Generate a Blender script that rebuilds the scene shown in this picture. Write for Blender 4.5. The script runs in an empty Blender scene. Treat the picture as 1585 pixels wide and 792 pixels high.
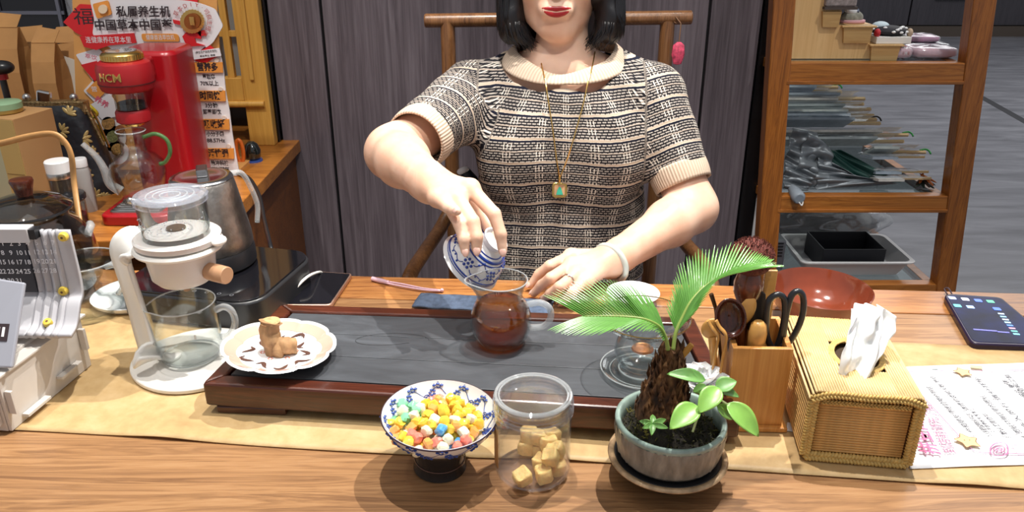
import bpy, bmesh, math, random
import numpy as np
from mathutils import Vector as V, Matrix as M, noise as mnoise
from mathutils.bvhtree import BVHTree
random.seed(7)
rng = np.random.default_rng(5)
sc = bpy.context.scene
COL = sc.collection
PI = math.pi
R = math.radians

# ------------------------------------------------------------------ camera
F, CX, CY, PITCH, CZ = 1230.0, 792.5, 396.0, R(23.5), 1.32
cd = bpy.data.cameras.new('camera')
cd.sensor_width = 36.0
cd.lens = 36.0 * F / 1585.0
cd.clip_start = .05
cam = bpy.data.objects.new('camera', cd)
cam.location = (0, 0, CZ)
cam.rotation_euler = (PI / 2 - PITCH, 0, 0)
COL.objects.link(cam)
sc.camera = cam

# ------------------------------------------------------------------ world and lamps
sc.view_settings.view_transform = 'Standard'
sc.view_settings.look = 'None'
sc.view_settings.gamma = 1.0
sc.view_settings.use_curve_mapping = False
sc.view_settings.exposure = 0.22
w = bpy.data.worlds.new('world')
sc.world = w
w.use_nodes = True
w.node_tree.nodes['Background'].inputs[0].default_value = (.93, .95, 1, 1)
w.node_tree.nodes['Background'].inputs[1].default_value = .34
sc.cycles.transparent_max_bounces = 32
sc.cycles.max_bounces = 10
sc.cycles.sample_clamp_indirect = 6.0


def spot(name, loc, target, power, angle=70, blend=.5, rad=.03, col=(1, .96, .9)):
    d = bpy.data.lights.new(name, 'SPOT')
    d.energy = power
    d.spot_size = R(angle)
    d.spot_blend = blend
    d.shadow_soft_size = rad
    d.color = col
    o = bpy.data.objects.new(name, d)
    o.location = loc
    o.rotation_euler = (V(target) - V(loc)).to_track_quat('-Z', 'Y').to_euler()
    COL.objects.link(o)


def area(name, loc, target, power, sx, sy, col=(1, .98, .95)):
    d = bpy.data.lights.new(name, 'AREA')
    d.shape = 'RECTANGLE'
    d.size, d.size_y = sx, sy
    d.energy = power
    d.color = col
    o = bpy.data.objects.new(name, d)
    o.location = loc
    o.rotation_euler = (V(target) - V(loc)).to_track_quat('-Z', 'Y').to_euler()
    COL.objects.link(o)


spot('track_spot', (-.05, 1.0, 2.75), (.1, .75, .76), 118, 75, .4, .014)
spot('track_spot', (.62, 1.35, 2.75), (-.08, .84, .76), 165, 50, .5, .014)
spot('track_spot', (.25, .1, 2.75), (.1, 1.40, .95), 55, 42, .6)
spot('track_spot', (-.75, .7, 2.75), (-.72, 1.35, .9), 60, 55, .6)
spot('track_spot', (1.3, 1.2, 2.8), (1.1, 2.3, .7), 62, 60)
area('added_area_light', (3.5, 5.5, 3.2), (3.5, 5.5, 0), 95, 3, 4)  # unseen area light, added to brighten the far floor
area('added_area_light', (-.2, .4, 3.0), (0, 1.0, .8), 4, 1.6, 1.2)  # weak area light added above the table front, no fixture there


# ------------------------------------------------------------------ photo geometry
def ray(px, py):
    x, y = (px - CX) / F, -(py - CY) / F
    return V((x, math.cos(PITCH) + y * math.sin(PITCH), -math.sin(PITCH) + y * math.cos(PITCH)))


def at(px, py, z):
    d = ray(px, py)
    t = (z - CZ) / d.z
    return V((d.x * t, d.y * t, z))


def aty(px, py, y):
    d = ray(px, py)
    t = y / d.y
    return V((d.x * t, y, CZ + d.z * t))


def pt(px, py, t):
    d = ray(px, py)
    return V((d.x * t, d.y * t, CZ + d.z * t))


# ------------------------------------------------------------------ mesh builder
class G:
    def __init__(s):
        s.v, s.f, s.m = [], [], []

    def add(s, vs, fs, mi=0):
        o = len(s.v)
        s.v += [tuple(v) for v in vs]
        s.f += [tuple(i + o for i in f) for f in fs]
        s.m += [mi] * len(fs)
        return s

    def box(s, c, size, rot=None, mi=0, taper=1.0):
        hx, hy, hz = size[0] / 2, size[1] / 2, size[2] / 2
        vs = []
        for z, k in ((-hz, 1), (hz, taper)):
            vs += [V((-hx * k, -hy * k, z)), V((hx * k, -hy * k, z)), V((hx * k, hy * k, z)), V((-hx * k, hy * k, z))]
        if rot is not None:
            vs = [rot @ v for v in vs]
        vs = [v + V(c) for v in vs]
        return s.add(vs, [(3, 2, 1, 0), (4, 5, 6, 7), (0, 1, 5, 4), (1, 2, 6, 5), (2, 3, 7, 6), (3, 0, 4, 7)], mi)

    def span(s, a, b, mi=0):
        a, b = V(a), V(b)
        return s.box((a + b) / 2, [abs(x) for x in (b - a)], mi=mi)

    def lathe(s, prof, n=48, mi=0, c=(0, 0, 0), sx=1, sy=1, closed=False):
        vs, fs, rows = [], [], []
        for r, z in prof:
            if r <= 1e-6:
                rows.append([len(vs)])
                vs.append((c[0], c[1], c[2] + z))
            else:
                rows.append(list(range(len(vs), len(vs) + n)))
                for i in range(n):
                    a = 2 * PI * i / n
                    vs.append((c[0] + r * sx * math.cos(a), c[1] + r * sy * math.sin(a), c[2] + z))
        pairs = list(zip(rows, rows[1:]))
        if closed:
            pairs.append((rows[-1], rows[0]))
        for A, B in pairs:
            for i in range(n):
                j = (i + 1) % n
                if len(A) == 1 and len(B) == 1:
                    break
                if len(A) == 1:
                    fs.append((A[0], B[j], B[i]))
                elif len(B) == 1:
                    fs.append((A[i], A[j], B[0]))
                else:
                    fs.append((A[i], A[j], B[j], B[i]))
        return s.add(vs, fs, mi)

    def tube(s, pts, r, n=10, cap=True, closed=False, mi=0, flat=1.0, up=None):
        pts = [V(p) for p in pts]
        k = len(pts)
        rs = list(r) if hasattr(r, '__len__') else [r] * k
        tang = []
        for i in range(k):
            a = pts[(i - 1) % k] if (closed or i > 0) else pts[i]
            b = pts[(i + 1) % k] if (closed or i < k - 1) else pts[i]
            t = (b - a)
            tang.append(t.normalized() if t.length > 1e-9 else V((0, 0, 1)))
        nrm = V(up) if up is not None else (V((0, 0, 1)) if abs(tang[0].z) < .9 else V((1, 0, 0)))
        vs, fs = [], []
        for i in range(k):
            t = tang[i]
            nrm = (nrm - t * nrm.dot(t))
            nrm = nrm.normalized() if nrm.length > 1e-6 else t.orthogonal().normalized()
            b = t.cross(nrm)
            for j in range(n):
                a = 2 * PI * j / n
                vs.append(pts[i] + (b * math.cos(a) + nrm * math.sin(a) * flat) * rs[i])
            if up is not None:
                nrm = V(up)
        m = k if closed else k - 1
        for i in range(m):
            i2 = (i + 1) % k
            for j in range(n):
                j2 = (j + 1) % n
                fs.append((i * n + j, i * n + j2, i2 * n + j2, i2 * n + j))
        if cap and not closed:
            fs.append(tuple(range(n - 1, -1, -1)))
            fs.append(tuple((k - 1) * n + j for j in range(n)))
        return s.add(vs, fs, mi)

    def prism(s, poly, z0, z1, mi=0):
        n = len(poly)
        ar = sum(poly[i][0] * poly[(i + 1) % n][1] - poly[(i + 1) % n][0] * poly[i][1] for i in range(n))
        if ar < 0:
            poly = poly[::-1]
        vs = [(p[0], p[1], z0) for p in poly] + [(p[0], p[1], z1) for p in poly]
        fs = [tuple(range(n - 1, -1, -1)), tuple(range(n, 2 * n))]
        fs += [(i, (i + 1) % n, n + (i + 1) % n, n + i) for i in range(n)]
        return s.add(vs, fs, mi)

    def ball(s, c, r, n=16, m=10, mi=0, rot=None):
        r = r if hasattr(r, '__len__') else (r, r, r)
        g = G().lathe([(math.sin(PI * i / m), -math.cos(PI * i / m)) for i in range(m + 1)], n)
        vs = [V((x * r[0], y * r[1], z * r[2])) for x, y, z in g.v]
        if rot is not None:
            vs = [rot @ v for v in vs]
        return s.add([v + V(c) for v in vs], g.f, mi)

    def grid(s, fn, nu, nv, cu=False, mi=0):
        vs = [fn(i / (nu if cu else nu - 1), j / (nv - 1)) for j in range(nv) for i in range(nu)]
        fs = []
        for j in range(nv - 1):
            for i in range(nu if cu else nu - 1):
                i2 = (i + 1) % nu
                fs.append((j * nu + i, j * nu + i2, (j + 1) * nu + i2, (j + 1) * nu + i))
        return s.add(vs, fs, mi)

    def xf(s, m):
        s.v = [tuple(m @ V(v)) for v in s.v]
        return s

    def join(s, o):
        return s.add(o.v, o.f)


def rotm(x=0, y=0, z=0):
    return M.Rotation(R(z), 3, 'Z') @ M.Rotation(R(y), 3, 'Y') @ M.Rotation(R(x), 3, 'X')


def rrect(w, d, r, n=6, cx=0, cy=0):
    out = []
    for qx, qy, a0 in ((1, 1, 0), (-1, 1, 90), (-1, -1, 180), (1, -1, 270)):
        for i in range(n + 1):
            a = R(a0 + 90 * i / n)
            out.append((cx + qx * (w / 2 - r) + r * math.cos(a), cy + qy * (d / 2 - r) + r * math.sin(a)))
    return out


def spline(pts, n=8, closed=False):
    pts = [V(p) for p in pts]
    k = len(pts)
    out = []
    for i in range(k if closed else k - 1):
        p1, p2 = pts[i], pts[(i + 1) % k]
        p0 = pts[(i - 1) % k] if (closed or i > 0) else p1 * 2 - p2
        p3 = pts[(i + 2) % k] if (closed or i + 2 < k) else p2 * 2 - p1
        for j in range(n):
            t = j / n
            out.append(.5 * ((2 * p1) + (p2 - p0) * t + (2 * p0 - 5 * p1 + 4 * p2 - p3) * t * t + (3 * p1 - p0 - 3 * p2 + p3) * t ** 3))
    if not closed:
        out.append(pts[-1])
    return out


def ob(name, g, mat, parent=None, smooth=40, bevel=0, sub=0, solid=0, loc=None, rot=None, kind=None, label=None):
    me = bpy.data.meshes.new(name)
    me.from_pydata([tuple(v) for v in g.v], [], g.f)
    mats = mat if isinstance(mat, (list, tuple)) else [mat]
    for x in mats:
        me.materials.append(x)
    if len(mats) > 1:
        me.polygons.foreach_set('material_index', g.m)
    if smooth:
        me.shade_smooth()
        if smooth < 180:
            me.set_sharp_from_angle(angle=R(smooth))
    me.update()
    o = bpy.data.objects.new(name, me)
    COL.objects.link(o)
    if parent is not None:
        o.parent = parent
    if loc is not None:
        o.location = loc
    if rot is not None:
        o.rotation_euler = rot
    if bevel:
        b = o.modifiers.new('bevel', 'BEVEL')
        b.width = bevel
        b.segments = 2
        b.limit_method = 'ANGLE'
        b.angle_limit = R(40)
        b.harden_normals = False
    if solid:
        b = o.modifiers.new('solid', 'SOLIDIFY')
        b.thickness = solid
        b.offset = 0
    if sub:
        b = o.modifiers.new('sub', 'SUBSURF')
        b.levels = b.render_levels = sub
    if kind:
        o['kind'] = kind
    if label:
        o['label'] = label
    return o


def tag(o, label, cat, group=None, kind=None):
    o['label'] = label
    o['category'] = cat
    if group:
        o['group'] = group
    if kind:
        o['kind'] = kind
    return o


def thing(name, label, cat, loc=(0, 0, 0), rz=0, group=None, rot=None):
    o = bpy.data.objects.new(name, None)
    o.empty_display_size = .02
    COL.objects.link(o)
    o.location = loc
    o.rotation_euler = rot if rot is not None else (0, 0, R(rz))
    return tag(o, label, cat, group)


def struct(name, g, mat, parent=None, **kw):
    o = ob(name, g, mat, parent, **kw)
    if parent is None:
        o['kind'] = 'structure'
    return o


def dup(root, loc=None, rot=None, label=None, group=None):
    r = root.copy()
    COL.objects.link(r)
    if loc is not None:
        r.location = loc
    if rot is not None:
        r.rotation_euler = rot
    if label:
        r['label'] = label
    if group:
        r['group'] = group
    for ch in list(root.children):
        c = ch.copy()
        COL.objects.link(c)
        c.parent = r
        for g in ch.children:
            d = g.copy()
            COL.objects.link(d)
            d.parent = c
    return r


# ------------------------------------------------------------------ materials
class E:
    """a node socket that can be added, multiplied, compared"""
    def __init__(s, nt, o):
        s.nt, s.o = nt, o

    def _m(s, op, *a):
        n = s.nt.nodes.new('ShaderNodeMath')
        n.operation = op
        for i, x in enumerate((s,) + a):
            if isinstance(x, E):
                s.nt.links.new(x.o, n.inputs[i])
            else:
                n.inputs[i].default_value = x
        return E(s.nt, n.outputs[0])

    def __add__(s, b): return s._m('ADD', b)
    def __sub__(s, b): return s._m('SUBTRACT', b)
    def __mul__(s, b): return s._m('MULTIPLY', b)
    def __truediv__(s, b): return s._m('DIVIDE', b)
    def __gt__(s, b): return s._m('GREATER_THAN', b)
    def __lt__(s, b): return s._m('LESS_THAN', b)
    def fract(s): return s._m('FRACT')
    def floor(s): return s._m('FLOOR')
    def abs(s): return s._m('ABSOLUTE')
    def sin(s): return s._m('SINE')
    def pow(s, b): return s._m('POWER', b)
    def max(s, b): return s._m('MAXIMUM', b)
    def min(s, b): return s._m('MINIMUM', b)
    def inv(s): return (s * -1.0) + 1.0


MATS = {}


def new_mat(name):
    m = bpy.data.materials.new(name)
    m.use_nodes = True
    nt = m.node_tree
    b = nt.nodes['Principled BSDF']
    return m, nt, b


def c4(c):
    return (c[0], c[1], c[2], 1)


def hexc(h):
    r = [int(h[i:i + 2], 16) / 255 for i in (0, 2, 4)]
    return tuple(x / 12.92 if x <= .04045 else ((x + .055) / 1.055) ** 2.4 for x in r)


def tex_coord(nt, out='Object', scale=(1, 1, 1), rot=(0, 0, 0)):
    tc = nt.nodes.new('ShaderNodeTexCoord')
    mp = nt.nodes.new('ShaderNodeMapping')
    mp.inputs['Scale'].default_value = scale
    mp.inputs['Rotation'].default_value = rot
    nt.links.new(tc.outputs[out], mp.inputs[0])
    return mp.outputs[0]


def noise_tex(nt, vec, scale, detail=4, rough=.55, dist=0):
    n = nt.nodes.new('ShaderNodeTexNoise')
    n.inputs['Scale'].default_value = scale
    n.inputs['Detail'].default_value = detail
    n.inputs['Roughness'].default_value = rough
    n.inputs['Distortion'].default_value = dist
    if vec is not None:
        nt.links.new(vec, n.inputs['Vector'])
    return n.outputs['Fac']


def ramp(nt, fac, stops, interp='LINEAR'):
    n = nt.nodes.new('ShaderNodeValToRGB')
    n.color_ramp.interpolation = interp
    el = n.color_ramp.elements
    while len(el) < len(stops):
        el.new(.5)
    for e, (p, c) in zip(el, stops):
        e.position = p
        e.color = c4(c)
    nt.links.new(fac.o if isinstance(fac, E) else fac, n.inputs[0])
    return n.outputs[0]


def mixc(nt, fac, a, b):
    n = nt.nodes.new('ShaderNodeMix')
    n.data_type = 'RGBA'
    for s, x in ((n.inputs[0], fac), (n.inputs[6], a), (n.inputs[7], b)):
        if isinstance(x, E):
            nt.links.new(x.o, s)
        elif isinstance(x, bpy.types.NodeSocket):
            nt.links.new(x, s)
        elif hasattr(x, '__len__'):
            s.default_value = c4(x)
        else:
            s.default_value = x
    return n.outputs[2]


def bumpn(nt, b, h, strength, dist=.002):
    n = nt.nodes.new('ShaderNodeBump')
    n.inputs['Strength'].default_value = strength
    n.inputs['Distance'].default_value = dist
    nt.links.new(h.o if isinstance(h, E) else h, n.inputs['Height'])
    nt.links.new(n.outputs[0], b.inputs['Normal'])


def pbr(name, col, rough=.5, metal=0, var=0, vs=30, bump=0, bs=80, coat=0, spec=.5, sss=0, emit=0, stretch=(1, 1, 1)):
    if name in MATS:
        return MATS[name]
    m, nt, b = new_mat(name)
    b.inputs['Base Color'].default_value = c4(col)
    b.inputs['Roughness'].default_value = rough
    b.inputs['Metallic'].default_value = metal
    b.inputs['Specular IOR Level'].default_value = spec
    b.inputs['Coat Weight'].default_value = coat
    b.inputs['Coat Roughness'].default_value = .06
    if sss:
        b.inputs['Subsurface Weight'].default_value = sss
        b.inputs['Subsurface Radius'].default_value = (.008, .003, .0015)
        b.inputs['Subsurface Scale'].default_value = 1.0
    if emit:
        b.inputs['Emission Color'].default_value = c4(col)
        b.inputs['Emission Strength'].default_value = emit
    if var or bump:
        vec = tex_coord(nt, scale=stretch)
        if var:
            f = noise_tex(nt, vec, vs)
            d = tuple(max(0, x * (1 - var)) for x in col)
            l = tuple(min(1, x * (1 + var)) for x in col)
            nt.links.new(ramp(nt, f, [(.3, d), (.7, l)]), b.inputs['Base Color'])
        if bump:
            bumpn(nt, b, noise_tex(nt, vec, bs), bump)
    MATS[name] = m
    return m


def wood(name, c1, c2, axis=0, s=1.0, rough=.4, coat=0, c3=None, grain=1.0, bump=.15):
    if name in MATS:
        return MATS[name]
    m, nt, b = new_mat(name)
    sc_ = [14 * s, 14 * s, 14 * s]
    sc_[axis] = 1.0 * s
    vec = tex_coord(nt, scale=sc_)
    f1 = E(nt, noise_tex(nt, vec, 3.0, 6, .6, .8))
    sc2 = [120 * s, 120 * s, 120 * s]
    sc2[axis] = 3.0 * s
    f2 = E(nt, noise_tex(nt, tex_coord(nt, scale=sc2), 2.0, 3, .6))
    wv = ((f1 * 9.0).fract() - .5).abs() * 2.0
    fac = f1 * .55 + wv * .2 * grain + f2 * .45 - .1
    col = ramp(nt, fac, [(.25, c1), (.55, c2), (.85, c3 or tuple(min(1, x * 1.25) for x in c2))])
    nt.links.new(col, b.inputs['Base Color'])
    b.inputs['Roughness'].default_value = rough
    b.inputs['Coat Weight'].default_value = coat
    b.inputs['Coat Roughness'].default_value = .12
    if bump:
        bumpn(nt, b, fac, bump, .001)
    MATS[name] = m
    return m


def glass(name, tint=(1, 1, 1), edge=(.55, .6, .6), refl=.05, rough=.02, power=2.2, emax=.75, body=None):
    """thin clear wall: transparent face-on, darker and glossier edge-on"""
    if name in MATS:
        return MATS[name]
    m, nt, b = new_mat(name)
    nt.nodes.remove(b)
    out = nt.nodes['Material Output']
    lw = nt.nodes.new('ShaderNodeLayerWeight')
    lw.inputs[0].default_value = .5
    fc = E(nt, lw.outputs['Facing'])
    tr = nt.nodes.new('ShaderNodeBsdfTransparent')
    nt.links.new(mixc(nt, fc.pow(power) * emax, tint, edge), tr.inputs[0])
    gl = nt.nodes.new('ShaderNodeBsdfGlossy')
    gl.inputs['Roughness'].default_value = rough
    gl.inputs[0].default_value = (.95, .97, 1, 1)
    mx = nt.nodes.new('ShaderNodeMixShader')
    nt.links.new((fc.pow(4.0) * .8 + refl).o, mx.inputs[0])
    nt.links.new(tr.outputs[0], mx.inputs[1])
    nt.links.new(gl.outputs[0], mx.inputs[2])
    last = mx.outputs[0]
    if body:
        df = nt.nodes.new('ShaderNodeBsdfDiffuse')
        df.inputs[0].default_value = c4(body[:3])
        mx2 = nt.nodes.new('ShaderNodeMixShader')
        mx2.inputs[0].default_value = body[3]
        nt.links.new(last, mx2.inputs[1])
        nt.links.new(df.outputs[0], mx2.inputs[2])
        last = mx2.outputs[0]
    nt.links.new(last, out.inputs[0])
    MATS[name] = m
    return m


GLASS = glass('clear_glass', (.97, .985, .98), (.40, .45, .45), .055, .015, 2.6, .8)
PLAST = glass('clear_plastic', (.985, .985, .99), (.7, .7, .72), .07, .04, body=(.85, .86, .9, .025))
GLASSR = glass('glass_rod', (.93, .95, .95), (.5, .55, .55), .16, .03, 1.5, .6, body=(.92, .94, .95, .22))  # white mixed in to imitate bright highlights on glass edges
SMOKE = glass('smoked_glass', (.66, .65, .62), (.16, .16, .16), .10)
SLEEVE = glass('plastic_sleeve', (.85, .87, .88), (.6, .62, .65), .12, .12, body=(.8, .82, .85, .22))
WHITE = pbr('white_porcelain', (.86, .87, .88), .12, coat=.4)
WPLAS = pbr('white_plastic', (.82, .80, .75), .35)
BLACK = pbr('black_plastic', (.012, .012, .014), .3)
STEEL = pbr('brushed_steel', (.55, .54, .52), .28, 1, bump=.1, bs=400)
GOLD = pbr('gold_metal', (.75, .5, .16), .25, 1)
INK = pbr('dark_ink', (.05, .03, .03), .7)
TEXTS = []


def text(s, size, mat, parent, loc, rot=(PI / 2, 0, 0), bold=0, name='lettering', align='CENTER', squash=1.0, shear=0, track=1.0, ext=.0001):
    cu = bpy.data.curves.new('lettering', 'FONT')
    cu.body = s
    cu.size = size
    cu.align_x = align
    cu.align_y = 'CENTER'
    cu.offset = bold
    cu.extrude = ext
    cu.resolution_u = 2
    cu.shear = shear
    cu.space_character = track
    cu.space_line = .95
    o = bpy.data.objects.new('tmp_text', cu)
    COL.objects.link(o)
    dg = bpy.context.evaluated_depsgraph_get()
    me = bpy.data.meshes.new_from_object(o.evaluated_get(dg))
    me.name = 'lettering'
    bpy.data.objects.remove(o)
    bpy.data.curves.remove(cu)
    me.materials.clear()
    me.materials.append(mat)
    t = bpy.data.objects.new(name, me)
    COL.objects.link(t)
    t.parent = parent
    t.location = loc
    t.rotation_euler = rot
    t.scale = (squash, 1, 1)
    return t
# ------------------------------------------------------------------ the setting
TZ = .76          # table top
SBZ = .79         # sideboard top
TR = -3.5         # the table stands slightly turned
TAN = wood('table_wood', hexc('6f4c31'), hexc('a1774f'), 0, .8, .38, .12, hexc('b68f66'))
TAN2 = wood('table_wood_back', hexc('7a4826'), hexc('b07641'), 0, .8, .34, .15, hexc('c59058'))
SHELFW = wood('shelf_wood', hexc('643511'), hexc('96581f'), 2, 1.0, .35, .15, hexc('b27030'))
SHELFH = wood('shelf_wood_rail', hexc('6f3f15'), hexc('a06124'), 0, 1.0, .35, .15, hexc('bc7d38'))
CHAIRW = wood('chair_wood', hexc('4a2c17'), hexc('775030'), 2, 1.0, .32, .2, hexc('8f6540'))
YEL = wood('yellow_wood', hexc('c8913e'), hexc('dfac55'), 2, .6, .45, 0, hexc('ebc072'), .5, .05)
SIDEW = wood('sideboard_wood', hexc('7a4318'), hexc('b0702f'), 0, .9, .35, .1)
PALEW = wood('pale_ply', hexc('c79d63'), hexc('dcb780'), 2, .5, .5, 0, None, .5, .03)
DARKW = wood('dark_cabinet', hexc('2c2a30'), hexc('3b383e'), 2, .5, .5)

# wall panels: purplish grey wood print
m, nt, b = new_mat('grey_wood_panel')
vec = tex_coord(nt, scale=(60, 60, 2.0))
f1 = E(nt, noise_tex(nt, vec, 2.2, 5, .65, .6))
f2 = E(nt, noise_tex(nt, tex_coord(nt, scale=(9, 9, .7)), 2, 3))
col = ramp(nt, f1 * .7 + f2 * .4 - .05, [(.28, hexc('453d42')), (.5, hexc('655b61')), (.72, hexc('7e757b'))])
nt.links.new(col, b.inputs['Base Color'])
b.inputs['Roughness'].default_value = .5
WPAN = m

m, nt, b = new_mat('grey_wood_floor')
vec = tex_coord(nt, scale=(1.5, 7, 1), rot=(0, 0, R(35)))
f1 = E(nt, noise_tex(nt, vec, 1.6, 6, .6, .5))
col = ramp(nt, f1, [(.3, hexc('5f6066')), (.55, hexc('77787f')), (.75, hexc('888990'))])
nt.links.new(col, b.inputs['Base Color'])
b.inputs['Roughness'].default_value = .38
FLOORM = m

g = G().span((-3, -1.5, -.05), (9, 9.4, 0))
struct('floor', g, FLOORM, smooth=0)
# dark inlay line and the paler tiles of the aisle
a, c = at(1519, 150, .001), at(1585, 187, .001)
d = (c - a).normalized()
g = G().tube([a - d * .02, a + d * 6], .03, 4, flat=.06)
struct('trim_1', g, pbr('floor_inlay', hexc('3c3d40'), .4), smooth=0)
wb = G().span((-.52 - .06, 1.965, 0), (.60, 2.05, 2.7))
wall = struct('wall_back', wb, pbr('wall_core', (.008, .008, .01), .5), smooth=0)
for x0, x1 in ((-.576, -.4545), (-.4475, .4635), (.4705, .590)):
    ob('panel', G().span((x0, 1.95, 0), (x1, 1.964, 2.7)), WPAN, wall, smooth=0, bevel=.0015)
ob('edge_strip', G().span((.593, 1.94, 0), (.630, 2.05, 2.7)), pbr('black_trim', (.006, .006, .007), .25), wall, smooth=0)
ob('white_strip', G().span((.631, 1.938, 0), (.639, 2.05, 2.7)), pbr('white_trim', (.75, .76, .78), .4), wall, smooth=0)
ob('edge_strip', G().span((-.615, 1.93, 0), (-.579, 2.05, 2.7)), pbr('black_trim', (.006, .006, .007), .25), wall, smooth=0)
# wall behind the left shelving
struct('wall_left', G().span((-3, 2.35, 0), (-.58, 2.45, 2.7)), pbr('left_wall_paint', hexc('8d8a88'), .6), smooth=0)
# far cabinets across the aisle
wf = struct('wall_far', G().span((-1, 9.4, 0), (9, 9.6, 3.2)), pbr('wall_core', (.008, .008, .01), .5), smooth=0)
for i in range(11):
    x0 = .2 + i * .72
    ob('panel', G().span((x0, 9.36, .12), (x0 + .70, 9.4, 3.2)), DARKW, wf, smooth=0)
struct('baseboard_far', G().span((-1, 9.3, 0), (9, 9.4, .11)), pbr('brown_skirting', hexc('4a4038'), .5), smooth=0)
hnd = thing('drawer_handle', 'slim steel bar handle on the far dark cabinet wall', 'handle', aty(1472, -2, 9.34))
ob('bar', G().box((0, 0, 0), (.34, .02, .02)), STEEL, hnd, smooth=0)
for s in (-1, 1):
    ob('post', G().box((s * .15, .03, 0), (.02, .05, .018)), STEEL, hnd, smooth=0)

# ------------------------------------------------------------------ tea table
tb = thing('tea_table', 'long brown wooden tea table of wide planks with a kraft runner on it', 'table', (0, 0, 0))
trm = M.Rotation(R(TR), 4, 'Z')
y1 = 1.2017 + .266 * math.tan(R(-TR)) * -1 + 0.0
y1 = 1.1865
for i, (ya, yb) in enumerate(((y1 - .0805, y1), (y1 - .30, y1 - .083), (y1 - .36, y1 - .3025), (y1 - .80, y1 - .3625))):
    ob('plank', G().span((-1.25, ya, TZ - .035), (1.25, yb, TZ)).xf(trm), TAN2 if i == 0 else TAN, tb, smooth=0, bevel=.0015)
ob('apron', G().span((-1.2, y1 - .75, TZ - .12), (1.2, y1 - .06, TZ - .036)).xf(trm), TAN, tb, smooth=0)
for x in (-1.1, 1.1):
    for y in (y1 - .70, y1 - .12):
        ob('leg', G().box((x, y, (TZ - .12) / 2), (.08, .08, TZ - .12)).xf(trm), TAN, tb, smooth=0)

# kraft paper runner
m, nt, b = new_mat('kraft_runner')
vec = tex_coord(nt)
f1 = E(nt, noise_tex(nt, vec, 9, 6, .65, .6))
f2 = E(nt, noise_tex(nt, vec, 60, 4, .6))
col = ramp(nt, f1 * .7 + f2 * .3, [(.3, hexc('a58558')), (.5, hexc('bf9f6e')), (.68, hexc('cfb386'))])
nt.links.new(col, b.inputs['Base Color'])
b.inputs['Roughness'].default_value = .55
v_ = nt.nodes.new('ShaderNodeTexVoronoi')
v_.inputs['Scale'].default_value = 16
v_.feature = 'DISTANCE_TO_EDGE'
nt.links.new(vec, v_.inputs['Vector'])
bumpn(nt, b, f1 + E(nt, v_.outputs['Distance']) * .6, .35, .004)
RUN = m


def runner(u, v):
    x = -.95 + 1.9 * u
    y = .305 * v + .003 * math.sin(x * 9) * (1 - v)
    z = .0006 + .0006 * (mnoise.noise(V((x * 9, y * 9, 0))) + 1)
    if v < .12:
        z += .0025 * max(0, math.sin(x * 14 + 1)) ** 6 * (1 - v / .12)
    return (x, y, z)


o = ob('table_runner', G().grid(runner, 150, 30), RUN, smooth=180, solid=.0008, loc=(0, .7195, TZ + .0005), rot=(0, 0, R(-5)))
tag(o, 'wrinkled golden kraft paper runner laid along the wooden table', 'runner')
RZ = TZ + .003    # things on the runner

# ------------------------------------------------------------------ sideboard at the left
sb = thing('sideboard', 'orange brown sideboard carrying the red herb machine and black gold bag', 'sideboard', (0, 0, 0))
ob('top_board', G().span((-1.9, 1.285, SBZ - .03), (-.535, 2.2, SBZ)), SIDEW, sb, smooth=0, bevel=.002)
ob('body', G().span((-1.88, 1.30, .06), (-.55, 2.19, SBZ - .031)), wood('sideboard_body', hexc('4d2a12'), hexc('76451d'), 0, .9, .4), sb, smooth=0)
ob('plinth', G().span((-1.86, 1.33, 0), (-.57, 2.17, .059)), BLACK, sb, smooth=0)

# yellow lattice cabinet standing on the sideboard's back
lc = thing('lattice_cabinet', 'yellow wooden cabinet with lattice doors above a dark open niche', 'cabinet', (0, 0, 0))
Yl = 1.90
ob('stile', G().span((-.643, Yl, SBZ), (-.583, Yl + .03, 1.75)), YEL, lc, smooth=0, bevel=.002)
ob('stile_moulding', G().span((-.622, Yl - .006, .95), (-.612, Yl, 1.75)), YEL, lc, smooth=0, bevel=.002)
ob('stile', G().span((-.96, Yl, SBZ), (-.90, Yl + .03, 1.75)), YEL, lc, smooth=0, bevel=.002)
ob('bottom_rail', G().span((-.90, Yl, .900), (-.643, Yl + .03, .955)), YEL, lc, smooth=0, bevel=.002)
ob('rail_moulding', G().tube([(-.90, Yl - .003, .893), (-.595, Yl - .003, .893)], .008, 10), YEL, lc)
ob('top_rail', G().span((-.90, Yl, 1.69), (-.643, Yl + .03, 1.75)), YEL, lc, smooth=0, bevel=.002)
for k, x in enumerate((-.668, -.697, -.755, -.79, -.85, -.878)):
    ob('lattice_bar', G().span((x - .008, Yl + .004, .955), (x + .008, Yl + .02, 1.69)), YEL, lc, smooth=0, bevel=.001)
for z in (1.056, 1.25, 1.45):
    ob('lattice_rail', G().span((-.90, Yl + .006, z - .007), (-.643, Yl + .018, z + .007)), YEL, lc, smooth=0, bevel=.001)
ob('back_panel', G().span((-.96, Yl + .20, .90), (-.583, Yl + .21, 1.75)), pbr('pale_cloth', hexc('a8a49e'), .8), lc, smooth=0)
ob('niche_back', G().span((-.94, Yl + .20, SBZ), (-.60, Yl + .21, .895)), BLACK, lc, smooth=0)
ob('niche_side', G().span((-.60, Yl + .03, SBZ), (-.583, Yl + .21, 1.75)), YEL, lc, smooth=0)

# ------------------------------------------------------------------ right hand display rack
rk = thing('display_rack', 'open brown wooden display rack with glass shelves beside the grey wall', 'rack', (0, 0, 0))
Ys = 1.85


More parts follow.
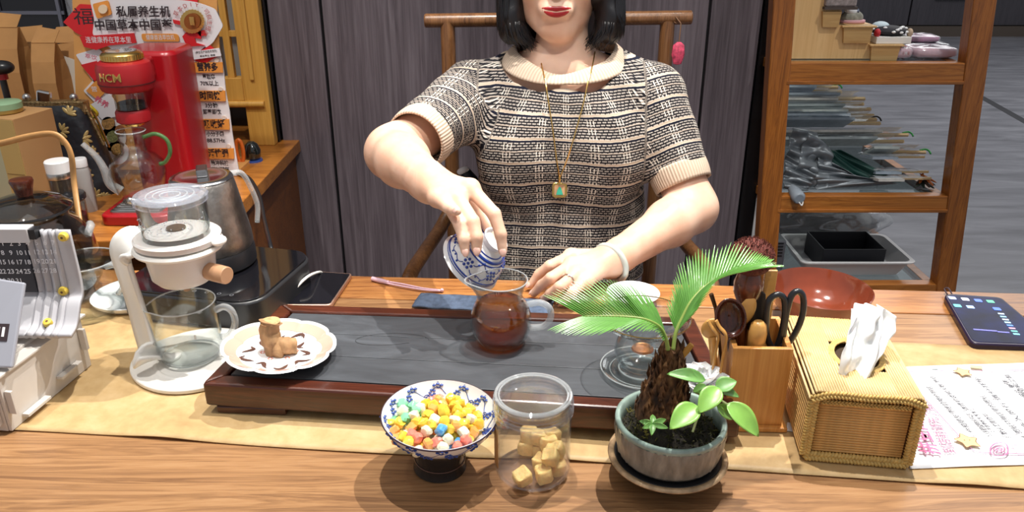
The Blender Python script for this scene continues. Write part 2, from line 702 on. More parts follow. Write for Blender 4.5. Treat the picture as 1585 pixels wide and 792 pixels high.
def leaning(a, b, w, d, z0, z1):
    """a post through two points of the front face, w wide, d deep"""
    k = (b - a) / (b.z - a.z)
    p0, p1 = a + k * (z0 - a.z), a + k * (z1 - a.z)
    vs = []
    for p in (p0, p1):
        vs += [p + V((-w / 2, 0, 0)), p + V((w / 2, 0, 0)), p + V((w / 2, d, 0)), p + V((-w / 2, d, 0))]
    return G().add(vs, [(3, 2, 1, 0), (4, 5, 6, 7), (0, 1, 5, 4), (1, 2, 6, 5), (2, 3, 7, 6), (3, 0, 4, 7)])


la, lb = aty(1190, 372, Ys), aty(1215, 0, Ys)
ra, rb = aty(1466, 440, Ys), aty(1526, 0, Ys)
ob('post', leaning(la, lb, .05, .04, .0, 1.7), SHELFW, rk, smooth=0, bevel=.003)
ob('post', leaning(ra, rb, .052, .04, .0, 1.7), SHELFW, rk, smooth=0, bevel=.003)
SD = 2.32
back = [V((0, SD - Ys, 0))]
ob('post', leaning(la + back[0], lb + back[0], .05, .04, .0, .66), SHELFW, rk, smooth=0, bevel=.003)


def xl(z): return la.x + (lb.x - la.x) * (z - la.z) / (lb.z - la.z)
def xr(z): return ra.x + (rb.x - ra.x) * (z - ra.z) / (rb.z - ra.z)


SHZ = []
for vt, vb in ((98, 131), (304, 329), (441, 470)):
    zt, zb = aty(1340, vt, Ys).z, aty(1340, vb, Ys).z
    ob('rail', G().span((xl(zt) + .02, Ys + .003, zb), (xr(zt) - .02, Ys + .033, zt)), SHELFH, rk, smooth=0, bevel=.002)
    ob('rail_bead', G().span((xl(zt) + .02, Ys - .001, zb), (xr(zt) - .02, Ys + .003, zb + .008)), SHELFH, rk, smooth=0, bevel=.001)
    dep = SD if vt > 100 else 2.25
    xs_ = xr(zt) - .035
    ob('side_rail', G().span((xs_ - .012, Ys + .034, zt - .022), (xs_ + .012, dep, zt - .001)), SHELFH, rk, smooth=0, bevel=.001)
    ob('side_rail', G().span((xl(zt) - .012, Ys + .04, zt - .022), (xl(zt) + .012, dep, zt - .001)), SHELFH, rk, smooth=0, bevel=.001)
    ob('shelf_glass', G().span((xl(zt) + .013, Ys + .034, zt - .008), (xs_ - .013, dep, zt - .001)),
       glass('shelf_glass', (.93, .96, .95), (.3, .45, .42), .10), rk, smooth=0)
    SHZ.append(zt)

# ------------------------------------------------------------------ chair
ch = thing('armchair', 'brown round-bar wooden armchair the woman sits on', 'chair', (0, 0, 0))
Yc = 1.62
tl, trr = aty(657, 32, Yc), aty(1071, 27, Yc)
ob('top_rail', G().tube([tl, trr], .0135, 16), CHAIRW, ch, bevel=.003)
for (xa, ya), xo in (((693, 42), -1), ((1033, 38), 1)):
    p = aty(xa, ya, Yc)
    ob('back_post', G().tube([(p.x, Yc, .0), (p.x, Yc, tl.z)], [.016, .0145], 16), CHAIRW, ch)
for pts, sd in (([pt(700, 318, 1.63), pt(680, 356, 1.6), pt(655, 393, 1.52), pt(634, 428, 1.45), pt(628, 470, 1.42)], -1),
                ([pt(1040, 340, 1.62), pt(1060, 375, 1.56), pt(1080, 398, 1.51), pt(1098, 425, 1.46), pt(1106, 465, 1.43)], 1)):
    ob('arm', G().tube(spline(pts, 6), .0135, 14), CHAIRW, ch)
    e = pts[-1]
    ob('front_leg', G().tube([(e.x, e.y, 0), (e.x, e.y, e.z)], .015, 14), CHAIRW, ch)
sx0, sx1 = aty(693, 42, Yc).x, aty(1033, 38, Yc).x
ob('seat', G().prism(rrect(sx1 - sx0 + .04, .40, .03, cx=(sx0 + sx1) / 2, cy=1.45), .40, .44), CHAIRW, ch, bevel=.004)
for z in (.75, .95):
    pass
ob('back_splat', G().span((.02, Yc - .008, .44), (.15, Yc + .008, tl.z - .01)), CHAIRW, ch, smooth=0, bevel=.003)
ob('stretcher', G().tube([(sx0, Yc, .2), (sx1, Yc, .2)], .011, 12), CHAIRW, ch)
# charm hanging from the right end of the rail
pc = aty(1050, 78, Yc - .035)
chm = thing('hanging_charm', 'small pink and red fabric charm hanging from the chair top rail', 'charm', pc)
ob('loop', G().tube([V((0, 0, .012)), V((.002, .006, .05)), V((-.012, .033, tl.z - pc.z + .017)), V((-.012, .05, tl.z - pc.z)), V((-.006, .012, .05))], .0012, 6),
   pbr('charm_cord', hexc('6b4a30'), .7), chm)
ob('pouch', G().lathe([(0, -.028), (.008, -.026), (.013, -.008), (.011, .010), (.004, .016), (0, .016)], 16, sy=.5),
   pbr('charm_cloth', hexc('c4435f'), .7, var=.5, vs=160), chm)
# ------------------------------------------------------------------ the woman
def smin(a, b, k):
    h = np.clip(.5 + .5 * (a - b) / k, 0, 1)
    return a + (b - a) * h - k * h * (1 - h)


class Field:
    """signed distance on a grid whose spacing may vary along each axis"""
    def __init__(s, xs, ys, zs):
        s.ax = [np.asarray(a, np.float32) for a in (xs, ys, zs)]
        s.f = np.full([len(a) for a in s.ax], .2, np.float32)

    def win(s, lo, hi):
        sl = []
        for a, l, h in zip(s.ax, lo, hi):
            i0, i1 = np.searchsorted(a, l), np.searchsorted(a, h)
            sl.append(slice(max(0, i0), max(i1, i0 + 1)))
        return tuple(sl)

    def coords(s, w):
        return np.meshgrid(s.ax[0][w[0]], s.ax[1][w[1]], s.ax[2][w[2]], indexing='ij', sparse=True)

    @staticmethod
    def cap(X, Y, Z, a, b, ra, rb, sc=(1, 1, 1)):
        a, b = [np.array(p, np.float32) / np.array(sc) for p in (a, b)]
        d = b - a
        L = max(float(d @ d), 1e-10)
        px, py, pz = X / sc[0] - a[0], Y / sc[1] - a[1], Z / sc[2] - a[2]
        t = np.clip((px * d[0] + py * d[1] + pz * d[2]) / L, 0, 1)
        q = np.sqrt((px - t * d[0]) ** 2 + (py - t * d[1]) ** 2 + (pz - t * d[2]) ** 2)
        return (q - (ra + (rb - ra) * t)) * min(sc)

    @staticmethod
    def ell(X, Y, Z, c, r):
        px, py, pz = X - c[0], Y - c[1], Z - c[2]
        k0 = np.sqrt((px / r[0]) ** 2 + (py / r[1]) ** 2 + (pz / r[2]) ** 2)
        k1 = np.sqrt((px / r[0] ** 2) ** 2 + (py / r[1] ** 2) ** 2 + (pz / r[2] ** 2) ** 2) + 1e-6
        return k0 * (k0 - 1) / k1

    def put(s, kind, *a, k=.02, sc=(1, 1, 1), sub=False):
        if kind == 'cap':
            p, q, ra, rb = a
            m = max(ra, rb) * max(sc) + k * 2 + .01
            lo = [min(u, v) - m for u, v in zip(p, q)]
            hi = [max(u, v) + m for u, v in zip(p, q)]
        else:
            c, r = a
            lo = [u - v - 2 * k - .01 for u, v in zip(c, r)]
            hi = [u + v + 2 * k + .01 for u, v in zip(c, r)]
        w = s.win(lo, hi)
        X, Y, Z = s.coords(w)
        d = s.cap(X, Y, Z, *a, sc=sc) if kind == 'cap' else s.ell(X, Y, Z, *a)
        if sub:
            s.f[w] = -smin(-s.f[w], d, k)
        else:
            s.f[w] = smin(s.f[w], d, k)
        return s

    def mesh(s):
        f = np.pad(s.f, 1, constant_values=.2)
        ax = [np.concatenate([[a[0] - .002], a, [a[-1] + .002]]) for a in s.ax]
        sg = f < 0
        nx, ny, nz = [n - 1 for n in f.shape]
        cnt = np.zeros((nx, ny, nz), np.int8)
        offs = [(i, j, k) for i in (0, 1) for j in (0, 1) for k in (0, 1)]
        for i, j, k in offs:
            cnt += sg[i:i + nx, j:j + ny, k:k + nz]
        act = np.argwhere((cnt > 0) & (cnt < 8))
        idx = np.full((nx, ny, nz), -1, np.int64)
        idx[tuple(act.T)] = np.arange(len(act))
        A = act.T
        val = {o: f[A[0] + o[0], A[1] + o[1], A[2] + o[2]] for o in offs}
        acc = np.zeros((len(act), 3))
        num = np.zeros(len(act))
        for o in offs:
            for d in range(3):
                if o[d]:
                    continue
                o2 = tuple(o[q] + (q == d) for q in range(3))
                a, b_ = val[o], val[o2]
                m = (a < 0) != (b_ < 0)
                t = np.where(m, a / np.where(m, a - b_, 1), 0)
                p = []
                for q in range(3):
                    c0 = ax[q][A[q] + o[q]]
                    p.append(c0 + (ax[q][A[q] + o2[q]] - c0) * t if q == d else c0)
                acc += np.stack(p, 1) * m[:, None]
                num += m
        vs = acc / num[:, None]
        faces = []
        for d in range(3):
            u, v = (d + 1) % 3, (d + 2) % 3
            sl0 = [slice(1, n) for n in (nx, ny, nz)]
            sl1 = list(sl0)
            sl0[d] = slice(0, (nx, ny, nz)[d])
            sl1[d] = slice(1, (nx, ny, nz)[d] + 1)
            a, b_ = sg[tuple(sl0)], sg[tuple(sl1)]
            base = np.array([1, 1, 1])
            base[d] = 0
            for flip, msk in ((False, a & ~b_), (True, ~a & b_)):
                e = np.argwhere(msk) + base
                du, dv = np.zeros(3, int), np.zeros(3, int)
                du[u], dv[v] = 1, 1
                q = [e - du - dv, e - dv, e, e - du]
                q = [idx[tuple(x.T)] for x in q]
                if flip:
                    q = q[::-1]
                faces.append(np.stack(q, 1))
        faces = np.concatenate(faces)
        faces = faces[(faces >= 0).all(1)]
        return vs, faces


def relax(vs, fs, it=2, lam=.5):
    e = np.concatenate([fs[:, [0, 1]], fs[:, [1, 2]], fs[:, [2, 3]], fs[:, [3, 0]]])
    e = np.concatenate([e, e[:, ::-1]])
    deg = np.bincount(e[:, 0], minlength=len(vs))
    for _ in range(it):
        acc = np.stack([np.bincount(e[:, 0], vs[e[:, 1], k], minlength=len(vs)) for k in range(3)], 1)
        vs = vs + lam * (acc / np.maximum(deg, 1)[:, None] - vs)
    return vs


def npob(name, vs, fs, mat, parent, **kw):
    me = bpy.data.meshes.new(name)
    me.vertices.add(len(vs))
    me.vertices.foreach_set('co', np.asarray(vs, np.float32).ravel())
    me.loops.add(fs.size)
    me.loops.foreach_set('vertex_index', fs.ravel().astype(np.int32))
    me.polygons.add(len(fs))
    me.polygons.foreach_set('loop_start', np.arange(0, fs.size, fs.shape[1], dtype=np.int32))
    me.update(calc_edges=True)
    me.materials.append(mat)
    me.shade_smooth()
    o = bpy.data.objects.new(name, me)
    COL.objects.link(o)
    o.parent = parent
    return o


def axis(*segs):
    """segs: (start, step) ... end"""
    out = []
    for (a, st), nxt in zip(segs[:-1], segs[1:]):
        e = nxt[0] if isinstance(nxt, tuple) else nxt
        out.append(np.arange(a, e - 1e-6, st))
    return np.concatenate(out)


def bez(a, b, t):
    return V(a) * (1 - t) + V(b) * t


wm = thing('person', 'woman in a striped knit top pouring tea from a blue and white cup', 'person', (0, 0, 0))

m, nt, b = new_mat('skin')
vec = tex_coord(nt)
f1 = noise_tex(nt, vec, 22, 4)
nt.links.new(ramp(nt, f1, [(.3, hexc('dcae93')), (.7, hexc('eac5ad'))]), b.inputs['Base Color'])
b.inputs['Roughness'].default_value = .42
b.inputs['Specular IOR Level'].default_value = .4
b.inputs['Subsurface Weight'].default_value = .12
b.inputs['Subsurface Radius'].default_value = (.010, .004, .002)
b.inputs['Subsurface Scale'].default_value = 1.0
bumpn(nt, b, noise_tex(nt, vec, 260, 3), .08, .001)
SKIN = m

# joints ------------------------------------------------------------
HX = .087                                   # middle of the body
shR, shL = V((-.075, 1.45, 1.005)), V((.252, 1.435, 1.005))
elR, elL = pt(608, 236, 1.285), pt(1072, 322, 1.415)
wrR, wrL = pt(665, 283, 1.10), at(948, 402, .800)
# right hand: index, middle, ring, little; the thumb is behind the cup
RH = {
    'index': [pt(728, 291, 1.045), pt(765, 331, 1.020), pt(775, 362, 1.018), pt(778, 388, 1.022)],
    'middle': [pt(708, 306, 1.035), pt(732, 343, 1.004), pt(738, 367, .999), pt(738, 386, 1.002)],
    'ring': [pt(692, 312, 1.035), pt(712, 347, 1.003), pt(718, 370, .998), pt(720, 388, 1.001)],
    'little': [pt(676, 306, 1.045), pt(694, 321, 1.008), pt(703, 325, .994), pt(708, 327, .985)],
    'thumb': [pt(705, 290, 1.085), pt(742, 322, 1.085), pt(757, 350, 1.072), pt(765, 374, 1.062)],
}
LH = {
    'index': [at(884, 396, .806), at(851, 411, .806), at(834, 424, .789), at(821, 441, .770)],
    'middle': [at(884, 410, .808), at(853, 430, .806), at(838, 441, .788), at(826, 454, .769)],
    'ring': [at(892, 424, .804), at(866, 444, .800), at(852, 454, .784), at(842, 462, .768)],
    'little': [at(906, 436, .796), at(886, 453, .790), at(876, 462, .778), at(868, 469, .768)],
    'thumb': [at(915, 402, .785), at(880, 402, .776), at(856, 410, .772), at(838, 420, .770)],
}
FR = {'index': (.0098, .0088, .0078, .0062), 'middle': (.0098, .0090, .0080, .0064), 'ring': (.0094, .0085, .0076, .0061),
      'little': (.0086, .0076, .0068, .0055), 'thumb': (.0125, .0110, .0095, .0075)}

xs = axis((-.26, .0045), (-.125, .0022), (.21, .0045), .42)
ys = axis((.90, .0022), (1.24, .0045), 1.62)
zs = axis((.60, .006), (.757, .0022), (1.00, .0035), 1.36)
B = Field(xs, ys, zs)
# trunk
B.put('cap', (HX, 1.45, .62), (HX, 1.45, .78), .125, .118, k=.03, sc=(1, .72, 1))
B.put('cap', (HX, 1.45, .78), (HX, 1.455, .95), .118, .128, k=.04, sc=(1, .70, 1))
B.put('cap', shR + V((.05, 0, .0)), shL + V((-.05, 0, .0)), .050, .050, k=.05)
B.put('cap', (HX, 1.44, 1.02), (HX, 1.43, 1.055), .082, .058, k=.03, sc=(1.15, .75, 1))
for s in (-1, 1):
    B.put('ell', (HX + s * .07, 1.385, .92), (.06, .05, .06), k=.03)
# neck and head
B.put('cap', (HX + .002, 1.46, 1.03), (HX + .002, 1.45, 1.14), .047, .045, k=.02)
B.put('cap', (HX - .045, 1.45, 1.05), (HX - .12, 1.45, 1.035), .034, .03, k=.03)
B.put('cap', (HX + .045, 1.45, 1.05), (HX + .12, 1.45, 1.035), .034, .03, k=.03)
HC = V((HX - .012, 1.455, 1.242))
B.put('ell', tuple(HC + V((0, .012, .010))), (.076, .094, .098), k=.02)
B.put('ell', tuple(HC + V((0, -.035, -.035))), (.063, .058, .078), k=.02)
B.put('cap', HC + V((0, -.045, -.080)), HC + V((.003, -.066, -.105)), .042, .022, k=.025)
for s in (-1, 1):
    B.put('cap', HC + V((s * .052, .0, -.065)), HC + V((s * .016, -.060, -.103)), .020, .015, k=.022)
    B.put('ell', tuple(HC + V((s * .040, -.070, -.035))), (.024, .020, .022), k=.02)
    B.put('ell', tuple(HC + V((s * .032, -.098, .004))), (.018, .014, .012), k=.010, sub=True)
    B.put('ell', tuple(HC + V((s * .030, -.076, .002))), (.0125, .0125, .0125), k=.005)
    B.put('cap', HC + V((s * .075, .008, -.005)), HC + V((s * .079, .014, .018)), .010, .012, k=.006, sc=(.5, 1, 1))
B.put('cap', HC + V((0, -.090, .008)), HC + V((0, -.107, -.030)), .0075, .011, k=.010)
for s in (-1, 1):
    B.put('ell', tuple(HC + V((s * .011, -.097, -.034))), (.008, .010, .007), k=.006)
MO = HC + V((-.002, -.094, -.074))
B.put('cap', MO + V((-.016, .006, .001)), MO + V((.016, .006, .001)), .012, .012, k=.014)
B.put('cap', MO + V((-.018, -.009, -.0005)), MO + V((.018, -.009, -.0005)), .0018, .0018, k=.004, sub=True)
B.put('cap', MO + V((-.010, -.008, -.0175)), MO + V((.010, -.008, -.0175)), .004, .004, k=.008, sub=True)
# arms
for sh, el, wr in ((shR, elR, wrR), (shL, elL, wrL)):
    B.put('cap', sh, el, .047, .041, k=.02)
    fd = (wr - el)
    mid = el + fd * .30
    B.put('cap', el, mid, .042, .040, k=.02)
    B.put('cap', mid, wr, .0385, .0265, k=.02)
    B.put('cap', wr - fd * .08, wr + fd * .05, .0265, .026, k=.012)
# palms
for H, wr in ((RH, wrR), (LH, wrL)):
    for n, ra, rb in (('index', .0175, .0125), ('middle', .018, .0128), ('ring', .0175, .0122), ('little', .016, .0112)):
        c = H[n][0]
        B.put('cap', wr + (c - wr) * .12, c, ra, rb, k=.010)
    t0 = H['thumb'][0]
    B.put('cap', wr + (t0 - wr) * .15, t0, .018, .0145, k=.012)
    for n in ('index', 'middle', 'ring', 'little'):
        c = H[n][0]
        B.put('ell', tuple(c), (.0115, .0115, .0115), k=.006)
# fingers, kept apart from one another
FF = Field(xs, ys, zs)
for H in (RH, LH):
    for n, J in H.items():
        r = FR[n]
        m_ = .05
        w_ = FF.win([min(p[q] for p in J) - m_ for q in range(3)], [max(p[q] for p in J) + m_ for q in range(3)])
        X, Y, Z = FF.coords(w_)
        d = None
        for i in range(3):
            c = Field.cap(X, Y, Z, J[i], J[i + 1], r[i], r[i + 1])
            d = c if d is None else smin(d, c, .003)
        FF.f[w_] = np.minimum(FF.f[w_], d)
B.f = np.where(FF.f < .19, smin(B.f, FF.f, .007), B.f)
vs, fs = B.mesh()
vs = relax(vs, fs, 2, .4)
body = npob('body', vs, fs, SKIN, wm)
bodybvh = BVHTree.FromPolygons([tuple(v) for v in vs], [tuple(map(int, f)) for f in fs])
print('body', len(vs))
del B, FF

# finger nails
NAIL = pbr('finger_nail', hexc('eec0b0'), .18, coat=.5)
for H, names in ((RH, ('index', 'middle', 'ring', 'little')), (LH, ('index', 'middle', 'ring'))):
    for n in names:
        J = H[n]
        tip, pre = J[3], J[2]
        d = (tip - pre).normalized()
        view = (cam.location - tip).normalized()
        up = (view - d * view.dot(d)).normalized()
        if H is LH:
            up = (V((0, -.3, 1)) - d * V((0, -.3, 1)).dot(d)).normalized()
        rr = FR[n][3]
        s_ = up.cross(d)
        mt = M((s_, d, up)).transposed()
        ob('fingernail', G().ball(tip + up * rr * .80 + d * rr * .15, (rr * .72, rr * 1.05, rr * .30), 12, 8, rot=mt), NAIL, wm)

# lips, teeth, eyes, brows
LIP = pbr('red_lips', hexc('a31c22'), .28, coat=.2)
mg = G()


def lipcurve(sgn):
    P, Rr = [], []
    for i in range(17):
        u = -1 + i / 8
        if sgn > 0:
            z = .0042 - .0028 * abs(u) ** 1.5 - .0010 * math.exp(-(u / .16) ** 2)
            r = .0037 * (1 - abs(u) ** 2.6) + .0006
        else:
            z = -.0050 + .0058 * abs(u) ** 2
            r = .0046 * (1 - abs(u) ** 2.2) + .0006
        x = MO.x + u * .0255
        hit = bodybvh.ray_cast(V((x, 1.2, MO.z + z)), V((0, 1, 0)))
        y = hit[0].y if hit[0] is not None else MO.y
        P.append(V((x, y + .0012, MO.z + z + .0030 * u * u)))
        Rr.append(r)
    return P, Rr


for sgn in (1, -1):
    P, Rr = lipcurve(sgn)
    ob('lip', G().tube(P, Rr, 12, up=(0, -1, 0), flat=.55), LIP, wm)
hy = bodybvh.ray_cast(V((MO.x, 1.2, MO.z)), V((0, 1, 0)))[0].y
ob('teeth', G().ball((MO.x, hy + .004, MO.z + .0008), (.014, .004, .0022), 16, 8), pbr('teeth', (.85, .82, .78), .2), wm)
for s in (-1, 1):
    e = HC + V((s * .030, -.0745, .002))
    ey = ob('eye', G().ball(e, .0120, 20, 14), pbr('eye_white', (.80, .78, .76), .1), wm)
    ob('iris', G().ball(e + V((0, -.0068, -.0008)), (.0062, .0056, .0062), 16, 10), pbr('iris', (.02, .01, .006), .1), ey)

    def lid_fn(e0, e1, e=e):
        def f(u, v):
            az = R(-95 + 190 * u)
            q = (u - .5) * 2
            lo = e0 * (1 - .9 * q * q)
            el = R(lo + (e1 - lo) * v)
            r = .0128 + .0012 * v
            return e + V((r * 1.12 * math.sin(az) * math.cos(el), -r * math.cos(az) * math.cos(el), r * math.sin(el)))
        return f
    ob('eyelid', G().grid(lid_fn(32, 85), 24, 10), SKIN, wm, smooth=180, solid=.0012)
    ob('eyelid', G().grid(lid_fn(-36, -85), 24, 10), SKIN, wm, smooth=180, solid=.0012)
    ob('eyelashes', G().tube([V(lid_fn(32, 85)(.1 + .8 * k / 12, 0)) + V((0, -.0009, -.0003)) for k in range(13)], [.0004 + .0007 * math.sin(PI * k / 12) for k in range(13)], 6), pbr('brow', (.01, .008, .007), .6), wm)
    ob('eyebrow', G().tube([HC + V((s * .013, -.091, .021)), HC + V((s * .030, -.088, .0255)), HC + V((s * .047, -.076, .0225))], [.0016, .0022, .0006], 8), pbr('brow', (.01, .008, .007), .6), wm)

# knit top ------------------------------------------------------------
xs = axis((-.24, .0040), .42)
ys = axis((1.15, .0040), 1.60)
zs = axis((.60, .0045), 1.11)
S = Field(xs, ys, zs)
S.put('cap', (HX + .002, 1.435, .60), (HX + .002, 1.435, .74), .158, .155, k=.03, sc=(1, .74, 1))
S.put('cap', (HX + .004, 1.435, .72), (HX + .006, 1.445, .93), .152, .156, k=.04, sc=(1, .70, 1))
S.put('cap', (HX - .125, 1.448, 1.008), (HX + .128, 1.44, 1.008), .054, .054, k=.05)
S.put('cap', (HX - .07, 1.45, 1.040), (HX + .088, 1.45, 1.042), .048, .048, k=.04)
S.put('cap', (HX, 1.42, .97), (HX, 1.43, 1.0), .11, .10, k=.04, sc=(1, .7, 1))
for s in (-1, 1):
    S.put('ell', (HX + s * .072, 1.368, .915), (.075, .058, .080), k=.05)
cuR, cuL = V((0, 0, 0)), V((0, 0, 0))
cuR, cuL = pt(655, 209, 1.315), V(shL).lerp(elL, .66)
SL = ((shR, cuR), (shL, cuL))
for sh, cu in SL:
    S.put('cap', sh, cu + (cu - sh) * .03, .066, .052, k=.03)
# cut: neck opening, sleeve ends and hollows
S.put('cap', (HX - .03, 1.445, 1.075), (HX + .038, 1.440, 1.072), .066, .066, k=.008, sub=True)
S.put('cap', (HX - .025, 1.420, 1.095), (HX + .025, 1.420, 1.095), .084, .084, k=.008, sub=True)
X, Y, Z = S.coords((slice(None),) * 3)
for sh, cu in SL:
    d = (cu - sh).normalized()
    pl = (X - cu.x) * d.x + (Y - cu.y) * d.y + (Z - cu.z) * d.z
    near = np.sqrt((X - cu.x) ** 2 + (Y - cu.y) ** 2 + (Z - cu.z) ** 2)
    S.f = np.where(near < .075, np.maximum(S.f, pl), S.f)
    S.put('cap', cu - d * .03, cu + d * .10, .041, .047, k=.004, sub=True)
# folds
S.f = S.f + (.0022 * np.sin(X * 61 + Z * 45) * np.sin(Z * 33 - X * 20 + Y * 40) + .0030 * np.sin((X - HX) * 30 + 5 * Z) * np.clip((.86 - Z) * 5, 0, 1)
             + .0035 * np.sin(Z * 95 + np.abs(X - HX) * 60) * np.clip((.84 - Z) * 6, 0, 1) * np.clip((np.abs(X - HX) - .05) * 12, 0, 1))
vs, fs = S.mesh()
vs = relax(vs, fs, 2, .5)

# knit material
m, nt, b = new_mat('knit')
uv = nt.nodes.new('ShaderNodeUVMap')
uv.uv_map = 'knit'
sp = nt.nodes.new('ShaderNodeSeparateXYZ')
nt.links.new(uv.outputs[0], sp.inputs[0])
wob = E(nt, noise_tex(nt, tex_coord(nt), 45, 2)) - .5
u, v = E(nt, sp.outputs[0]) + wob * .25, E(nt, sp.outputs[1]) + wob * .35
st = (v / 4.15).fract()
row = v / .46
rf = row.fract()
rowid = row.floor()
dash = ((u / .95 + rowid * .37).fract() < .78)
light = (rf > .48) * dash
colm = ((u / 5.6).fract() < .30)
tick = colm * ((u / .62).fract() < .30) * ((v / 1.38).fract() < .72)
fine = ((u / .31).fract() < .6) * (rf > .55)
DK, LT = (.012, .012, .016), hexc('857c76')
c = mixc(nt, light, DK, LT)
c = mixc(nt, light * fine * .45, c, hexc('cfc6bb'))
c = mixc(nt, tick * .9, c, hexc('e6ddd0'))
c = mixc(nt, (st > .760) * (st < .86), c, hexc('c4b29f'))
c = mixc(nt, (st > .865) * (st < .945), c, (.010, .012, .025))
c = mixc(nt, (st > .30) * (st < .34), c, hexc('a8998c'))
nt.links.new(c, b.inputs['Base Color'])
b.inputs['Roughness'].default_value = .85
b.inputs['Specular IOR Level'].default_value = .15
bumpn(nt, b, (rf - .5).abs() + (u / .31).fract() * .5, .5, .002)
KNIT = m
shirt = npob('knit_top', vs, fs, KNIT, wm)


def arm_uv(P, sh, cu):
    ax = (cu - sh)
    L = ax.length
    ax = np.array(ax.normalized())
    q = P - np.array(sh)
    t = q @ ax
    rad = q - t[:, None] * ax
    e1 = np.cross(ax, [0, -1, .2])
    e1 /= np.linalg.norm(e1)
    e2 = np.cross(ax, e1)
    return t, np.linalg.norm(rad, axis=1), np.arctan2(rad @ e2, rad @ e1), L


UVc = np.zeros((len(vs), 2))
ang = np.arctan2(vs[:, 0] - HX, -(vs[:, 1] - 1.44))
UVc[:, 0] = ang * 16.0
UVc[:, 1] = 100 - vs[:, 2] * 100 - 1.5 * np.exp(-((vs[:, 0] - HX) / .08) ** 2) * np.clip((vs[:, 2] - .85) * 6, 0, 1) + .55 * np.sin((vs[:, 0]) * 22)
slv = np.zeros(len(vs), bool)
for k, (sh, cu) in enumerate(SL):
    t, rd, a, L = arm_uv(vs, sh, cu)
    xm = (vs[:, 0] < HX - .146) if k == 0 else (vs[:, 0] > HX + .146)
    fwd = (vs[:, 1] < 1.36) & (t > .05) & (vs[:, 0] < HX - .095) if k == 0 else np.zeros(len(vs), bool)
    msk = (xm | fwd) & (rd < .085) & (t > -.06)
    UVc[msk, 0] = a[msk] * 6.0
    UVc[msk, 1] = t[msk] * 100 + 1.2
    slv |= msk
lay = shirt.data.uv_layers.new(name='knit')
lay.data.foreach_set('uv', UVc[fs.ravel()].astype(np.float32).ravel())
shirtbvh = BVHTree.FromPolygons([tuple(v) for v in vs], [tuple(map(int, f)) for f in fs])
print('shirt', len(vs))
del S

# ribbed cuffs, collar
m, nt, b = new_mat('beige_rib')
uvn = nt.nodes.new('ShaderNodeUVMap')
uvn.uv_map = 'rib'
sp = nt.nodes.new('ShaderNodeSeparateXYZ')
nt.links.new(uvn.outputs[0], sp.inputs[0])
rib = ((E(nt, sp.outputs[0]) * 1.0).fract() - .5).abs() * 2.0
nt.links.new(mixc(nt, rib.pow(1.5) * .7, hexc('d9c3ad'), hexc('a98f7a')), b.inputs['Base Color'])
b.inputs['Roughness'].default_value = .85
bumpn(nt, b, rib.inv(), .5, .002)
RIB = m


def ribbed(name, fn, nu, nv, nribs, parent):
    g = G().grid(fn, nu, nv, cu=True)
    o = ob(name, g, RIB, parent, smooth=180, solid=.0032)
    lay = o.data.uv_layers.new(name='rib')
    li = 0
    for p in o.data.polygons:
        cols = [o.data.loops[l].vertex_index % nu for l in p.loop_indices]
        wrap = max(cols) - min(cols) > nu / 2
        for l, c_ in zip(p.loop_indices, cols):
            cc = c_ + nu if (wrap and c_ < nu / 2) else c_
            lay.data[l].uv = (cc / nu * nribs, (o.data.loops[l].vertex_index // nu) / nv)
    return o


for sh, cu in SL:
    d = (cu - sh).normalized()
    e1 = d.orthogonal().normalized()
    e2 = d.cross(e1)

    def cuff(u_, v_, d=d, e1=e1, e2=e2, cu=cu):
        a = u_ * 2 * PI
        r = .0515 - .002 * v_ + .0015 * math.sin(v_ * PI)
        return cu + d * (-.008 + .036 * v_) + (e1 * math.cos(a) + e2 * math.sin(a)) * r
    ribbed('cuff', cuff, 96, 8, 60, wm)


def collar(u_, v_):
    a = u_ * 2 * PI
    c_, s_ = math.cos(a), math.sin(a)
    # v 0 inner upper edge, 1 outer lower edge
    rx = .086 + .027 * v_
    front = max(0, -s_)
    ry = (.064 + .026 * v_) if s_ > 0 else (.072 + .022 * v_)
    z = 1.099 - .020 * v_ * (1 - .35 * front) - .036 * front ** 1.3 - .010 * v_ * abs(c_) + .004 * math.sin(v_ * PI) + .006 * max(0, s_)
    z += .003 * math.sin(a * 5 + 1) * (1 - v_) * front
    return V((HX + .006 + rx * c_ * (1.04 if c_ > 0 else 1), 1.444 + ry * s_, z + .004 * max(0, c_)))


col_o = ribbed('collar', collar, 160, 10, 110, wm)

# trousers and shoes under the table
g = G()
TROU = pbr('pale_trousers', hexc('c9c7c4'), .8, var=.1)
for s in (-1, 1):
    g = G().tube(spline([(HX + s * .07, 1.47, .555), (HX + s * .085, 1.25, .54), (HX + s * .095, 1.07, .51), (HX + s * .095, 1.03, .44), (HX + s * .095, 1.06, .25), (HX + s * .095, 1.09, .09)], 5),
                 [.098] * 6 + [.088] * 5 + [.075] * 5 + [.068] * 5 + [.06] * 5, 20)
    ob('trouser_leg', g, TROU, wm, smooth=60)
    ob('shoe', G().ball((HX + s * .095, 1.04, .045), (.045, .125, .044), 20, 12), pbr('dark_shoe', (.03, .03, .035), .5), wm)
ob('trouser_seat', G().ball((HX, 1.455, .553), (.175, .13, .105), 28, 16), TROU, wm)

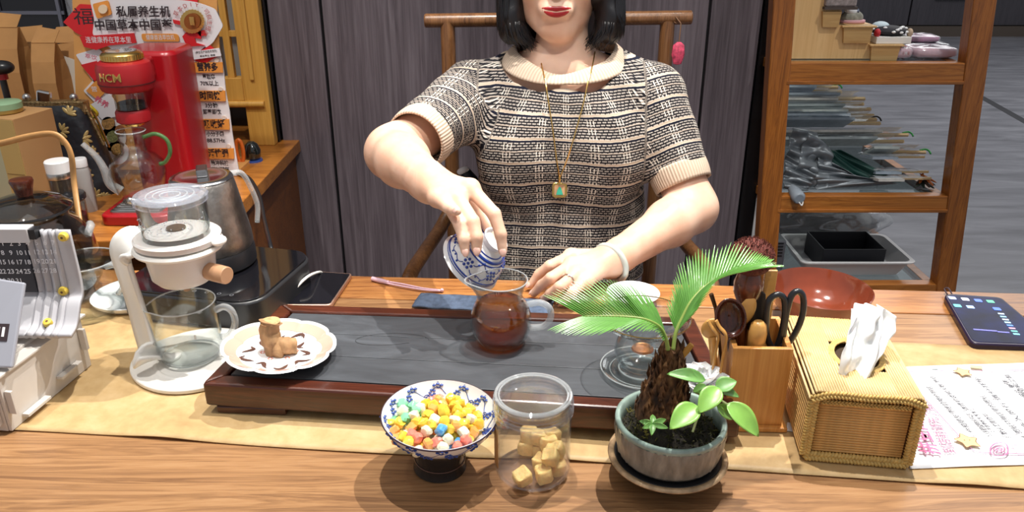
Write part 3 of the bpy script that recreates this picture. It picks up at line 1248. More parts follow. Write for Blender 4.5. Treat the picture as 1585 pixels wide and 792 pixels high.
# hair: a smooth black bob
HAIR = pbr('black_hair', (.006, .006, .008), .38, spec=.5, bump=.25, bs=120, stretch=(6, 6, .4))
hx_ = axis((-.07, .0035), .245)
hy_ = axis((1.32, .0035), 1.60)
hz_ = axis((1.06, .0035), 1.37)
Hf = Field(hx_, hy_, hz_)
Hf.put('ell', tuple(HC + V((.006, .014, .014))), (.102, .110, .112), k=.01)
Hf.put('cap', HC + V((0, .055, -.02)), HC + V((0, .055, -.115)), .082, .068, k=.03, sc=(1.15, .7, 1))
for s in (-1, 1):
    Hf.put('cap', HC + V((.008 + s * .080, -.010, .0)), HC + V((.010 + s * .087, -.028, -.112)), .038, .026, k=.02, sc=(.85, 1.35, 1))
    Hf.put('cap', HC + V((.010 + s * .084, -.030, -.092)), HC + V((.006 + s * .060, -.050, -.133)), .028, .005, k=.012, sc=(.8, 1.3, 1))
# the face stays open
Hf.put('ell', tuple(HC + V((0, -.075, -.045))), (.056, .085, .085), k=.008, sub=True)
Hf.put('cap', HC + V((0, -.12, -.09)), HC + V((0, -.10, -.13)), .056, .044, k=.008, sub=True)
Hf.put('cap', HC + V((0, .0, -.14)), HC + V((0, -.02, -.22)), .050, .056, k=.008, sub=True)
vs, fs = Hf.mesh()
vs = relax(vs, fs, 2, .5)
hair = npob('hair', vs, fs, HAIR, wm)
hb = BVHTree.FromPolygons([tuple(v) for v in vs], [tuple(map(int, f)) for f in fs])
del Hf
g = G()
for i in range(420):
    s_ = random.choice((-1, 1))
    y0 = random.uniform(-.085, .105)
    ln = random.uniform(-.105, -.060) - (.03 if random.random() < .5 else 0)
    P = []
    bend = random.gauss(0, .004)
    for k in range(15):
        if k < 8:
            th = (.02 + 1.5 * k / 7)
            q = HC + V((.006 + s_ * .105 * math.sin(th), y0 * (.55 + .45 * math.sin(th)) + .014, .014 + .115 * math.cos(th)))
        else:
            f = (k - 7) / 7
            q = HC + V((.008 + s_ * (.100 + .004 * f), y0 * (1 + .05 * f) - .012 * f + bend * f, .014 + (ln - .014) * f))
        n_ = hb.find_nearest(q)
        if n_[0] is not None and k < 14:
            q = n_[0] + n_[1] * .0004
        elif P:
            q = P[-1] + (P[-1] - P[-2]) * .8
        P.append(q)
    if any((P[k + 1] - P[k]).length > .05 for k in range(14)):
        continue
    g.tube(P, [.0010] * 11 + [.0010, .0008, .0006, .0002], 5)
for i in range(90):                         # wispy ends turning in towards the neck
    s_ = random.choice((-1, 1))
    x0, y0 = random.uniform(.052, .090), random.uniform(-.062, -.020)
    a = HC + V((.008 + s_ * x0, y0, -.095))
    n_ = hb.find_nearest(a)
    a = n_[0] - n_[1] * .001
    L_ = random.uniform(.034, .052)
    P = [a + V((-s_ * .016 * (k / 6) ** 2 * random.uniform(.6, 1.5), -.004 * k / 6, -L_ * k / 6)) for k in range(7)]
    g.tube(P, [.0012, .0014, .0013, .0011, .0009, .0006, .0002], 5)
ob('hair_strands', g, HAIR, wm, smooth=180, kind='stuff')

# jewellery -----------------------------------------------------------
colbvh = BVHTree.FromPolygons([tuple(v.co) for v in col_o.data.vertices], [tuple(p.vertices) for p in col_o.data.polygons])


def on_shirt(px, py, off=.003):
    d = ray(px, py).normalized()
    h = [q.ray_cast(cam.location, d) for q in (shirtbvh, bodybvh, colbvh)]
    h = [x for x in h if x[0] is not None]
    h = min(h, key=lambda x: x[3])
    return h[0] - d * off


def spline2(p):
    return [(v.x, v.y) for v in spline([V((x, y, 0)) for x, y in p], 3)]


pend = on_shirt(866, 294, .006)
nk = thing('necklace', 'thin gold chain necklace with a square green pendant on the striped top', 'necklace', pend)
for p in ([(838, 98), (840, 108), (842, 116), (844, 124), (845, 131), (846, 138), (851, 170), (857, 210), (862, 250), (866, 274)], [(921, 80), (918, 96), (915, 110), (912, 120), (909, 132), (903, 160), (892, 200), (880, 240), (867, 274)]):
    q = [on_shirt(x, y, .005) for x, y in spline2(p)]
    dep = [(v - cam.location).length for v in q]
    for _ in range(200):                    # the chain hangs taut over the collar's edge
        for i in range(1, len(dep) - 1):
            dep[i] = min(dep[i], (dep[i - 1] + dep[i + 1]) / 2)
    q = [cam.location + (v - cam.location).normalized() * d_ - pend for v, d_ in zip(q, dep)]
    ob('chain', G().tube(q, .0012, 6), GOLD, nk)
tc = on_shirt(866, 278, .005) - pend
ob('bail', G().lathe([(.0012, -.006), (.0022, -.004), (.0022, .004), (.0012, .006)], 12, c=tc), GOLD, nk)
nd = V((0, -1, .28)).normalized()
rm = M.Rotation(R(74), 4, 'X')
ob('pendant_frame', G().prism(rrect(.026, .026, .006), -.0022, .0022).xf(rm), GOLD, nk, bevel=.0008)
ob('pendant_stone', G().prism(rrect(.018, .018, .003), .0022, .0030).xf(rm), pbr('pendant_stone', hexc('b98d68'), .25), nk)
ob('green_figure', G().prism([(-.006, -.008), (.006, -.008), (.004, -.001), (.002, .005), (-.001, .006), (-.004, .0)], .0030, .0045).xf(rm), pbr('green_jade', hexc('3aa084'), .25), nk)

fa = (wrL - elL).normalized()
e1 = fa.orthogonal().normalized()
e2 = fa.cross(e1)
bc = wrL + fa * .004 + V((0, 0, -.004))
bg = thing('bracelet', 'pale jade bangle on the wrist of the woman', 'bracelet', bc)
ob('ring', G().tube([(e1 * math.cos(a) + e2 * math.sin(a)) * .0312 for a in [2 * PI * i / 48 for i in range(48)]], .0052, 12, closed=True), pbr('pale_jade', hexc('c4cdc6'), .12, coat=.6, sss=.2), bg)
J = LH['ring']
rc = J[0].lerp(J[1], .48)
fa = (J[1] - J[0]).normalized()
e1 = fa.orthogonal().normalized()
e2 = fa.cross(e1)
rg = thing('finger_ring', 'thin silver ring with a tiny stone on the resting hand', 'ring', rc)
ob('band', G().tube([(e1 * math.cos(a) + e2 * math.sin(a)) * .0100 for a in [2 * PI * i / 36 for i in range(36)]], .0011, 8, closed=True), STEEL, rg)
ob('stone', G().ball(V((0, -.004, .0100)), .0018, 8, 6), pbr('tiny_diamond', (.9, .92, .95), .05, coat=1), rg)
# dark knob seen beside her elbow
kp = pt(722, 268, 1.52)
kn = thing('bag_handle', 'navy blue bag handle with white end peeking out behind her forearm', 'handle', kp)
ob('stem', G().tube([V((-.004, 0, .004)), V((.008, .0, -.014)), V((.018, .0, -.045)), V((.022, .0, -.11))], [.011, .014, .013, .012], 14), pbr('navy_leather', hexc('1c2636'), .5), kn)
ob('cap', G().ball(V((-.006, -.002, .006)), (.013, .010, .007), 14, 8, rot=rotm(y=-20)), WHITE, kn)

# the cup she pours from -----------------------------------------------
BLUE = pbr('cobalt_blue', hexc('23419a'), .2, coat=.3)
rim_c = pt(724, 410, 1.085)
foot_c = pt(768, 370, 1.050)
axv = (rim_c - foot_c)
ax = axv.normalized()
gw = thing('gaiwan_cup', 'blue and white porcelain cup tipped by the woman over the glass pitcher', 'cup', foot_c,
           rot=ax.to_track_quat('Z', 'Y').to_euler())
Lc = .052
prof = [(0, .004), (.014, .004), (.0165, 0), (.019, 0), (.0165, .006), (.0145, .010), (.017, .013), (.028, .019), (.036, .029), (.040, .041), (.0425, Lc), (.046, Lc + .004),
        (.0445, Lc + .0045), (.040, Lc), (.037, .041), (.033, .030), (.025, .021), (0, .016)]
ob('bowl', G().lathe(prof, 56), WHITE, gw)


def prof_r(z):
    pr = [(.017, .013), (.028, .019), (.036, .029), (.040, .041), (.0425, Lc)]
    for (r0, z0), (r1, z1) in zip(pr, pr[1:]):
        if z <= z1:
            return r0 + (r1 - r0) * (z - z0) / (z1 - z0)
    return pr[-1][0]


g = G()
for zz, r_ in ((.0155, .0010), (.0185, .0022), (.0225, .0012), (.0475, .0013), (.0505, .0008)):
    g.tube([(prof_r(zz) * math.cos(a), prof_r(zz) * math.sin(a), zz) for a in [2 * PI * i / 48 for i in range(48)]], r_, 6, closed=True)
for k in range(6):
    a0 = 2 * PI * k / 6
    for q in range(7):                       # a round flower
        r0 = .0 if q == 0 else .0055
        b_ = 2 * PI * q / 6
        zz, a1 = .033 + r0 * math.sin(b_), a0 + r0 * math.cos(b_) / .037
        rr = prof_r(zz)
        g.ball((rr * math.cos(a1), rr * math.sin(a1), zz), .0022, 8, 6)
    for s in (-1, 1):                        # curling stems
        P = []
        for i in range(14):
            t = i / 13
            zz = .033 + s * (.004 + .008 * t * (1 - t) * 2) + .002 * math.sin(t * 9)
            a1 = a0 + .16 + t * .7
            rr = prof_r(zz) + .0001
            P.append((rr * math.cos(a1), rr * math.sin(a1), zz))
        g.tube(P, .0007, 5)
        for t in (3, 7, 10):
            p = V(P[t])
            g.ball(p + V((0, 0, s * .0018)), (.0017, .0017, .0017), 6, 5)
ob('flower_pattern', g, BLUE, gw, smooth=180)
# ------------------------------------------------------------------ tea tray and what stands on it
RED = wood('tray_wood', hexc('2c120a'), hexc('4f2416'), 0, 1.2, .28, .3, hexc('6b3522'))
m, nt, b = new_mat('slate')
vec = tex_coord(nt)
f1 = E(nt, noise_tex(nt, tex_coord(nt, scale=(2, 6, 2)), 4, 6, .65, .8))
nt.links.new(ramp(nt, f1, [(.3, hexc('34363a')), (.55, hexc('45484d')), (.75, hexc('565a60'))]), b.inputs['Base Color'])
b.inputs['Roughness'].default_value = .5
bumpn(nt, b, noise_tex(nt, vec, 60, 5), .15, .001)
SLATE = m
TTZ = .805
fl, bl, br = V((-.3600, .797, 0)), V((-.340, 1.006, 0)), V((.2558, .9765, 0))
trot = math.atan2(-.0315, .592)
ctr = V((fl.x, fl.y, 0))
tw, td = .605, .218
tray = thing('tea_tray', 'dark brown wooden tea tray with a grooved grey slate top', 'tray', (fl.x + .003, fl.y, RZ), math.degrees(trot) - .9)
h = TTZ - RZ
fw = .021


def frame_bar(a, b, w_, z0, z1):
    pass


SKL, SKR = .012, .010
YF = lambda x: .008 - .022 * x / tw      # the tray's near edge runs a little askew
ob('front_rail', G().prism([(-SKL, YF(0)), (tw + SKR, YF(tw)), (tw + SKR - fw, fw + YF(tw)), (fw - SKL, fw + YF(0))], .010, h), RED, tray, smooth=0, bevel=.003)
ob('back_rail', G().prism([(fw + SKL, td - fw), (tw - fw - SKR, td - fw), (tw - SKR, td), (SKL, td)], .010, h), RED, tray, smooth=0, bevel=.003)
ob('side_rail', G().prism([(-SKL, YF(0)), (fw - SKL, fw + YF(0)), (fw + SKL, td - fw), (SKL, td)], .010, h), RED, tray, smooth=0, bevel=.003)
ob('side_rail', G().prism([(tw + SKR, YF(tw)), (tw - SKR, td), (tw - fw - SKR, td - fw), (tw - fw + SKR, fw + YF(tw))], .010, h), RED, tray, smooth=0, bevel=.003)
ob('bottom_board', G().prism([(fw - SKL + .002, fw + YF(0)), (tw - fw + SKR - .002, fw + YF(tw)), (tw - fw - SKR - .002, td - fw), (fw + SKL + .002, td - fw)], .012, .018), RED, tray, smooth=0)
for x in (.0, tw - .085):
    for y in (YF(x + .04) + .002, td - .03):
        ob('foot', G().prism([(x, y), (x + .085, y), (x + .085, y + .03), (x, y + .03)], 0, .0098), RED, tray, smooth=0, bevel=.002)
gx0, gx1 = fw + .004, tw - fw - .004


def slab(ya, yb):
    k = lambda y: (y - fw) / (td - 2 * fw) * 2 - 1
    w_ = lambda y, x: y + YF(x) * (1 - (y - fw) / (td - 2 * fw))
    return G().prism([(gx0 + SKL * k(ya), w_(ya, 0)), (gx1 - SKR * k(ya), w_(ya, tw)), (gx1 - SKR * k(yb), w_(yb, tw)), (gx0 + SKL * k(yb), w_(yb, 0))], .018, h - .0015)


for i in range(3):
    y0 = fw + .003 + i * (td - 2 * fw - .006) / 3
    y1_ = fw + .003 + (i + 1) * (td - 2 * fw - .006) / 3
    ob('slate_slab', slab(y0 + (.0004 if i else 0), y1_ - .0004), SLATE, tray, smooth=0, bevel=.0006)
SZ = TTZ - .0013       # slate surface
# faint scratched swirls and letters in the slate
for px, py, s_ in ((600, 517, .030),):
    P = [V((s_ * 1.6 * math.cos(a * .9), s_ * .55 * math.sin(a), 0)) for a in [i * .2 for i in range(30)]]
    ob('scratch', G().tube(P, .0003, 4, flat=.2), pbr('scratch_grey', hexc('2a2b2e'), .6), tray, loc=at(px, py, SZ + .0002) - V(tray.location), rot=(0, 0, 0))

# scalloped saucer with a dried root ---------------------------------------
PEACH = pbr('peach_glaze', hexc('e6aa98'), .18, coat=.4)
pcn = at(433, 548, .812)
sau = thing('scalloped_saucer', 'white scalloped porcelain saucer with a peach border and brown scrolls', 'saucer', pcn, rot=(R(-1), R(4.0), R(12)))


def scal(a, r):
    return r * (1 + .035 * abs(math.cos(a * 4)) ** .7 - .03 * (1 - abs(math.cos(a * 4))) ** 3)


PR = .067


def plate_z(r):
    q = r / PR
    return .0008 + .0115 * max(0, (q - .55) / .45) ** 1.7


def plate_fn(top):
    def fn(u, v):
        a = u * 2 * PI
        r = scal(a, PR * v) if v > .5 else PR * v
        return (r * math.cos(a), r * math.sin(a), plate_z(PR * v) + (.0032 if top else 0) - (.0 if top else 0))
    return fn


g = G().grid(plate_fn(True), 128, 24, cu=True)
g.grid(plate_fn(False), 128, 24, cu=True)
n1 = 128 * 24
g.f += [(23 * 128 + i, 23 * 128 + (i + 1) % 128, n1 + 23 * 128 + (i + 1) % 128, n1 + 23 * 128 + i) for i in range(128)]
g.m = [0] * len(g.f)
ob('dish', g, WHITE, sau, smooth=180)


def band(u, v):
    a = u * 2 * PI
    q = .74 + .20 * v
    r = scal(a, PR * q)
    return (r * math.cos(a), r * math.sin(a), plate_z(PR * q) + .0036)


ob('border_pattern', G().grid(band, 128, 6, cu=True), PEACH, sau, smooth=180)
BRN = pbr('brown_glaze', hexc('5a4038'), .25)
PNK = pbr('rose_glaze', hexc('d07058'), .25)
g, g2 = G(), G()
random.seed(3)
for k in range(10):
    a0 = 2 * PI * k / 10 + .2
    rr = PR * random.choice((.45, .58, .62))
    P, W = [], []
    for i in range(9):
        t = i / 8
        aa = a0 + .45 * t
        r = rr + PR * .09 * math.sin(t * PI * (1.4 if k % 2 else -1.4))
        P.append((r * math.cos(aa), r * math.sin(aa), plate_z(r) + .0036))
        W.append(.0004 + .0026 * math.sin(PI * t) ** 1.2)
    g.tube(P, W, 6, flat=.2)
    for j in (-1, 1):
        g.tube([(p[0] * (1 + .07 * j), p[1] * (1 + .07 * j), p[2]) for p in P[1:7]], .0003, 4, flat=.3)
for k in range(6):
    a0 = 2 * PI * k / 6
    r = PR * .30
    for q in range(6):
        g2.ball((r * math.cos(a0) + .0026 * math.cos(q * 1.05), r * math.sin(a0) + .0026 * math.sin(q * 1.05), .0040), (.0013, .0013, .0003), 6, 4)
ob('scroll_pattern', g, BRN, sau, kind='stuff')
ob('flower_pattern', g2, PNK, sau, kind='stuff')

ROOT = pbr('dried_root', hexc('a07c55'), .75, var=.35, vs=90, bump=.6, bs=120, stretch=(1, 1, .4))


def root_mesh(P, rr, seed, n=20):
    g = G().tube(spline(P, 5), [rr[min(len(rr) - 1, i // 5)] for i in range(5 * (len(P) - 1) + 1)], n)
    out = []
    c = sum((V(p) for p in P), V()) / len(P)
    for v in g.v:
        v = V(v)
        nz = mnoise.noise(v * 95 + V((seed, 0, 0)))
        nz2 = mnoise.noise(V((v.x * 300, v.y * 300, v.z * 60)) + V((seed, 3, 0)))
        d = (v - c)
        d.z *= .2
        out.append(v + d.normalized() * (nz * .0022 + nz2 * .0012))
    g.v = [tuple(v) for v in out]
    return g


pz = pcn + V((0, 0, .0045))
rt = thing('dried_root', 'chunky dried ginseng root standing on the scalloped saucer', 'root', pz + V((0, -.006, 0)))
rt.scale = (1.05, 1.05, 1.3)
ob('stump', root_mesh([(-.006, 0, .0), (-.006, .001, .011), (-.008, .003, .021), (-.006, .006, .032)], [.0095, .0115, .0105, .0135], 1), ROOT, rt, smooth=60)
ob('side_root', root_mesh([(.000, .001, .010), (.008, .0, .008), (.016, .003, .007), (.022, .005, .006)], [.0085, .009, .008, .006], 5), ROOT, rt, smooth=60)
ob('side_root', root_mesh([(-.004, .0, .018), (.001, -.003, .010), (.002, -.007, .004), (.001, -.010, .002)], [.0065, .0065, .006, .0045], 9), ROOT, rt, smooth=60)
ob('cut_face', G().lathe([(0, .0012), (.009, .001), (.0115, 0), (.0115, -.001), (0, -.001)], 20, c=(-.006, .006, .0325)), pbr('root_cut', hexc('c9a070'), .8, var=.3, vs=200), rt)

# glass pitcher with tea ---------------------------------------------------
pp = V((aty(775, 445, .905).x, .905, SZ))
pit = thing('glass_pitcher', 'clear glass fair cup pitcher half full of amber tea', 'pitcher', pp)
PZ = 1.13
out = [(.0, .0), (.024, .0), (.029, .003), (.036, .013), (.0395, .026), (.0385, .038), (.034, .049), (.0285, .057), (.0275, .062), (.030, .071), (.034, .080)]
inn = [(.0325, .080), (.0285, .071), (.0260, .062), (.0270, .057), (.0325, .049), (.037, .038), (.038, .026), (.0345, .0145), (.028, .0055), (.0, .004)]
def spout(g):
    vs = []
    for x, y, z in g.v:
        a = math.atan2(y, x)
        k = max(0, math.cos(a - PI * 1.02)) ** 8
        if z > .06:
            q = (z - .06) / .02
            x, y = x * (1 + .22 * k * q), y * (1 + .10 * k * q)
        vs.append((x, y, z))
    g.v = vs
    return g


out, inn = [(r, z * PZ) for r, z in out], [(r, z * PZ) for r, z in inn]
ob('body', spout(G().lathe(out + inn, 64)), GLASS, pit, smooth=180)
ob('rim_glint', spout(G().tube([(.0338 * math.cos(a), .0338 * math.sin(a), .080 * PZ) for a in [2 * PI * i / 64 for i in range(64)]], .0009, 6, closed=True)), GLASSR, pit, smooth=180)  # whitish ring painting the bright highlight along the pitcher rim
ob('handle', G().tube(spline([(.033, -.001, .056), (.050, -.004, .060), (.062, -.006, .053), (.063, -.006, .038), (.054, -.004, .026), (.038, -.002, .023)], 6), .0042, 12), GLASSR, pit, smooth=180)
m, nt, b = new_mat('amber_tea')
nt.nodes.remove(b)
lw = nt.nodes.new('ShaderNodeLayerWeight')
lw.inputs[0].default_value = .5
fc = E(nt, lw.outputs['Facing'])
tr = nt.nodes.new('ShaderNodeBsdfTransparent')
nt.links.new(mixc(nt, fc.pow(1.3), (.84, .36, .07), (.34, .09, .008)), tr.inputs[0])
gl = nt.nodes.new('ShaderNodeBsdfGlossy')
gl.inputs['Roughness'].default_value = .03
df = nt.nodes.new('ShaderNodeBsdfDiffuse')
df.inputs[0].default_value = (.42, .13, .018, 1)  # orange mixed in for the glow of light inside the tea
m1 = nt.nodes.new('ShaderNodeMixShader')
m1.inputs[0].default_value = .13
nt.links.new(tr.outputs[0], m1.inputs[1])
nt.links.new(df.outputs[0], m1.inputs[2])
m2 = nt.nodes.new('ShaderNodeMixShader')
nt.links.new((fc.pow(5.0) * .5 + .04).o, m2.inputs[0])
nt.links.new(m1.outputs[0], m2.inputs[1])
nt.links.new(gl.outputs[0], m2.inputs[2])
nt.links.new(m2.outputs[0], nt.nodes['Material Output'].inputs[0])
TEA = m
ob('tea', G().lathe([(0, .0046), (.0275, .0060), (.0340, .0150), (.0374, .0275), (.0366, .041), (.0322, .0535), (.0280, .060), (0, .060)], 48), TEA, pit, smooth=60)

# glass strainer set (bowl on a round glass cup over a glass coaster) ---------
gp = at(992, 574, SZ)
st_ = thing('glass_strainer_cup', 'clear glass tea cup with a wide shallow funnel bowl standing on the slate', 'cup', gp)
ob('coaster', G().lathe([(0, 0), (.040, 0), (.048, .003), (.050, .006), (.0485, .0065), (.046, .0045), (.030, .003), (.028, .0055), (.0265, .003), (0, .0025)], 64), GLASS, st_, smooth=60)
ob('cup_body', G().lathe([(0, .004), (.016, .004), (.024, .008), (.0315, .018), (.034, .030), (.0315, .042), (.026, .051), (.0245, .056), (.0232, .056), (.0245, .051), (.030, .042), (.0325, .030), (.030, .019), (.023, .0098), (0, .006)], 56), GLASS, st_, smooth=180)
ob('funnel_bowl', G().lathe([(.0105, .030), (.013, .044), (.021, .055), (.034, .062), (.049, .068), (.0545, .0755), (.0535, .0765), (.048, .070), (.034, .064), (.0205, .057), (.0115, .045), (.009, .030)], 64), GLASS, st_, smooth=180)
for r_, z_, k_ in ((.0492, .0062, .0009), (.038, .0022, .0006), (.0272, .0048, .0011)):
    ob('coaster_ring', G().tube([(r_ * math.cos(a), r_ * math.sin(a), z_) for a in [2 * PI * i / 56 for i in range(56)]], k_, 6, closed=True), GLASSR, st_)
ob('gold_rim', G().tube([(.054 * math.cos(a), .054 * math.sin(a), .076) for a in [2 * PI * i / 64 for i in range(64)]], .0006, 6, closed=True), GOLD, st_)
ob('strainer_mesh', G().lathe([(0, .0285), (.010, .029), (.0135, .031), (.0125, .033), (.009, .0315), (0, .031)], 32), pbr('copper_mesh', hexc('b8794e'), .35, .8), st_)

# white dish on the back plank
dp = at(979, 467, TZ + .001)
wd = thing('white_dish', 'plain white porcelain dish lying on the back plank near her hand', 'dish', dp)
ob('body', G().lathe([(0, 0), (.018, 0), (.020, .003), (.032, .009), (.040, .0155), (.041, .017), (.039, .0168), (.030, .0118), (.018, .0075), (0, .007)], 56), WHITE, wd, smooth=60)

# blue cloth
cl = at(700, 470, TZ + .002)


def cloth(u, v):
    a = at(652, 459, TZ).lerp(at(858, 470, TZ), u)
    c = at(638, 479.5, TZ).lerp(at(850, 492, TZ), u)
    p = a.lerp(c, 1 - v) - V((cl.x, cl.y, TZ + .002))
    return (p.x, p.y, .0035 + .0016 * mnoise.noise(V((u * 9, v * 4, 0))) + .001 * math.sin(v * PI))


o = ob('tea_cloth', G().grid(cloth, 50, 12), pbr('blue_cloth', hexc('4c5a70'), .9, var=.3, vs=120, bump=.4, bs=600), smooth=180, solid=.003, loc=cl)
tag(o, 'folded slate blue tea cloth tucked behind the tray', 'cloth')

# pink wrist strap
sp0 = at(630, 440, TZ + .003)
sg = thing('wrist_strap', 'pale pink looped phone strap lying on the back plank', 'strap', sp0)
PINK = pbr('pink_strap', hexc('d9b3bf'), .5)
q = [at(x, y, TZ + .0035) - sp0 for x, y in ((588, 434), (620, 439), (655, 446), (684, 449.5), (660, 449), (625, 443.5), (598, 438), (588, 435))]
ob('loop', G().tube(spline(q, 6), .0016, 8), PINK, sg)
q = [at(x, y, TZ + .0045) - sp0 for x, y in ((576, 431), (590, 434.5), (602, 437))]
ob('clasp', G().tube(q, [.0038, .0042, .003], 10), PINK, sg)
ob('knot', G().ball(at(684, 449, TZ + .004) - sp0, .0032, 10, 8), PINK, sg)

# candy bowl ----------------------------------------------------------------
cb = at(681, 719, RZ - .001)
bw = thing('candy_bowl', 'footed white bowl with blue scrolls and a black base, heaped with candies', 'bowl', cb, rot=(R(2), R(2), 0))
BSC = .94
bw.scale = (BSC,) * 3
bprof = [(.031, .036), (.040, .043), (.053, .053), (.0615, .064), (.0655, .0735)]
ob('bowl', G().lathe([(0, .034), (.030, .0345)] + bprof + [(.0645, .0745), (.0600, .0655), (.0515, .0555), (.0395, .0465), (.028, .0415), (0, .041)], 64), WHITE, bw, smooth=50)
ob('rim_line', G().tube([(.0655 * math.cos(a), .0655 * math.sin(a), .0733) for a in [2 * PI * i / 72 for i in range(72)]], .0009, 6, closed=True), pbr('brown_rim', hexc('3d2a33'), .3), bw)
ob('foot', G().lathe([(0, 0), (.031, 0), (.0305, .002), (.0292, .006), (.0285, .018), (.0290, .034), (.0285, .036), (0, .036)], 48), pbr('black_glaze', (.012, .011, .011), .12, coat=.5), bw, smooth=50)
ob('foot_band', G().tube([(.0293 * math.cos(a), .0293 * math.sin(a), .0125) for a in [2 * PI * i / 48 for i in range(48)]], .0006, 6, closed=True), pbr('brown_line', hexc('6b4a3a'), .3), bw)


def inner(q, a, lift=.0003):           # q 0 at the bottom of the wall, 1 at the rim
    pr = [(.0395, .0465), (.0515, .0555), (.0600, .0655), (.0645, .0745)]
    t = q * 3
    i = min(2, int(t))
    f = t - i
    r = pr[i][0] + (pr[i + 1][0] - pr[i][0]) * f
    z = pr[i][1] + (pr[i + 1][1] - pr[i][1]) * f
    return V(((r - lift) * math.cos(a), (r - lift) * math.sin(a), z + lift))


def outer(q, a):
    t = q * 4
    i = min(3, int(t))
    f = t - i
    r = bprof[i][0] + (bprof[i + 1][0] - bprof[i][0]) * f
    z = bprof[i][1] + (bprof[i + 1][1] - bprof[i][1]) * f
    return V(((r + .0002) * math.cos(a), (r + .0002) * math.sin(a), z))


g = G()
for surf, q0, kk in ((inner, .58, 12), (outer, .70, 12)):
    for k in range(kk):
        a0 = 2 * PI * k / kk
        P = [surf(q0 + .14 * math.sin(t * 2 * PI / 12), a0 + t * (2 * PI / kk) / 12) for t in range(13)]
        g.tube(P, .0005, 5, flat=.5)
        for s in (-1, 1):
            # a spiral curl
            aq = a0 + (.12 if s > 0 else .36)
            P = [surf(q0 + s * .16 + .11 * (1 - t / 14) * math.sin(t * .55), aq + .085 * (1 - t / 14) * math.cos(t * .55)) for t in range(13)]
            g.tube(P, [.0004 + .0008 * (t / 12) for t in range(13)], 5, flat=.5)
            for j in range(3):
                p = surf(min(.97, q0 + s * (.22 + .05 * (j == 1))), aq + (j - 1) * .075)
                g.ball(p, (.0022, .0022, .0010), 7, 5)
        p = surf(q0 - .02, a0 + .24)
        for j in range(5):
            g.ball(surf(q0 - .02 + .08 * math.sin(j * 1.256), a0 + .24 + .05 * math.cos(j * 1.256)), (.0020, .0020, .0009), 7, 5)
ob('scroll_pattern', g, pbr('scroll_blue', hexc('2f4a94'), .2), bw, smooth=180, kind='stuff')


def candy_mat(name, col, a=.35):
    m, nt, b = new_mat(name)
    b.inputs['Base Color'].default_value = c4(col)
    b.inputs['Roughness'].default_value = .12
    b.inputs['Subsurface Weight'].default_value = .5
    b.inputs['Subsurface Radius'].default_value = (.006, .005, .004)
    b.inputs['Coat Weight'].default_value = .6
    b.inputs['Transmission Weight'].default_value = a
    return m


CAND = {'yellow': candy_mat('yellow_candy', (1, .70, .08), .12), 'orange': candy_mat('orange_candy', (1, .45, .12), .12), 'red': candy_mat('red_candy', (1, .30, .22), .12),
        'green': candy_mat('green_candy', (.30, .80, .45), .15), 'blue': candy_mat('blue_candy', (.15, .5, .95), .12), 'pale': candy_mat('pale_candy', (1, .95, .70), .12)}


def lump(r, seed, n=10, m_=7, box=.5):
    g = G().ball((0, 0, 0), (r, r * .85, r * .75), n, m_)
    out = []
    for v in g.v:
        v = V(v)
        c = V([math.copysign(abs(x / r) ** box * r, x) for x in v])
        c += v.normalized() * mnoise.noise(v * (1.4 / r) + V((seed, seed * 2, 0))) * r * .35
        out.append(tuple(c))
    g.v = out
    return g


protos = {}
bot = V(bw.location)
random.seed(11)
spots = []
tries = 0
while len(spots) < 105 and tries < 20000:
    tries += 1
    a, rr = random.uniform(0, 2 * PI), .050 * math.sqrt(random.random())
    x, y = rr * math.cos(a), rr * math.sin(a)
    top = .071 - .010 * (rr / .05) ** 2
    lay_ = random.random()
    z = max(.049 + .5 * max(0, rr - .030), top - .012 * (lay_ < .35))
    p = V((x - .003, y - .004, z))
    if all((p - q).length > .0086 for q in spots):
        spots.append(p)
clabel = {'yellow': 'small glossy yellow hard candy heaped in the blue scroll bowl', 'orange': 'small orange hard candy among yellow ones in the bowl',
          'red': 'small red hard candy among yellow ones in the bowl', 'green': 'small green hard candy at the edge of the bowl',
          'blue': 'small blue hard candy near the front of the bowl', 'pale': 'small pale clear hard candy among yellow ones in the bowl'}
for i, p in enumerate(spots):
    ang_ = math.atan2(p.y, p.x)
    if p.x < -.020 and p.y > -.004:
        c = random.choice(('green', 'green', 'pale'))
    elif .006 < p.x < .026 and p.y < -.026:
        c = random.choice(('blue', 'pale', 'red'))
    elif p.y > .018 and p.x < 0:
        c = random.choice(('red', 'orange', 'yellow'))
    elif p.y < -.022:
        c = random.choice(('orange', 'red', 'yellow', 'pale'))
    else:
        c = random.choice(('yellow', 'yellow', 'yellow', 'orange', 'pale'))
    if c not in protos:
        protos[c] = ob('hard_candy', lump(.0066, len(protos) * 3.1, 9, 6, .75), CAND[c], smooth=30, loc=bot + p)
        o = protos[c]
    else:
        o = protos[c].copy()
        COL.objects.link(o)
        o.location = bot + p * BSC
    o.rotation_euler = (random.uniform(0, 6), random.uniform(0, 6), random.uniform(0, 6))
    zone = 'on the top of the heap' if p.xy.length < .018 else ('at the right side of the heap' if abs(p.x) > abs(p.y) and p.x > 0 else 'at the left side of the heap' if abs(p.x) > abs(p.y) else 'at the far side of the heap' if p.y > 0 else 'at the near side of the heap')
    tag(o, 'glossy %s hard candy %s in the blue scroll bowl' % (c, zone), 'candy', '%s candies %s' % (c, zone))

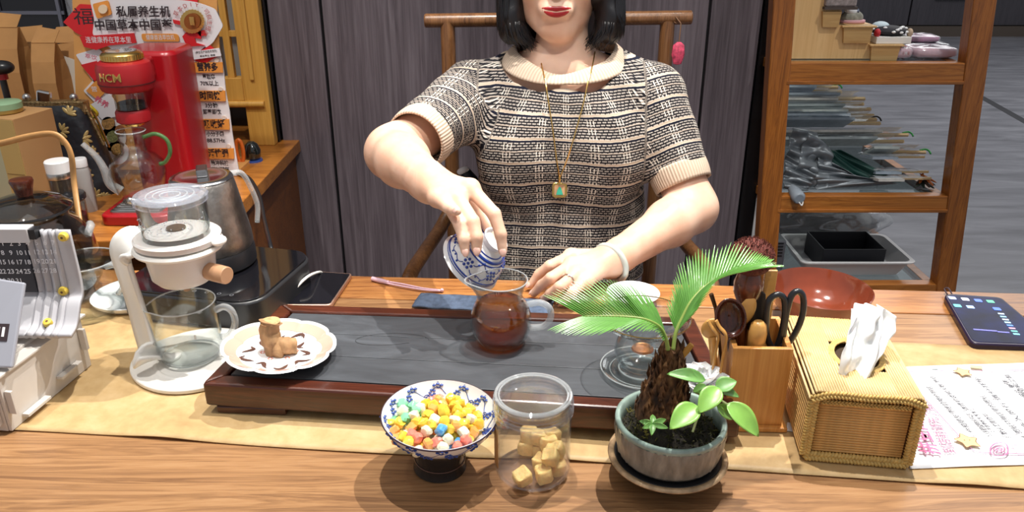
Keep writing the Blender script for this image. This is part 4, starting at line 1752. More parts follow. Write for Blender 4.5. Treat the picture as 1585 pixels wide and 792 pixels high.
# jar of sugar cubes ---------------------------------------------------------
jb = at(824, 727, RZ - .001)
jr = thing('plastic_jar', 'clear round plastic jar with screw lid holding yellow ginger cubes', 'jar', jb)
JR, JH = .0405, .097
ob('body', G().lathe([(0, .004), (.018, .0045), (.030, .001), (.036, 0), (.0392, .0025), (JR, .007), (JR, .078), (.0385, .082), (.0373, .0815), (.0392, .0775), (.0392, .008), (.037, .0035), (.030, .0025), (0, .0052)], 72), PLAST, jr, smooth=40)
ob('base_ring', G().tube([(.036 * math.cos(a), .036 * math.sin(a), .0025) for a in [2 * PI * i / 64 for i in range(64)]], .0016, 6, closed=True), PLAST, jr)
lid = ob('lid', G().lathe([(.0412, .076), (.0418, .078), (.0418, .0955), (.0405, .0975), (.0365, .0975), (.0355, .0955), (.0355, .0905), (0, .090), (0, .0888), (.0365, .0890), (.0395, .0935), (.0402, .076)], 72), PLAST, jr, smooth=40)
for z in (.0795, .084, .0885):
    ob('lid_rib', G().tube([(.0420 * math.cos(a), .0420 * math.sin(a), z) for a in [2 * PI * i / 72 for i in range(72)]], .0007, 6, closed=True), PLAST, lid)
for r_, z_, k_ in ((.0392, .0972, .0017), (.0360, .0972, .0010)):
    ob('lid_rim_glint', G().tube([(r_ * math.cos(a), r_ * math.sin(a), z_) for a in [2 * PI * i / 72 for i in range(72)]], k_, 8, closed=True), GLASSR, lid)  # lid's rim, whitened to imitate the highlight on it
g = G().grid(lambda u, v: ((JR + .0004) * math.cos(R(172 + 34 * u)), (JR + .0004) * math.sin(R(172 + 34 * u)), .016 + .048 * v), 16, 4)
ob('paper_label', g, pbr('tan_label', hexc('c99a62'), .6), jr, smooth=180, solid=.0003)
SUG = pbr('ginger_cube', hexc('f0cd84'), .55, var=.12, vs=200, bump=.5, bs=300, sss=.3)
random.seed(21)
cubes = [(.024, .004), (.010, .020), (-.006, .024), (.026, .022), (.002, .030), (.012, -.024), (-.012, -.028), (.028, -.010), (.010, -.003),
         (.018, .012, 1), (.026, -.001, 1), (.008, .022, 1), (.022, .024, 1), (-.004, .027, 1), (.020, -.014, 1)]
first = None
for c in cubes:
    z = .0125 if len(c) == 2 else .0275
    p = jb + V((c[0] * .95, c[1] * .95, z))
    if first is None:
        g = lump(.0088, 4.4, 14, 10, .38)
        first = o = ob('ginger_cube', g, SUG, smooth=50, loc=p)
        tag(o, 'rough yellow ginger sugar cube inside the clear plastic jar', 'sweet', 'ginger cubes in the jar')
    else:
        o = first.copy()
        COL.objects.link(o)
        o.location = p
    o.rotation_euler = (random.uniform(-.3, .3), random.uniform(-.3, .3), random.uniform(0, 6))
# ------------------------------------------------------------------ potted cycad
pc_ = at(1030, 733, RZ)
pl_ = thing('potted_cycad', 'small potted cycad with two arching fronds in a green grey stoneware pot', 'plant', pc_)
PZ0 = .030
POT = pbr('stoneware', hexc('85827a'), .35, var=.35, vs=120, coat=.2, bump=.5, bs=150, stretch=(1, 1, .3))
GLZ = pbr('celadon_rim', hexc('8fa39a'), .2, var=.2, vs=60, coat=.5)


def bark(u, v):
    a = u * 2 * PI
    z = PZ0 + .004 + .033 * v
    r = .0530 + .0045 * math.sin(v * PI * .55) + .0012 * mnoise.noise(V((math.cos(a) * 22, math.sin(a) * 22, v * 1.2))) + .0009 * mnoise.noise(V((math.cos(a) * 60, math.sin(a) * 60, v * 3)))
    return (r * math.cos(a), r * math.sin(a), z)


pot = ob('pot', G().grid(bark, 160, 10, cu=True).lathe([(0, PZ0), (.050, PZ0), (.0530, PZ0 + .004)], 48), POT, pl_, smooth=60)
ob('pot_rim', G().lathe([(.0568, .0645), (.0578, .069), (.0572, .0725), (.0545, .0735), (.0520, .0720), (.0510, .060), (.0505, PZ0 + .01), (0, PZ0 + .008)], 80), GLZ, pot, smooth=60)
std = thing('pot_stand', 'round dark stand with a worn bronze rim under the potted cycad', 'stand', pc_)
ob('foot', G().lathe([(0, 0), (.033, 0), (.033, .004), (.026, .008), (.026, .018), (.040, .0225), (0, .0225)], 48), BLACK, std, smooth=40)
ob('plate', G().lathe([(0, .0225), (.050, .0225), (.058, .0255), (.056, .0285), (0, .0285)], 64), BLACK, std, smooth=40)
ob('rim', G().tube([(.0595 * math.cos(a), .0595 * math.sin(a), .0265) for a in [2 * PI * i / 72 for i in range(72)]], .0037, 10, closed=True, flat=.7), pbr('worn_bronze', hexc('bb9c78'), .35, .2, var=.5, vs=60), std)


def soil(u, v):
    x, y = (u - .5) * .104, (v - .5) * .104
    r = math.hypot(x, y)
    if r > .0515:
        x, y = x * .0515 / r, y * .0515 / r
        r = .0515
    z = .056 + .028 * max(0, 1 - (r / .05) ** 2) + .004 * mnoise.noise(V((x * 90, y * 90, 0))) + .003 * mnoise.noise(V((x * 260, y * 260, 4)))
    return (x, y, z)


SOIL = pbr('mossy_soil', (.018, .014, .009), .95, var=.8, vs=160, bump=.8, bs=300)
ob('soil', G().grid(soil, 60, 60), SOIL, pl_, smooth=180)
g = G()
random.seed(8)
for i in range(900):
    a, r = random.uniform(0, 2 * PI), .050 * math.sqrt(random.random())
    x, y = r * math.cos(a), r * math.sin(a)
    z = soil(x / .104 + .5, y / .104 + .5)[2]
    d = V((random.gauss(0, 1), random.gauss(0, 1), random.uniform(.3, 1.6))).normalized() * random.uniform(.003, .007)
    g.tube([(x, y, z - .001), (x + d.x * .6, y + d.y * .6, z + d.z * .6), (x + d.x, y + d.y, z + d.z * .7)], [.0009, .0007, .0002], 4, cap=False)
m, nt, b = new_mat('moss')
nt.links.new(ramp(nt, noise_tex(nt, tex_coord(nt), 55, 3), [(.35, hexc('1d1a0c')), (.55, hexc('3a3813')), (.72, hexc('8a7f35'))]), b.inputs['Base Color'])
b.inputs['Roughness'].default_value = .9
ob('moss', g, m, pl_, smooth=180, kind='stuff')

# trunk with shaggy scales
TR0, TR1 = V((-.010, .006, .066)), V((-.003, .006, .150))
m, nt, b = new_mat('cycad_bark')
nt.links.new(ramp(nt, noise_tex(nt, tex_coord(nt, scale=(1, 1, .4)), 110, 5), [(.3, hexc('23150c')), (.5, hexc('5d3d22')), (.72, hexc('9a7148'))]), b.inputs['Base Color'])
b.inputs['Roughness'].default_value = .85
BARK = m
ob('trunk', G().tube([TR0.lerp(TR1, t) for t in (0, .2, .45, .7, .88, 1)], [.0265, .0270, .0215, .0155, .0110, .008], 24), BARK, pl_, smooth=60)
g = G()
for i in range(230):
    t = random.uniform(0, .97)
    a = random.uniform(0, 2 * PI)
    c = TR0.lerp(TR1, t)
    rr = np.interp(t, (0, .2, .45, .7, .88, 1), (.0265, .0270, .0215, .0155, .0110, .008))
    o_ = V((math.cos(a), math.sin(a), 0))
    p0 = c + o_ * rr * .93
    L_ = random.uniform(.009, .019)
    p1 = p0 + V((0, 0, L_ * .55)) + o_ * .002
    p2 = p0 + V((0, 0, L_)) + o_ * random.uniform(-.001, .004)
    sd = o_.cross(V((0, 0, 1)))
    w_ = random.uniform(.0022, .0042)
    g.add([p0 - sd * w_, p0 + sd * w_, p1 - sd * w_ * .8 + o_ * .001, p1 + sd * w_ * .8 + o_ * .001, p2,
           p0 - o_ * .003], [(0, 1, 3, 2), (2, 3, 4), (0, 2, 5), (1, 5, 3), (2, 4, 5), (3, 5, 4)])
ob('bark_scales', g, BARK, pl_, smooth=0, kind='stuff')
ob('leaf_stub', G().tube([TR1 + V((.004, -.004, -.012)), TR1 + V((.012, -.006, .002)), TR1 + V((.017, -.006, .010))], [.003, .0035, .0028], 8), pbr('dry_stub', hexc('a9772f'), .7), pl_)

# fronds: a rachis with separate leaflets
LEAF = pbr('cycad_green', hexc('5f9440'), .25, var=.25, vs=40, coat=.4)
RACH = pbr('rachis_green', hexc('86994a'), .4)


def leaflet_mesh(L_, w_):
    g = G()
    vs = []
    n = 7
    for i in range(n):
        t = i / (n - 1)
        ww = w_ * (1 - t ** 3) * (.6 + .4 * min(1, t * 5)) + .00015
        z = -.10 * L_ * t * t
        vs += [(L_ * t, -ww, z), (L_ * t, 0, z - ww * .45), (L_ * t, ww, z)]
    fs = []
    for i in range(n - 1):
        for k in range(2):
            fs.append((i * 3 + k, i * 3 + k + 1, i * 3 + k + 4, i * 3 + k + 3))
    g.add(vs, fs)
    me = bpy.data.meshes.new('leaflet')
    me.from_pydata([tuple(v) for v in g.v], [], g.f)
    me.materials.append(LEAF)
    me.shade_smooth()
    return me


LM = leaflet_mesh(.05, .00115)


def frond(pix, n, lens, side_dirs, t_):
    P = [pt(x, y, t) - pc_ for (x, y), t in zip(pix, t_)]
    S = spline(P, 10)
    r = ob('frond', G().tube(S, [.0022 - .0016 * i / len(S) for i in range(len(S))], 8), RACH, pl_, smooth=180)
    for i in range(n):
        q = .16 + .84 * i / (n - 1)
        k = min(len(S) - 2, int(q * (len(S) - 1)))
        f = q * (len(S) - 1) - k
        p = S[k].lerp(S[min(k + 1, len(S) - 1)], f)
        tg = (S[min(k + 2, len(S) - 1)] - S[max(0, k - 2)]).normalized()
        for s, sdv in side_dirs(q, tg):
            d = (tg * (.55 + .9 * q ** 2) + sdv).normalized()
            L_ = np.interp(q, lens[0], lens[1]) * random.uniform(.92, 1.05)
            up = V((0, -.25, 1))
            z_ = (up - d * up.dot(d)).normalized()
            y_ = z_.cross(d)
            o = bpy.data.objects.new('leaflet', LM)
            COL.objects.link(o)
            o.parent = r
            mt = M((d, y_, z_)).transposed().to_4x4()
            mt.translation = p
            o.matrix_local = mt @ M.Diagonal((L_ / .05, 1.0, 1.0, 1))
    return r


def sides_l(q, tg):
    up = V((0, 0, 1))
    sd = tg.cross(up).normalized()
    return ((1, sd * .75 + up * .75 + V((-.2, 0, 0))), (-1, -sd * .9 + up * .05))


def sides_r(q, tg):
    up = V((0, 0, 1))
    sd = tg.cross(up).normalized()
    return ((1, sd * .55 + up * .65 * (1 - .4 * q)), (-1, -sd * .75 + up * .75 * (1 - .3 * q)))


random.seed(2)
frond([(1034, 541), (1030, 522), (1020, 505), (998, 494), (970, 490), (938, 489), (905, 489)], 34, ([.16, .4, .7, 1], [.030, .052, .058, .045]), sides_l, [.79, .785, .78, .775, .775, .775, .775])
frond([(1042, 541), (1046, 515), (1056, 492), (1070, 466), (1092, 443), (1122, 427), (1155, 419), (1182, 414)], 44, ([.16, .4, .7, 1], [.026, .046, .048, .022]), sides_r, [.79, .79, .792, .795, .80, .805, .81, .815])

# small broad leaved seedling in the same pot
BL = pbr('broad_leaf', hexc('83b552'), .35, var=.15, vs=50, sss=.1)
BLD = pbr('broad_leaf_dark', hexc('679a4c'), .4, var=.15, vs=50, sss=.1)  # deeper green for some of the leaves


def broadleaf(parent, p0, p1, w_, mat, cup=.25, nrm=(0, -.5, 1)):
    d = p1 - p0
    L_ = d.length
    d.normalize()
    z_ = V(nrm)
    z_ = (z_ - d * z_.dot(d)).normalized()
    y_ = z_.cross(d)
    g = G()

    def fn(u, v):
        t = v
        ww = w_ * (math.sin(PI * t ** .8) ** .8 if 0 < t < 1 else 0) + .0002
        s = (u - .5) * 2
        return p0 + d * (L_ * t) + y_ * (ww * s) + z_ * (cup * ww * s * s - .12 * L_ * t * t + .06 * L_ * math.sin(t * PI))
    o = ob('leaf', G().grid(fn, 9, 14), mat, parent, smooth=180, solid=.0006)
    return o


def lp(x, y, t): return pt(x, y, t) - pc_


st0 = lp(1072, 668, .785)
ob('stem', G().tube(spline([st0, lp(1080, 645, .785), lp(1092, 615, .785), lp(1108, 600, .79)], 5), .0012, 8), pbr('pale_stem', hexc('b9c98a'), .5), pl_)
ob('stem', G().tube(spline([lp(1090, 618, .785), lp(1110, 617, .785), lp(1127, 626, .785)], 5), .0011, 8), pbr('pale_stem', hexc('b9c98a'), .5), pl_)
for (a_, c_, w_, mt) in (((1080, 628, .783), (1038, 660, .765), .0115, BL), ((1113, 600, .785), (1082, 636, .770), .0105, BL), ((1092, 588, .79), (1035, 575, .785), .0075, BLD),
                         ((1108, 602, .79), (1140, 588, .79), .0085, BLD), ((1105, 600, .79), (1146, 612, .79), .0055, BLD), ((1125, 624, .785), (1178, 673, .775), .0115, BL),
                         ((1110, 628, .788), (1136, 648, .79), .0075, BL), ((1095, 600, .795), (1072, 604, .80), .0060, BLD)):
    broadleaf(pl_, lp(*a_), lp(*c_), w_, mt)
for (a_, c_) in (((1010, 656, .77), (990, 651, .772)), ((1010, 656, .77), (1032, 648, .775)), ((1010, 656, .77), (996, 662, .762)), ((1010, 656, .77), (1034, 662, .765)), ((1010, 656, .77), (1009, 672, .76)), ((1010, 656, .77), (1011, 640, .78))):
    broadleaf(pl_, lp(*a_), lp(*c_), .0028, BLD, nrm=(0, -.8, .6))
ob('stem', G().tube([lp(1010, 656, .77), lp(1009, 672, .775)], .0008, 6), pbr('pale_stem', hexc('b9c98a'), .5), pl_)

# white lotus ornament behind the pot
lo = at(1085, 592, RZ)
lo = V((aty(1086, 588, .765).x, .765, .826))
lot = thing('lotus_ornament', 'white lotus flower ornament on the tray corner behind the potted cycad', 'ornament', lo)
PETM = pbr('white_petal', (.86, .85, .84), .3, sss=.2)
pm = None
for ring, (n, L_, el, w_) in enumerate(((9, .023, 12, .0085), (8, .020, 38, .0078), (6, .016, 62, .0068))):
    for k in range(n):
        a = 2 * PI * (k + .5 * (ring % 2)) / n
        if pm is None:
            def fn(u, v):
                ww = (math.sin(PI * min(1, v * .95 + .03)) ** .7) if v < 1 else .0
                s = (u - .5) * 2
                return (v, s * ww * .36, .16 * s * s * ww + .22 * v * v)
            g = G().grid(fn, 7, 9)
            o = ob('petal', g, PETM, lot, smooth=180, solid=.03)
            pm = o.data
        else:
            o = bpy.data.objects.new('petal', pm)
            COL.objects.link(o)
            o.parent = lot
            b = o.modifiers.new('solid', 'SOLIDIFY')
            b.thickness = .03
        o.rotation_euler = (0, -R(el), a)
        o.scale = (L_ * 1.45,) * 3
ob('stem_base', G().lathe([(0, TTZ - lo.z + .0006), (.014, TTZ - lo.z + .0006), (.012, TTZ - lo.z + .004), (.006, -.012), (.006, -.006), (.010, 0), (0, .001)], 24), pbr('tan_base', hexc('b98a4e'), .5), lot)

# ------------------------------------------------------------------ wooden tool holder
HLD = wood('holder_wood', hexc('bd7a38'), hexc('d69a52'), 2, .7, .35, .3, hexc('e2b06c'), .6, .05)
h0, h1 = at(1114, 668, RZ), at(1218, 669, RZ)
hx, hw = (h0 + h1) / 2, (h1 - h0).length
hd = thing('tool_holder', 'square orange wooden holder filled with tea tools and scissors', 'holder', V((hx.x, hx.y, RZ)), -2)
ob('base_plate', G().span((-hw / 2, .0, 0), (hw / 2, .078, .006)), HLD, hd, smooth=0, bevel=.001)
bw_, bd_, bh_ = .067, .064, .108
t_ = .006
ob('front_panel', G().span((-bw_ / 2, .006, .006), (bw_ / 2, .006 + t_, bh_)), HLD, hd, smooth=0, bevel=.0008)
ob('back_panel', G().span((-bw_ / 2, .006 + bd_ - t_, .006), (bw_ / 2, .006 + bd_, bh_ + .008)), HLD, hd, smooth=0, bevel=.0008)
for s in (-1, 1):
    x = s * (bw_ / 2 - t_ / 2)
    ob('side_panel', G().add([(x - t_ / 2, .006 + t_, .006), (x + t_ / 2, .006 + t_, .006), (x + t_ / 2, .006 + bd_ - t_, .006), (x - t_ / 2, .006 + bd_ - t_, .006),
                              (x - t_ / 2, .006 + t_, bh_), (x + t_ / 2, .006 + t_, bh_), (x + t_ / 2, .006 + bd_ - t_, bh_ + .008), (x - t_ / 2, .006 + bd_ - t_, bh_ + .008)],
                             [(3, 2, 1, 0), (4, 5, 6, 7), (0, 1, 5, 4), (1, 2, 6, 5), (2, 3, 7, 6), (3, 0, 4, 7)]), HLD, hd, smooth=0, bevel=.0006)
hyc = hx.y + .035          # depth of the tools
BAMB = pbr('bamboo_tool', hexc('d09a52'), .35, var=.15, vs=40, coat=.2)
DKW = wood('dark_tool_wood', hexc('2b0f08'), hexc('4d2012'), 2, 1, .25, .4)


def in_holder(x, dy=0): return V((hx.x + x, hyc + dy, RZ + .012))


def tool(name, label, cat, px, py, dy=0):
    p = aty(px, py, hyc + dy)
    return thing(name, label, cat, p), p


# dark scoop
sc_, p = tool('tea_scoop', 'dark wooden tea scoop with a deep round bowl in the tool holder', 'scoop', 1132, 495, -.014)
ob('scoop_bowl', G().grid(lambda u, v: (.0165 * math.cos(2 * PI * u) * math.sin(PI * .5 * v + .001) , -.004 + .011 * math.cos(PI * .5 * v), .022 * math.sin(2 * PI * u) * math.sin(PI * .5 * v + .001)), 40, 12, cu=True), DKW, sc_, smooth=180, solid=.0025, rot=(R(-14), R(-10), 0)).location = (0, .006, 0)
b0 = in_holder(-.016, -.008) - p
ob('handle', G().tube([V((.004, .008, -.020)), V((.006, .008, -.03)), b0], [.006, .0055, .005], 12), DKW, sc_)
# light spoon
sp_, p = tool('wooden_spoon', 'pale wooden spoon standing behind the dark scoop', 'spoon', 1155, 482, .004)
ob('spoon_bowl', G().ball((0, 0, 0), (.010, .0035, .019), 18, 12, rot=rotm(y=16)), BAMB, sp_)
ob('handle', G().tube([V((-.004, 0, -.012)), in_holder(-.010, .004) - p], [.0045, .004], 10), pbr('brown_handle', hexc('8a4a25'), .35, coat=.3), sp_)
# bulb handled pick
bp_, p = tool('tea_pick', 'tea pick with a fat bamboo bulb handle beside the scissors', 'pick', 1172, 520, -.012)
ob('bulb', G().lathe([(0, -.028), (.007, -.026), (.0095, -.012), (.0105, .004), (.0085, .015), (.005, .019), (0, .020)], 24), BAMB, bp_)
ob('shaft', G().tube([V((0, 0, -.027)), in_holder(.004, -.010) - p], .003, 8), STEEL, bp_)
# dark brush/knife handle
kh_, p = tool('dark_brush_handle', 'black flat tool handle with pale bristles between spoon and scissors', 'tool', 1173, 478, .012)
ob('blade_handle', G().prism([(-.008, -.028), (.007, -.028), (.009, .0), (.006, .020), (.0, .024), (-.006, .018), (-.009, .0)], -.003, .003).xf(M.Rotation(PI / 2, 4, 'X')), pbr('dark_handle', (.018, .015, .015), .3), kh_, bevel=.001)
ob('shaft', G().tube([V((0, 0, -.026)), in_holder(.010, .012) - p], .0035, 8), BLACK, kh_)
ob('bristles', G().prism([(.006, -.012), (.012, -.010), (.010, .010), (.006, .014)], -.002, .002).xf(M.Rotation(PI / 2, 4, 'X')), pbr('pale_bristle', hexc('a7a29a'), .8, var=.6, vs=400), kh_)
# scissors
SCB = pbr('black_rubber', (.014, .015, .018), .28, coat=.3)
s_, p = tool('scissors', 'scissors with big black loop handles standing in the tool holder', 'scissors', 1206, 500, -.002)
for pix in ([(1196, 539), (1187, 520), (1186, 490), (1190, 466), (1202, 456), (1213, 461), (1215, 480), (1211, 510), (1203, 535)],
            [(1212, 530), (1214, 505), (1219, 476), (1226, 456), (1236, 451), (1243, 460), (1243, 482), (1235, 507), (1222, 528)]):
    q = [aty(x, y, hyc - .004) - p for x, y in pix]
    S = spline(q, 6, closed=True)
    ob('loop_handle', G().tube(S, .0037, 12, closed=True), SCB, s_, smooth=180)
for a_, dx in (((1199, 538), .018), ((1216, 530), .022)):
    a0 = aty(a_[0], a_[1], hyc - .004) - p
    b0 = in_holder(dx, -.004) - p
    ob('blade', G().tube([a0, a0.lerp(b0, .25), b0], [.005, .0045, .002], 10, flat=.5), STEEL, s_)
ob('finger_gap', G().tube([aty(1203, 536, hyc - .004) - p, aty(1214, 530, hyc - .004) - p], .004, 10), SCB, s_)
# tongs: a pale upright strip
tg_, p = tool('bamboo_strip', 'tall pale bamboo strip standing at the back of the tool holder', 'tongs', 1190, 452, .022)
ob('strip', G().span((-.0075, -.002, -.10), (.0065, .002, .028)), BAMB, tg_, smooth=0, bevel=.0008)
ob('strip', G().span((-.0065, .004, -.10), (.0060, .007, .020)), BAMB, tg_, smooth=0, bevel=.0008)
# brush
br_, p = tool('tea_brush', 'round tea brush with dark red bristles standing in the tool holder', 'brush', 1158, 440, .018)
BRS = pbr('red_bristle', hexc('5c2418'), .8, var=.6, vs=500, bump=.6, bs=500)
RBW = pbr('amber_resin', hexc('6a3216'), .3, var=.5, vs=90, coat=.5)
ob('handle', G().lathe([(0, -.10), (.006, -.10), (.006, -.032), (.009, -.026), (.0155, -.010), (.0165, .002), (.013, .012), (.010, .018), (0, .018)], 28), RBW, br_)
g = G().ball((0, 0, .034), (.0245, .0245, .0215), 24, 16)
for i in range(700):
    a, e_ = random.uniform(0, 2 * PI), math.acos(random.uniform(-.35, 1))
    d = V((math.sin(e_) * math.cos(a), math.sin(e_) * math.sin(a), math.cos(e_)))
    p0 = V((d.x * .0245, d.y * .0245, .034 + d.z * .0215))
    g.tube([p0 - d * .003, p0 + d * .0015 + V((0, 0, .0012))], [.0007, .0003], 4, cap=False)
ob('bristles', g, BRS, br_, smooth=180, kind='stuff')
# thin dark pick at the left
tp_, p = tool('tea_needle', 'thin dark tea needle leaning at the left of the tool holder', 'needle', 1104, 462, .012)
ob('needle', G().tube([V((-.003, 0, .006)), V((.004, 0, -.012)), in_holder(-.022, .012) - p], [.0026, .0022, .0014], 8), pbr('dark_bronze', hexc('4a3420'), .4, .5), tp_)
# bamboo pieces outside, left of the holder
t2 = aty(1108, 515, hx.y + .020)
bs_ = thing('bamboo_spoon', 'round headed bamboo spoon leaning against the left side of the tool holder', 'spoon', t2)
ob('spoon_head', G().ball((-.002, .010, .0), (.0125, .0035, .013), 18, 12), BAMB, bs_)
ob('handle', G().tube([V((-.001, .010, -.010)), V((.004, .006, -.045)), V((.004, .004, RZ - t2.z + .002))], [.0045, .004, .0035], 10), BAMB, bs_)
t3 = aty(1112, 540, hx.y + .008)
bt_ = thing('bamboo_tongs', 'curved bamboo tongs leaning against the left side of the tool holder', 'tongs', t3)
for k, dx in enumerate((-.006, .003)):
    ob('jaw', G().tube(spline([V((dx - .008, .004, .034)), V((dx - .004, .002, .027)), V((dx + .004, 0, .016)), V((dx + .003, 0, -.01)), V((dx, -.002, RZ - t3.z + .003))], 5), .0032, 10, flat=.5), BAMB, bt_)

# ------------------------------------------------------------------ brown bowl
bb = V((aty(1270, 452, 1.045).x, 1.045, TZ))
bbw = thing('brown_bowl', 'glossy reddish brown empty ceramic bowl behind the tool holder', 'bowl', bb)
ob('body', G().lathe([(0, 0), (.035, 0), (.037, .004), (.052, .014), (.066, .032), (.0715, .052), (.0722, .0555), (.0705, .0565), (.0685, .052), (.062, .033), (.048, .017), (.030, .010), (0, .009)], 72),
   pbr('brown_glaze_bowl', hexc('7a3823'), .14, var=.2, vs=20, coat=.5), bbw, smooth=60)

# ------------------------------------------------------------------ woven tissue box
fl_, fr_ = at(1238, 708, RZ), at(1408, 723, RZ)
tx = thing('tissue_box', 'woven bamboo strip tissue box edged with braided straw', 'tissue box', V(((fl_ + fr_) / 2)), math.degrees(math.atan2(fr_.y - fl_.y, fr_.x - fl_.x)))
W2 = (fr_ - fl_).length / 2
D_, H_ = .165, .088
STR = pbr('bamboo_splint', hexc('d8aa68'), .45, var=.2, vs=60)
STRL = pbr('bamboo_splint_top', hexc('e3c48c'), .45, var=.15, vs=60)
STW = pbr('straw_braid', hexc('d2b068'), .6, var=.25, vs=200)
ob('core', G().span((-W2 + .002, .003, .001), (W2 - .002, D_, H_ - .006)), pbr('box_core', hexc('6d4420'), .7), tx, smooth=0)
# front: horizontal splints
fnb = 20
for i in range(fnb):
    z = .012 + (H_ - .026) * i / (fnb - 1)
    o = bpy.data.objects.new('splint', bpy.data.meshes['splint_front']) if i else ob('splint', G().tube([(-W2 + .011, 0, 0), (W2 - .011, 0, 0)], .00165, 7), STR, tx, smooth=180)
    if i == 0:
        o.data.name = 'splint_front'
    else:
        COL.objects.link(o)
        o.parent = tx
    o.location = (0, .0022, z)
# top: splints running front to back, rounding over the sides
hole = (-.018, .030, .044, .112)      # x0 x1 y0 y1 of the opening
nb = 44
for i in range(nb):
    s = -1 + 2 * i / (nb - 1)
    x = s * (W2 + .001)
    z = H_ - .0105 * max(0, abs(s) - .86) ** 2 / .0196 * .9 + .002
    spans = [(0, D_ + .002)]
    if hole[0] < x < hole[1]:
        spans = [(0, hole[2]), (hole[3], D_ + .002)]
    for k, (a_, c_) in enumerate(spans):
        ob('splint', G().tube([(x, a_ - .004, z), (x, c_, z)], .00155, 6), STRL, tx, smooth=180)
# flared side skirts
for s in (-1, 1):
    for j in range(14):
        z = .006 + j * (H_ - .016) / 13
        ob('splint', G().tube([(s * (W2 - .0005), .002, z), (s * (W2 - .0005), D_, z)], .0017, 6), STR, tx, smooth=180)


def braid(pts, r, parent, name='braid', turns=90, closed=False):
    S = spline(pts, 14, closed)
    L_ = sum((S[i + 1] - S[i]).length for i in range(len(S) - 1))
    g = G()
    nst = max(40, int(L_ / .0011))
    cum = [0]
    for i in range(len(S) - 1):
        cum.append(cum[-1] + (S[i + 1] - S[i]).length)
    Q = []
    for i in range(nst + 1):
        d = L_ * i / nst
        k = max(0, min(len(S) - 2, int(np.searchsorted(cum, d)) - 1))
        f = (d - cum[k]) / max(1e-9, cum[k + 1] - cum[k])
        Q.append(S[k].lerp(S[k + 1], f))
    for ph in range(3):
        P = []
        for i, q in enumerate(Q):
            tgt = (Q[min(i + 1, nst)] - Q[max(0, i - 1)]).normalized()
            e1 = V((0, -1, .35))
            e1 = (e1 - tgt * e1.dot(tgt)).normalized()
            e2 = tgt.cross(e1)
            a = L_ * i / nst / .011 * 2 * PI + ph * 2 * PI / 3
            P.append(q + e2 * (r * math.sin(a)) + e1 * (r * .6 * math.sin(2 * a)))
        g.tube(P, r * .5, 5, cap=True)
    return ob(name, g, STW, parent, smooth=180, kind='stuff')


x_ = W2 - .004
braid([(-x_ - .003, -.004, H_ - .008), (-x_ * .7, -.005, H_ - .001), (0, -.005, H_ - .0015), (x_ * .7, -.005, H_ - .001), (x_ + .003, -.004, H_ - .008)], .0032, tx)
braid([(-x_, -.001, H_ - .012), (-x_, -.001, .006)], .0042, tx)
braid([(x_, -.001, H_ - .012), (x_, -.001, .006)], .0042, tx)
braid([(-x_, -.001, .005), (x_, -.001, .005)], .0042, tx)
braid([(-x_ + .008, .0, H_ - .013), (x_ - .008, .0, H_ - .013)], .0022, tx)
braid([(-W2, D_, H_), (W2, D_, H_)], .0028, tx)
ob('mouth_floor', G().span((hole[0] - .004, hole[2] - .004, H_ - .005), (hole[1] + .004, hole[3] + .004, H_ - .0035)), pbr('dark_hole', hexc('3a2814'), .8), tx, smooth=0)
hc = ((hole[0] + hole[1]) / 2, (hole[2] + hole[3]) / 2)
hr = [V((hc[0] + (.029) * math.cos(a), hc[1] + .038 * math.sin(a), H_ + .0025)) for a in [2 * PI * i / 24 for i in range(24)]]
g = G()
for r_ in (1.0, .93, .86):
    g.tube([V((hc[0] + (p.x - hc[0]) * r_, hc[1] + (p.y - hc[1]) * r_, p.z)) for p in hr], .0016, 6, closed=True)
ob('mouth_braid', g, STW, tx, smooth=180, kind='stuff')
# tissue: crumpled sheet pulled up from the mouth
tsb = pt(1330, 560, .875)


def tissue(u, v):
    base = pt(1296 + 56 * u, 584 + 10 * math.sin(u * PI) - 6 * u, .875 - .010 * u)
    top = pt(1322 + 60 * u, 476 - 12 * math.sin(u * PI * .9) + 14 * u, .895)
    mid = pt(1302 + 84 * u, 530 - 3 * u, .86 + .03 * u)
    p = base * (1 - v) ** 2 + mid * 2 * v * (1 - v) + top * v * v
    fold = .010 * math.sin(u * 11 + v * 2.2) * (.5 + .6 * v) + .007 * math.sin(u * 23 - v * 4) * v + .006 * mnoise.noise(V((u * 5, v * 5, 1)))
    return p + V((0, -1, .2)) * fold - tsb


ts = thing('tissue', 'white tissue sticking up crumpled from the woven bamboo box', 'tissue', tsb)
TISM = pbr('tissue_paper', (.90, .90, .89), .9, sss=.1)
ob('front_ply', G().grid(tissue, 60, 34), TISM, ts, smooth=180, solid=.0006)
ob('back_ply', G().grid(lambda u, v: V(tissue(1 - u * .85, v * .9)) + V((.002, .014, -.004)), 40, 24), TISM, ts, smooth=180, solid=.0006)
# white scrap under the box
sc0 = at(1228, 662, RZ)
so = ob('paper_scrap', G().prism([(-.010, -.006), (.010, -.010), (.012, .008), (-.004, .010)], 0, .0008), pbr('white_paper', (.82, .83, .84), .7), smooth=0, loc=sc0)
tag(so, 'small white paper scrap between tool holder and tissue box', 'paper')

# ------------------------------------------------------------------ printed notice
A_, B_, C_, D2 = at(1392, 568, RZ), at(1662, 562, RZ), at(1700, 716, RZ), at(1408, 726, RZ)
pw = thing('printed_notice', 'white printed notice sheet with pink heading lying beside the tissue box', 'notice', A_, 0)
ux = (B_ - A_).normalized()
PAPER = pbr('notice_paper', (.84, .85, .88), .6)


def sheet(u, v):
    p = A_.lerp(B_, u).lerp(D2.lerp(C_, u), v)
    z = .0006 + (.004 * u * u if v < .4 else .0) + .0008 * math.sin(u * 5 + v * 3) ** 2
    return p + V((0, 0, z)) - A_


ob('sheet', G().grid(sheet, 24, 16), PAPER, pw, smooth=180, solid=.0003)
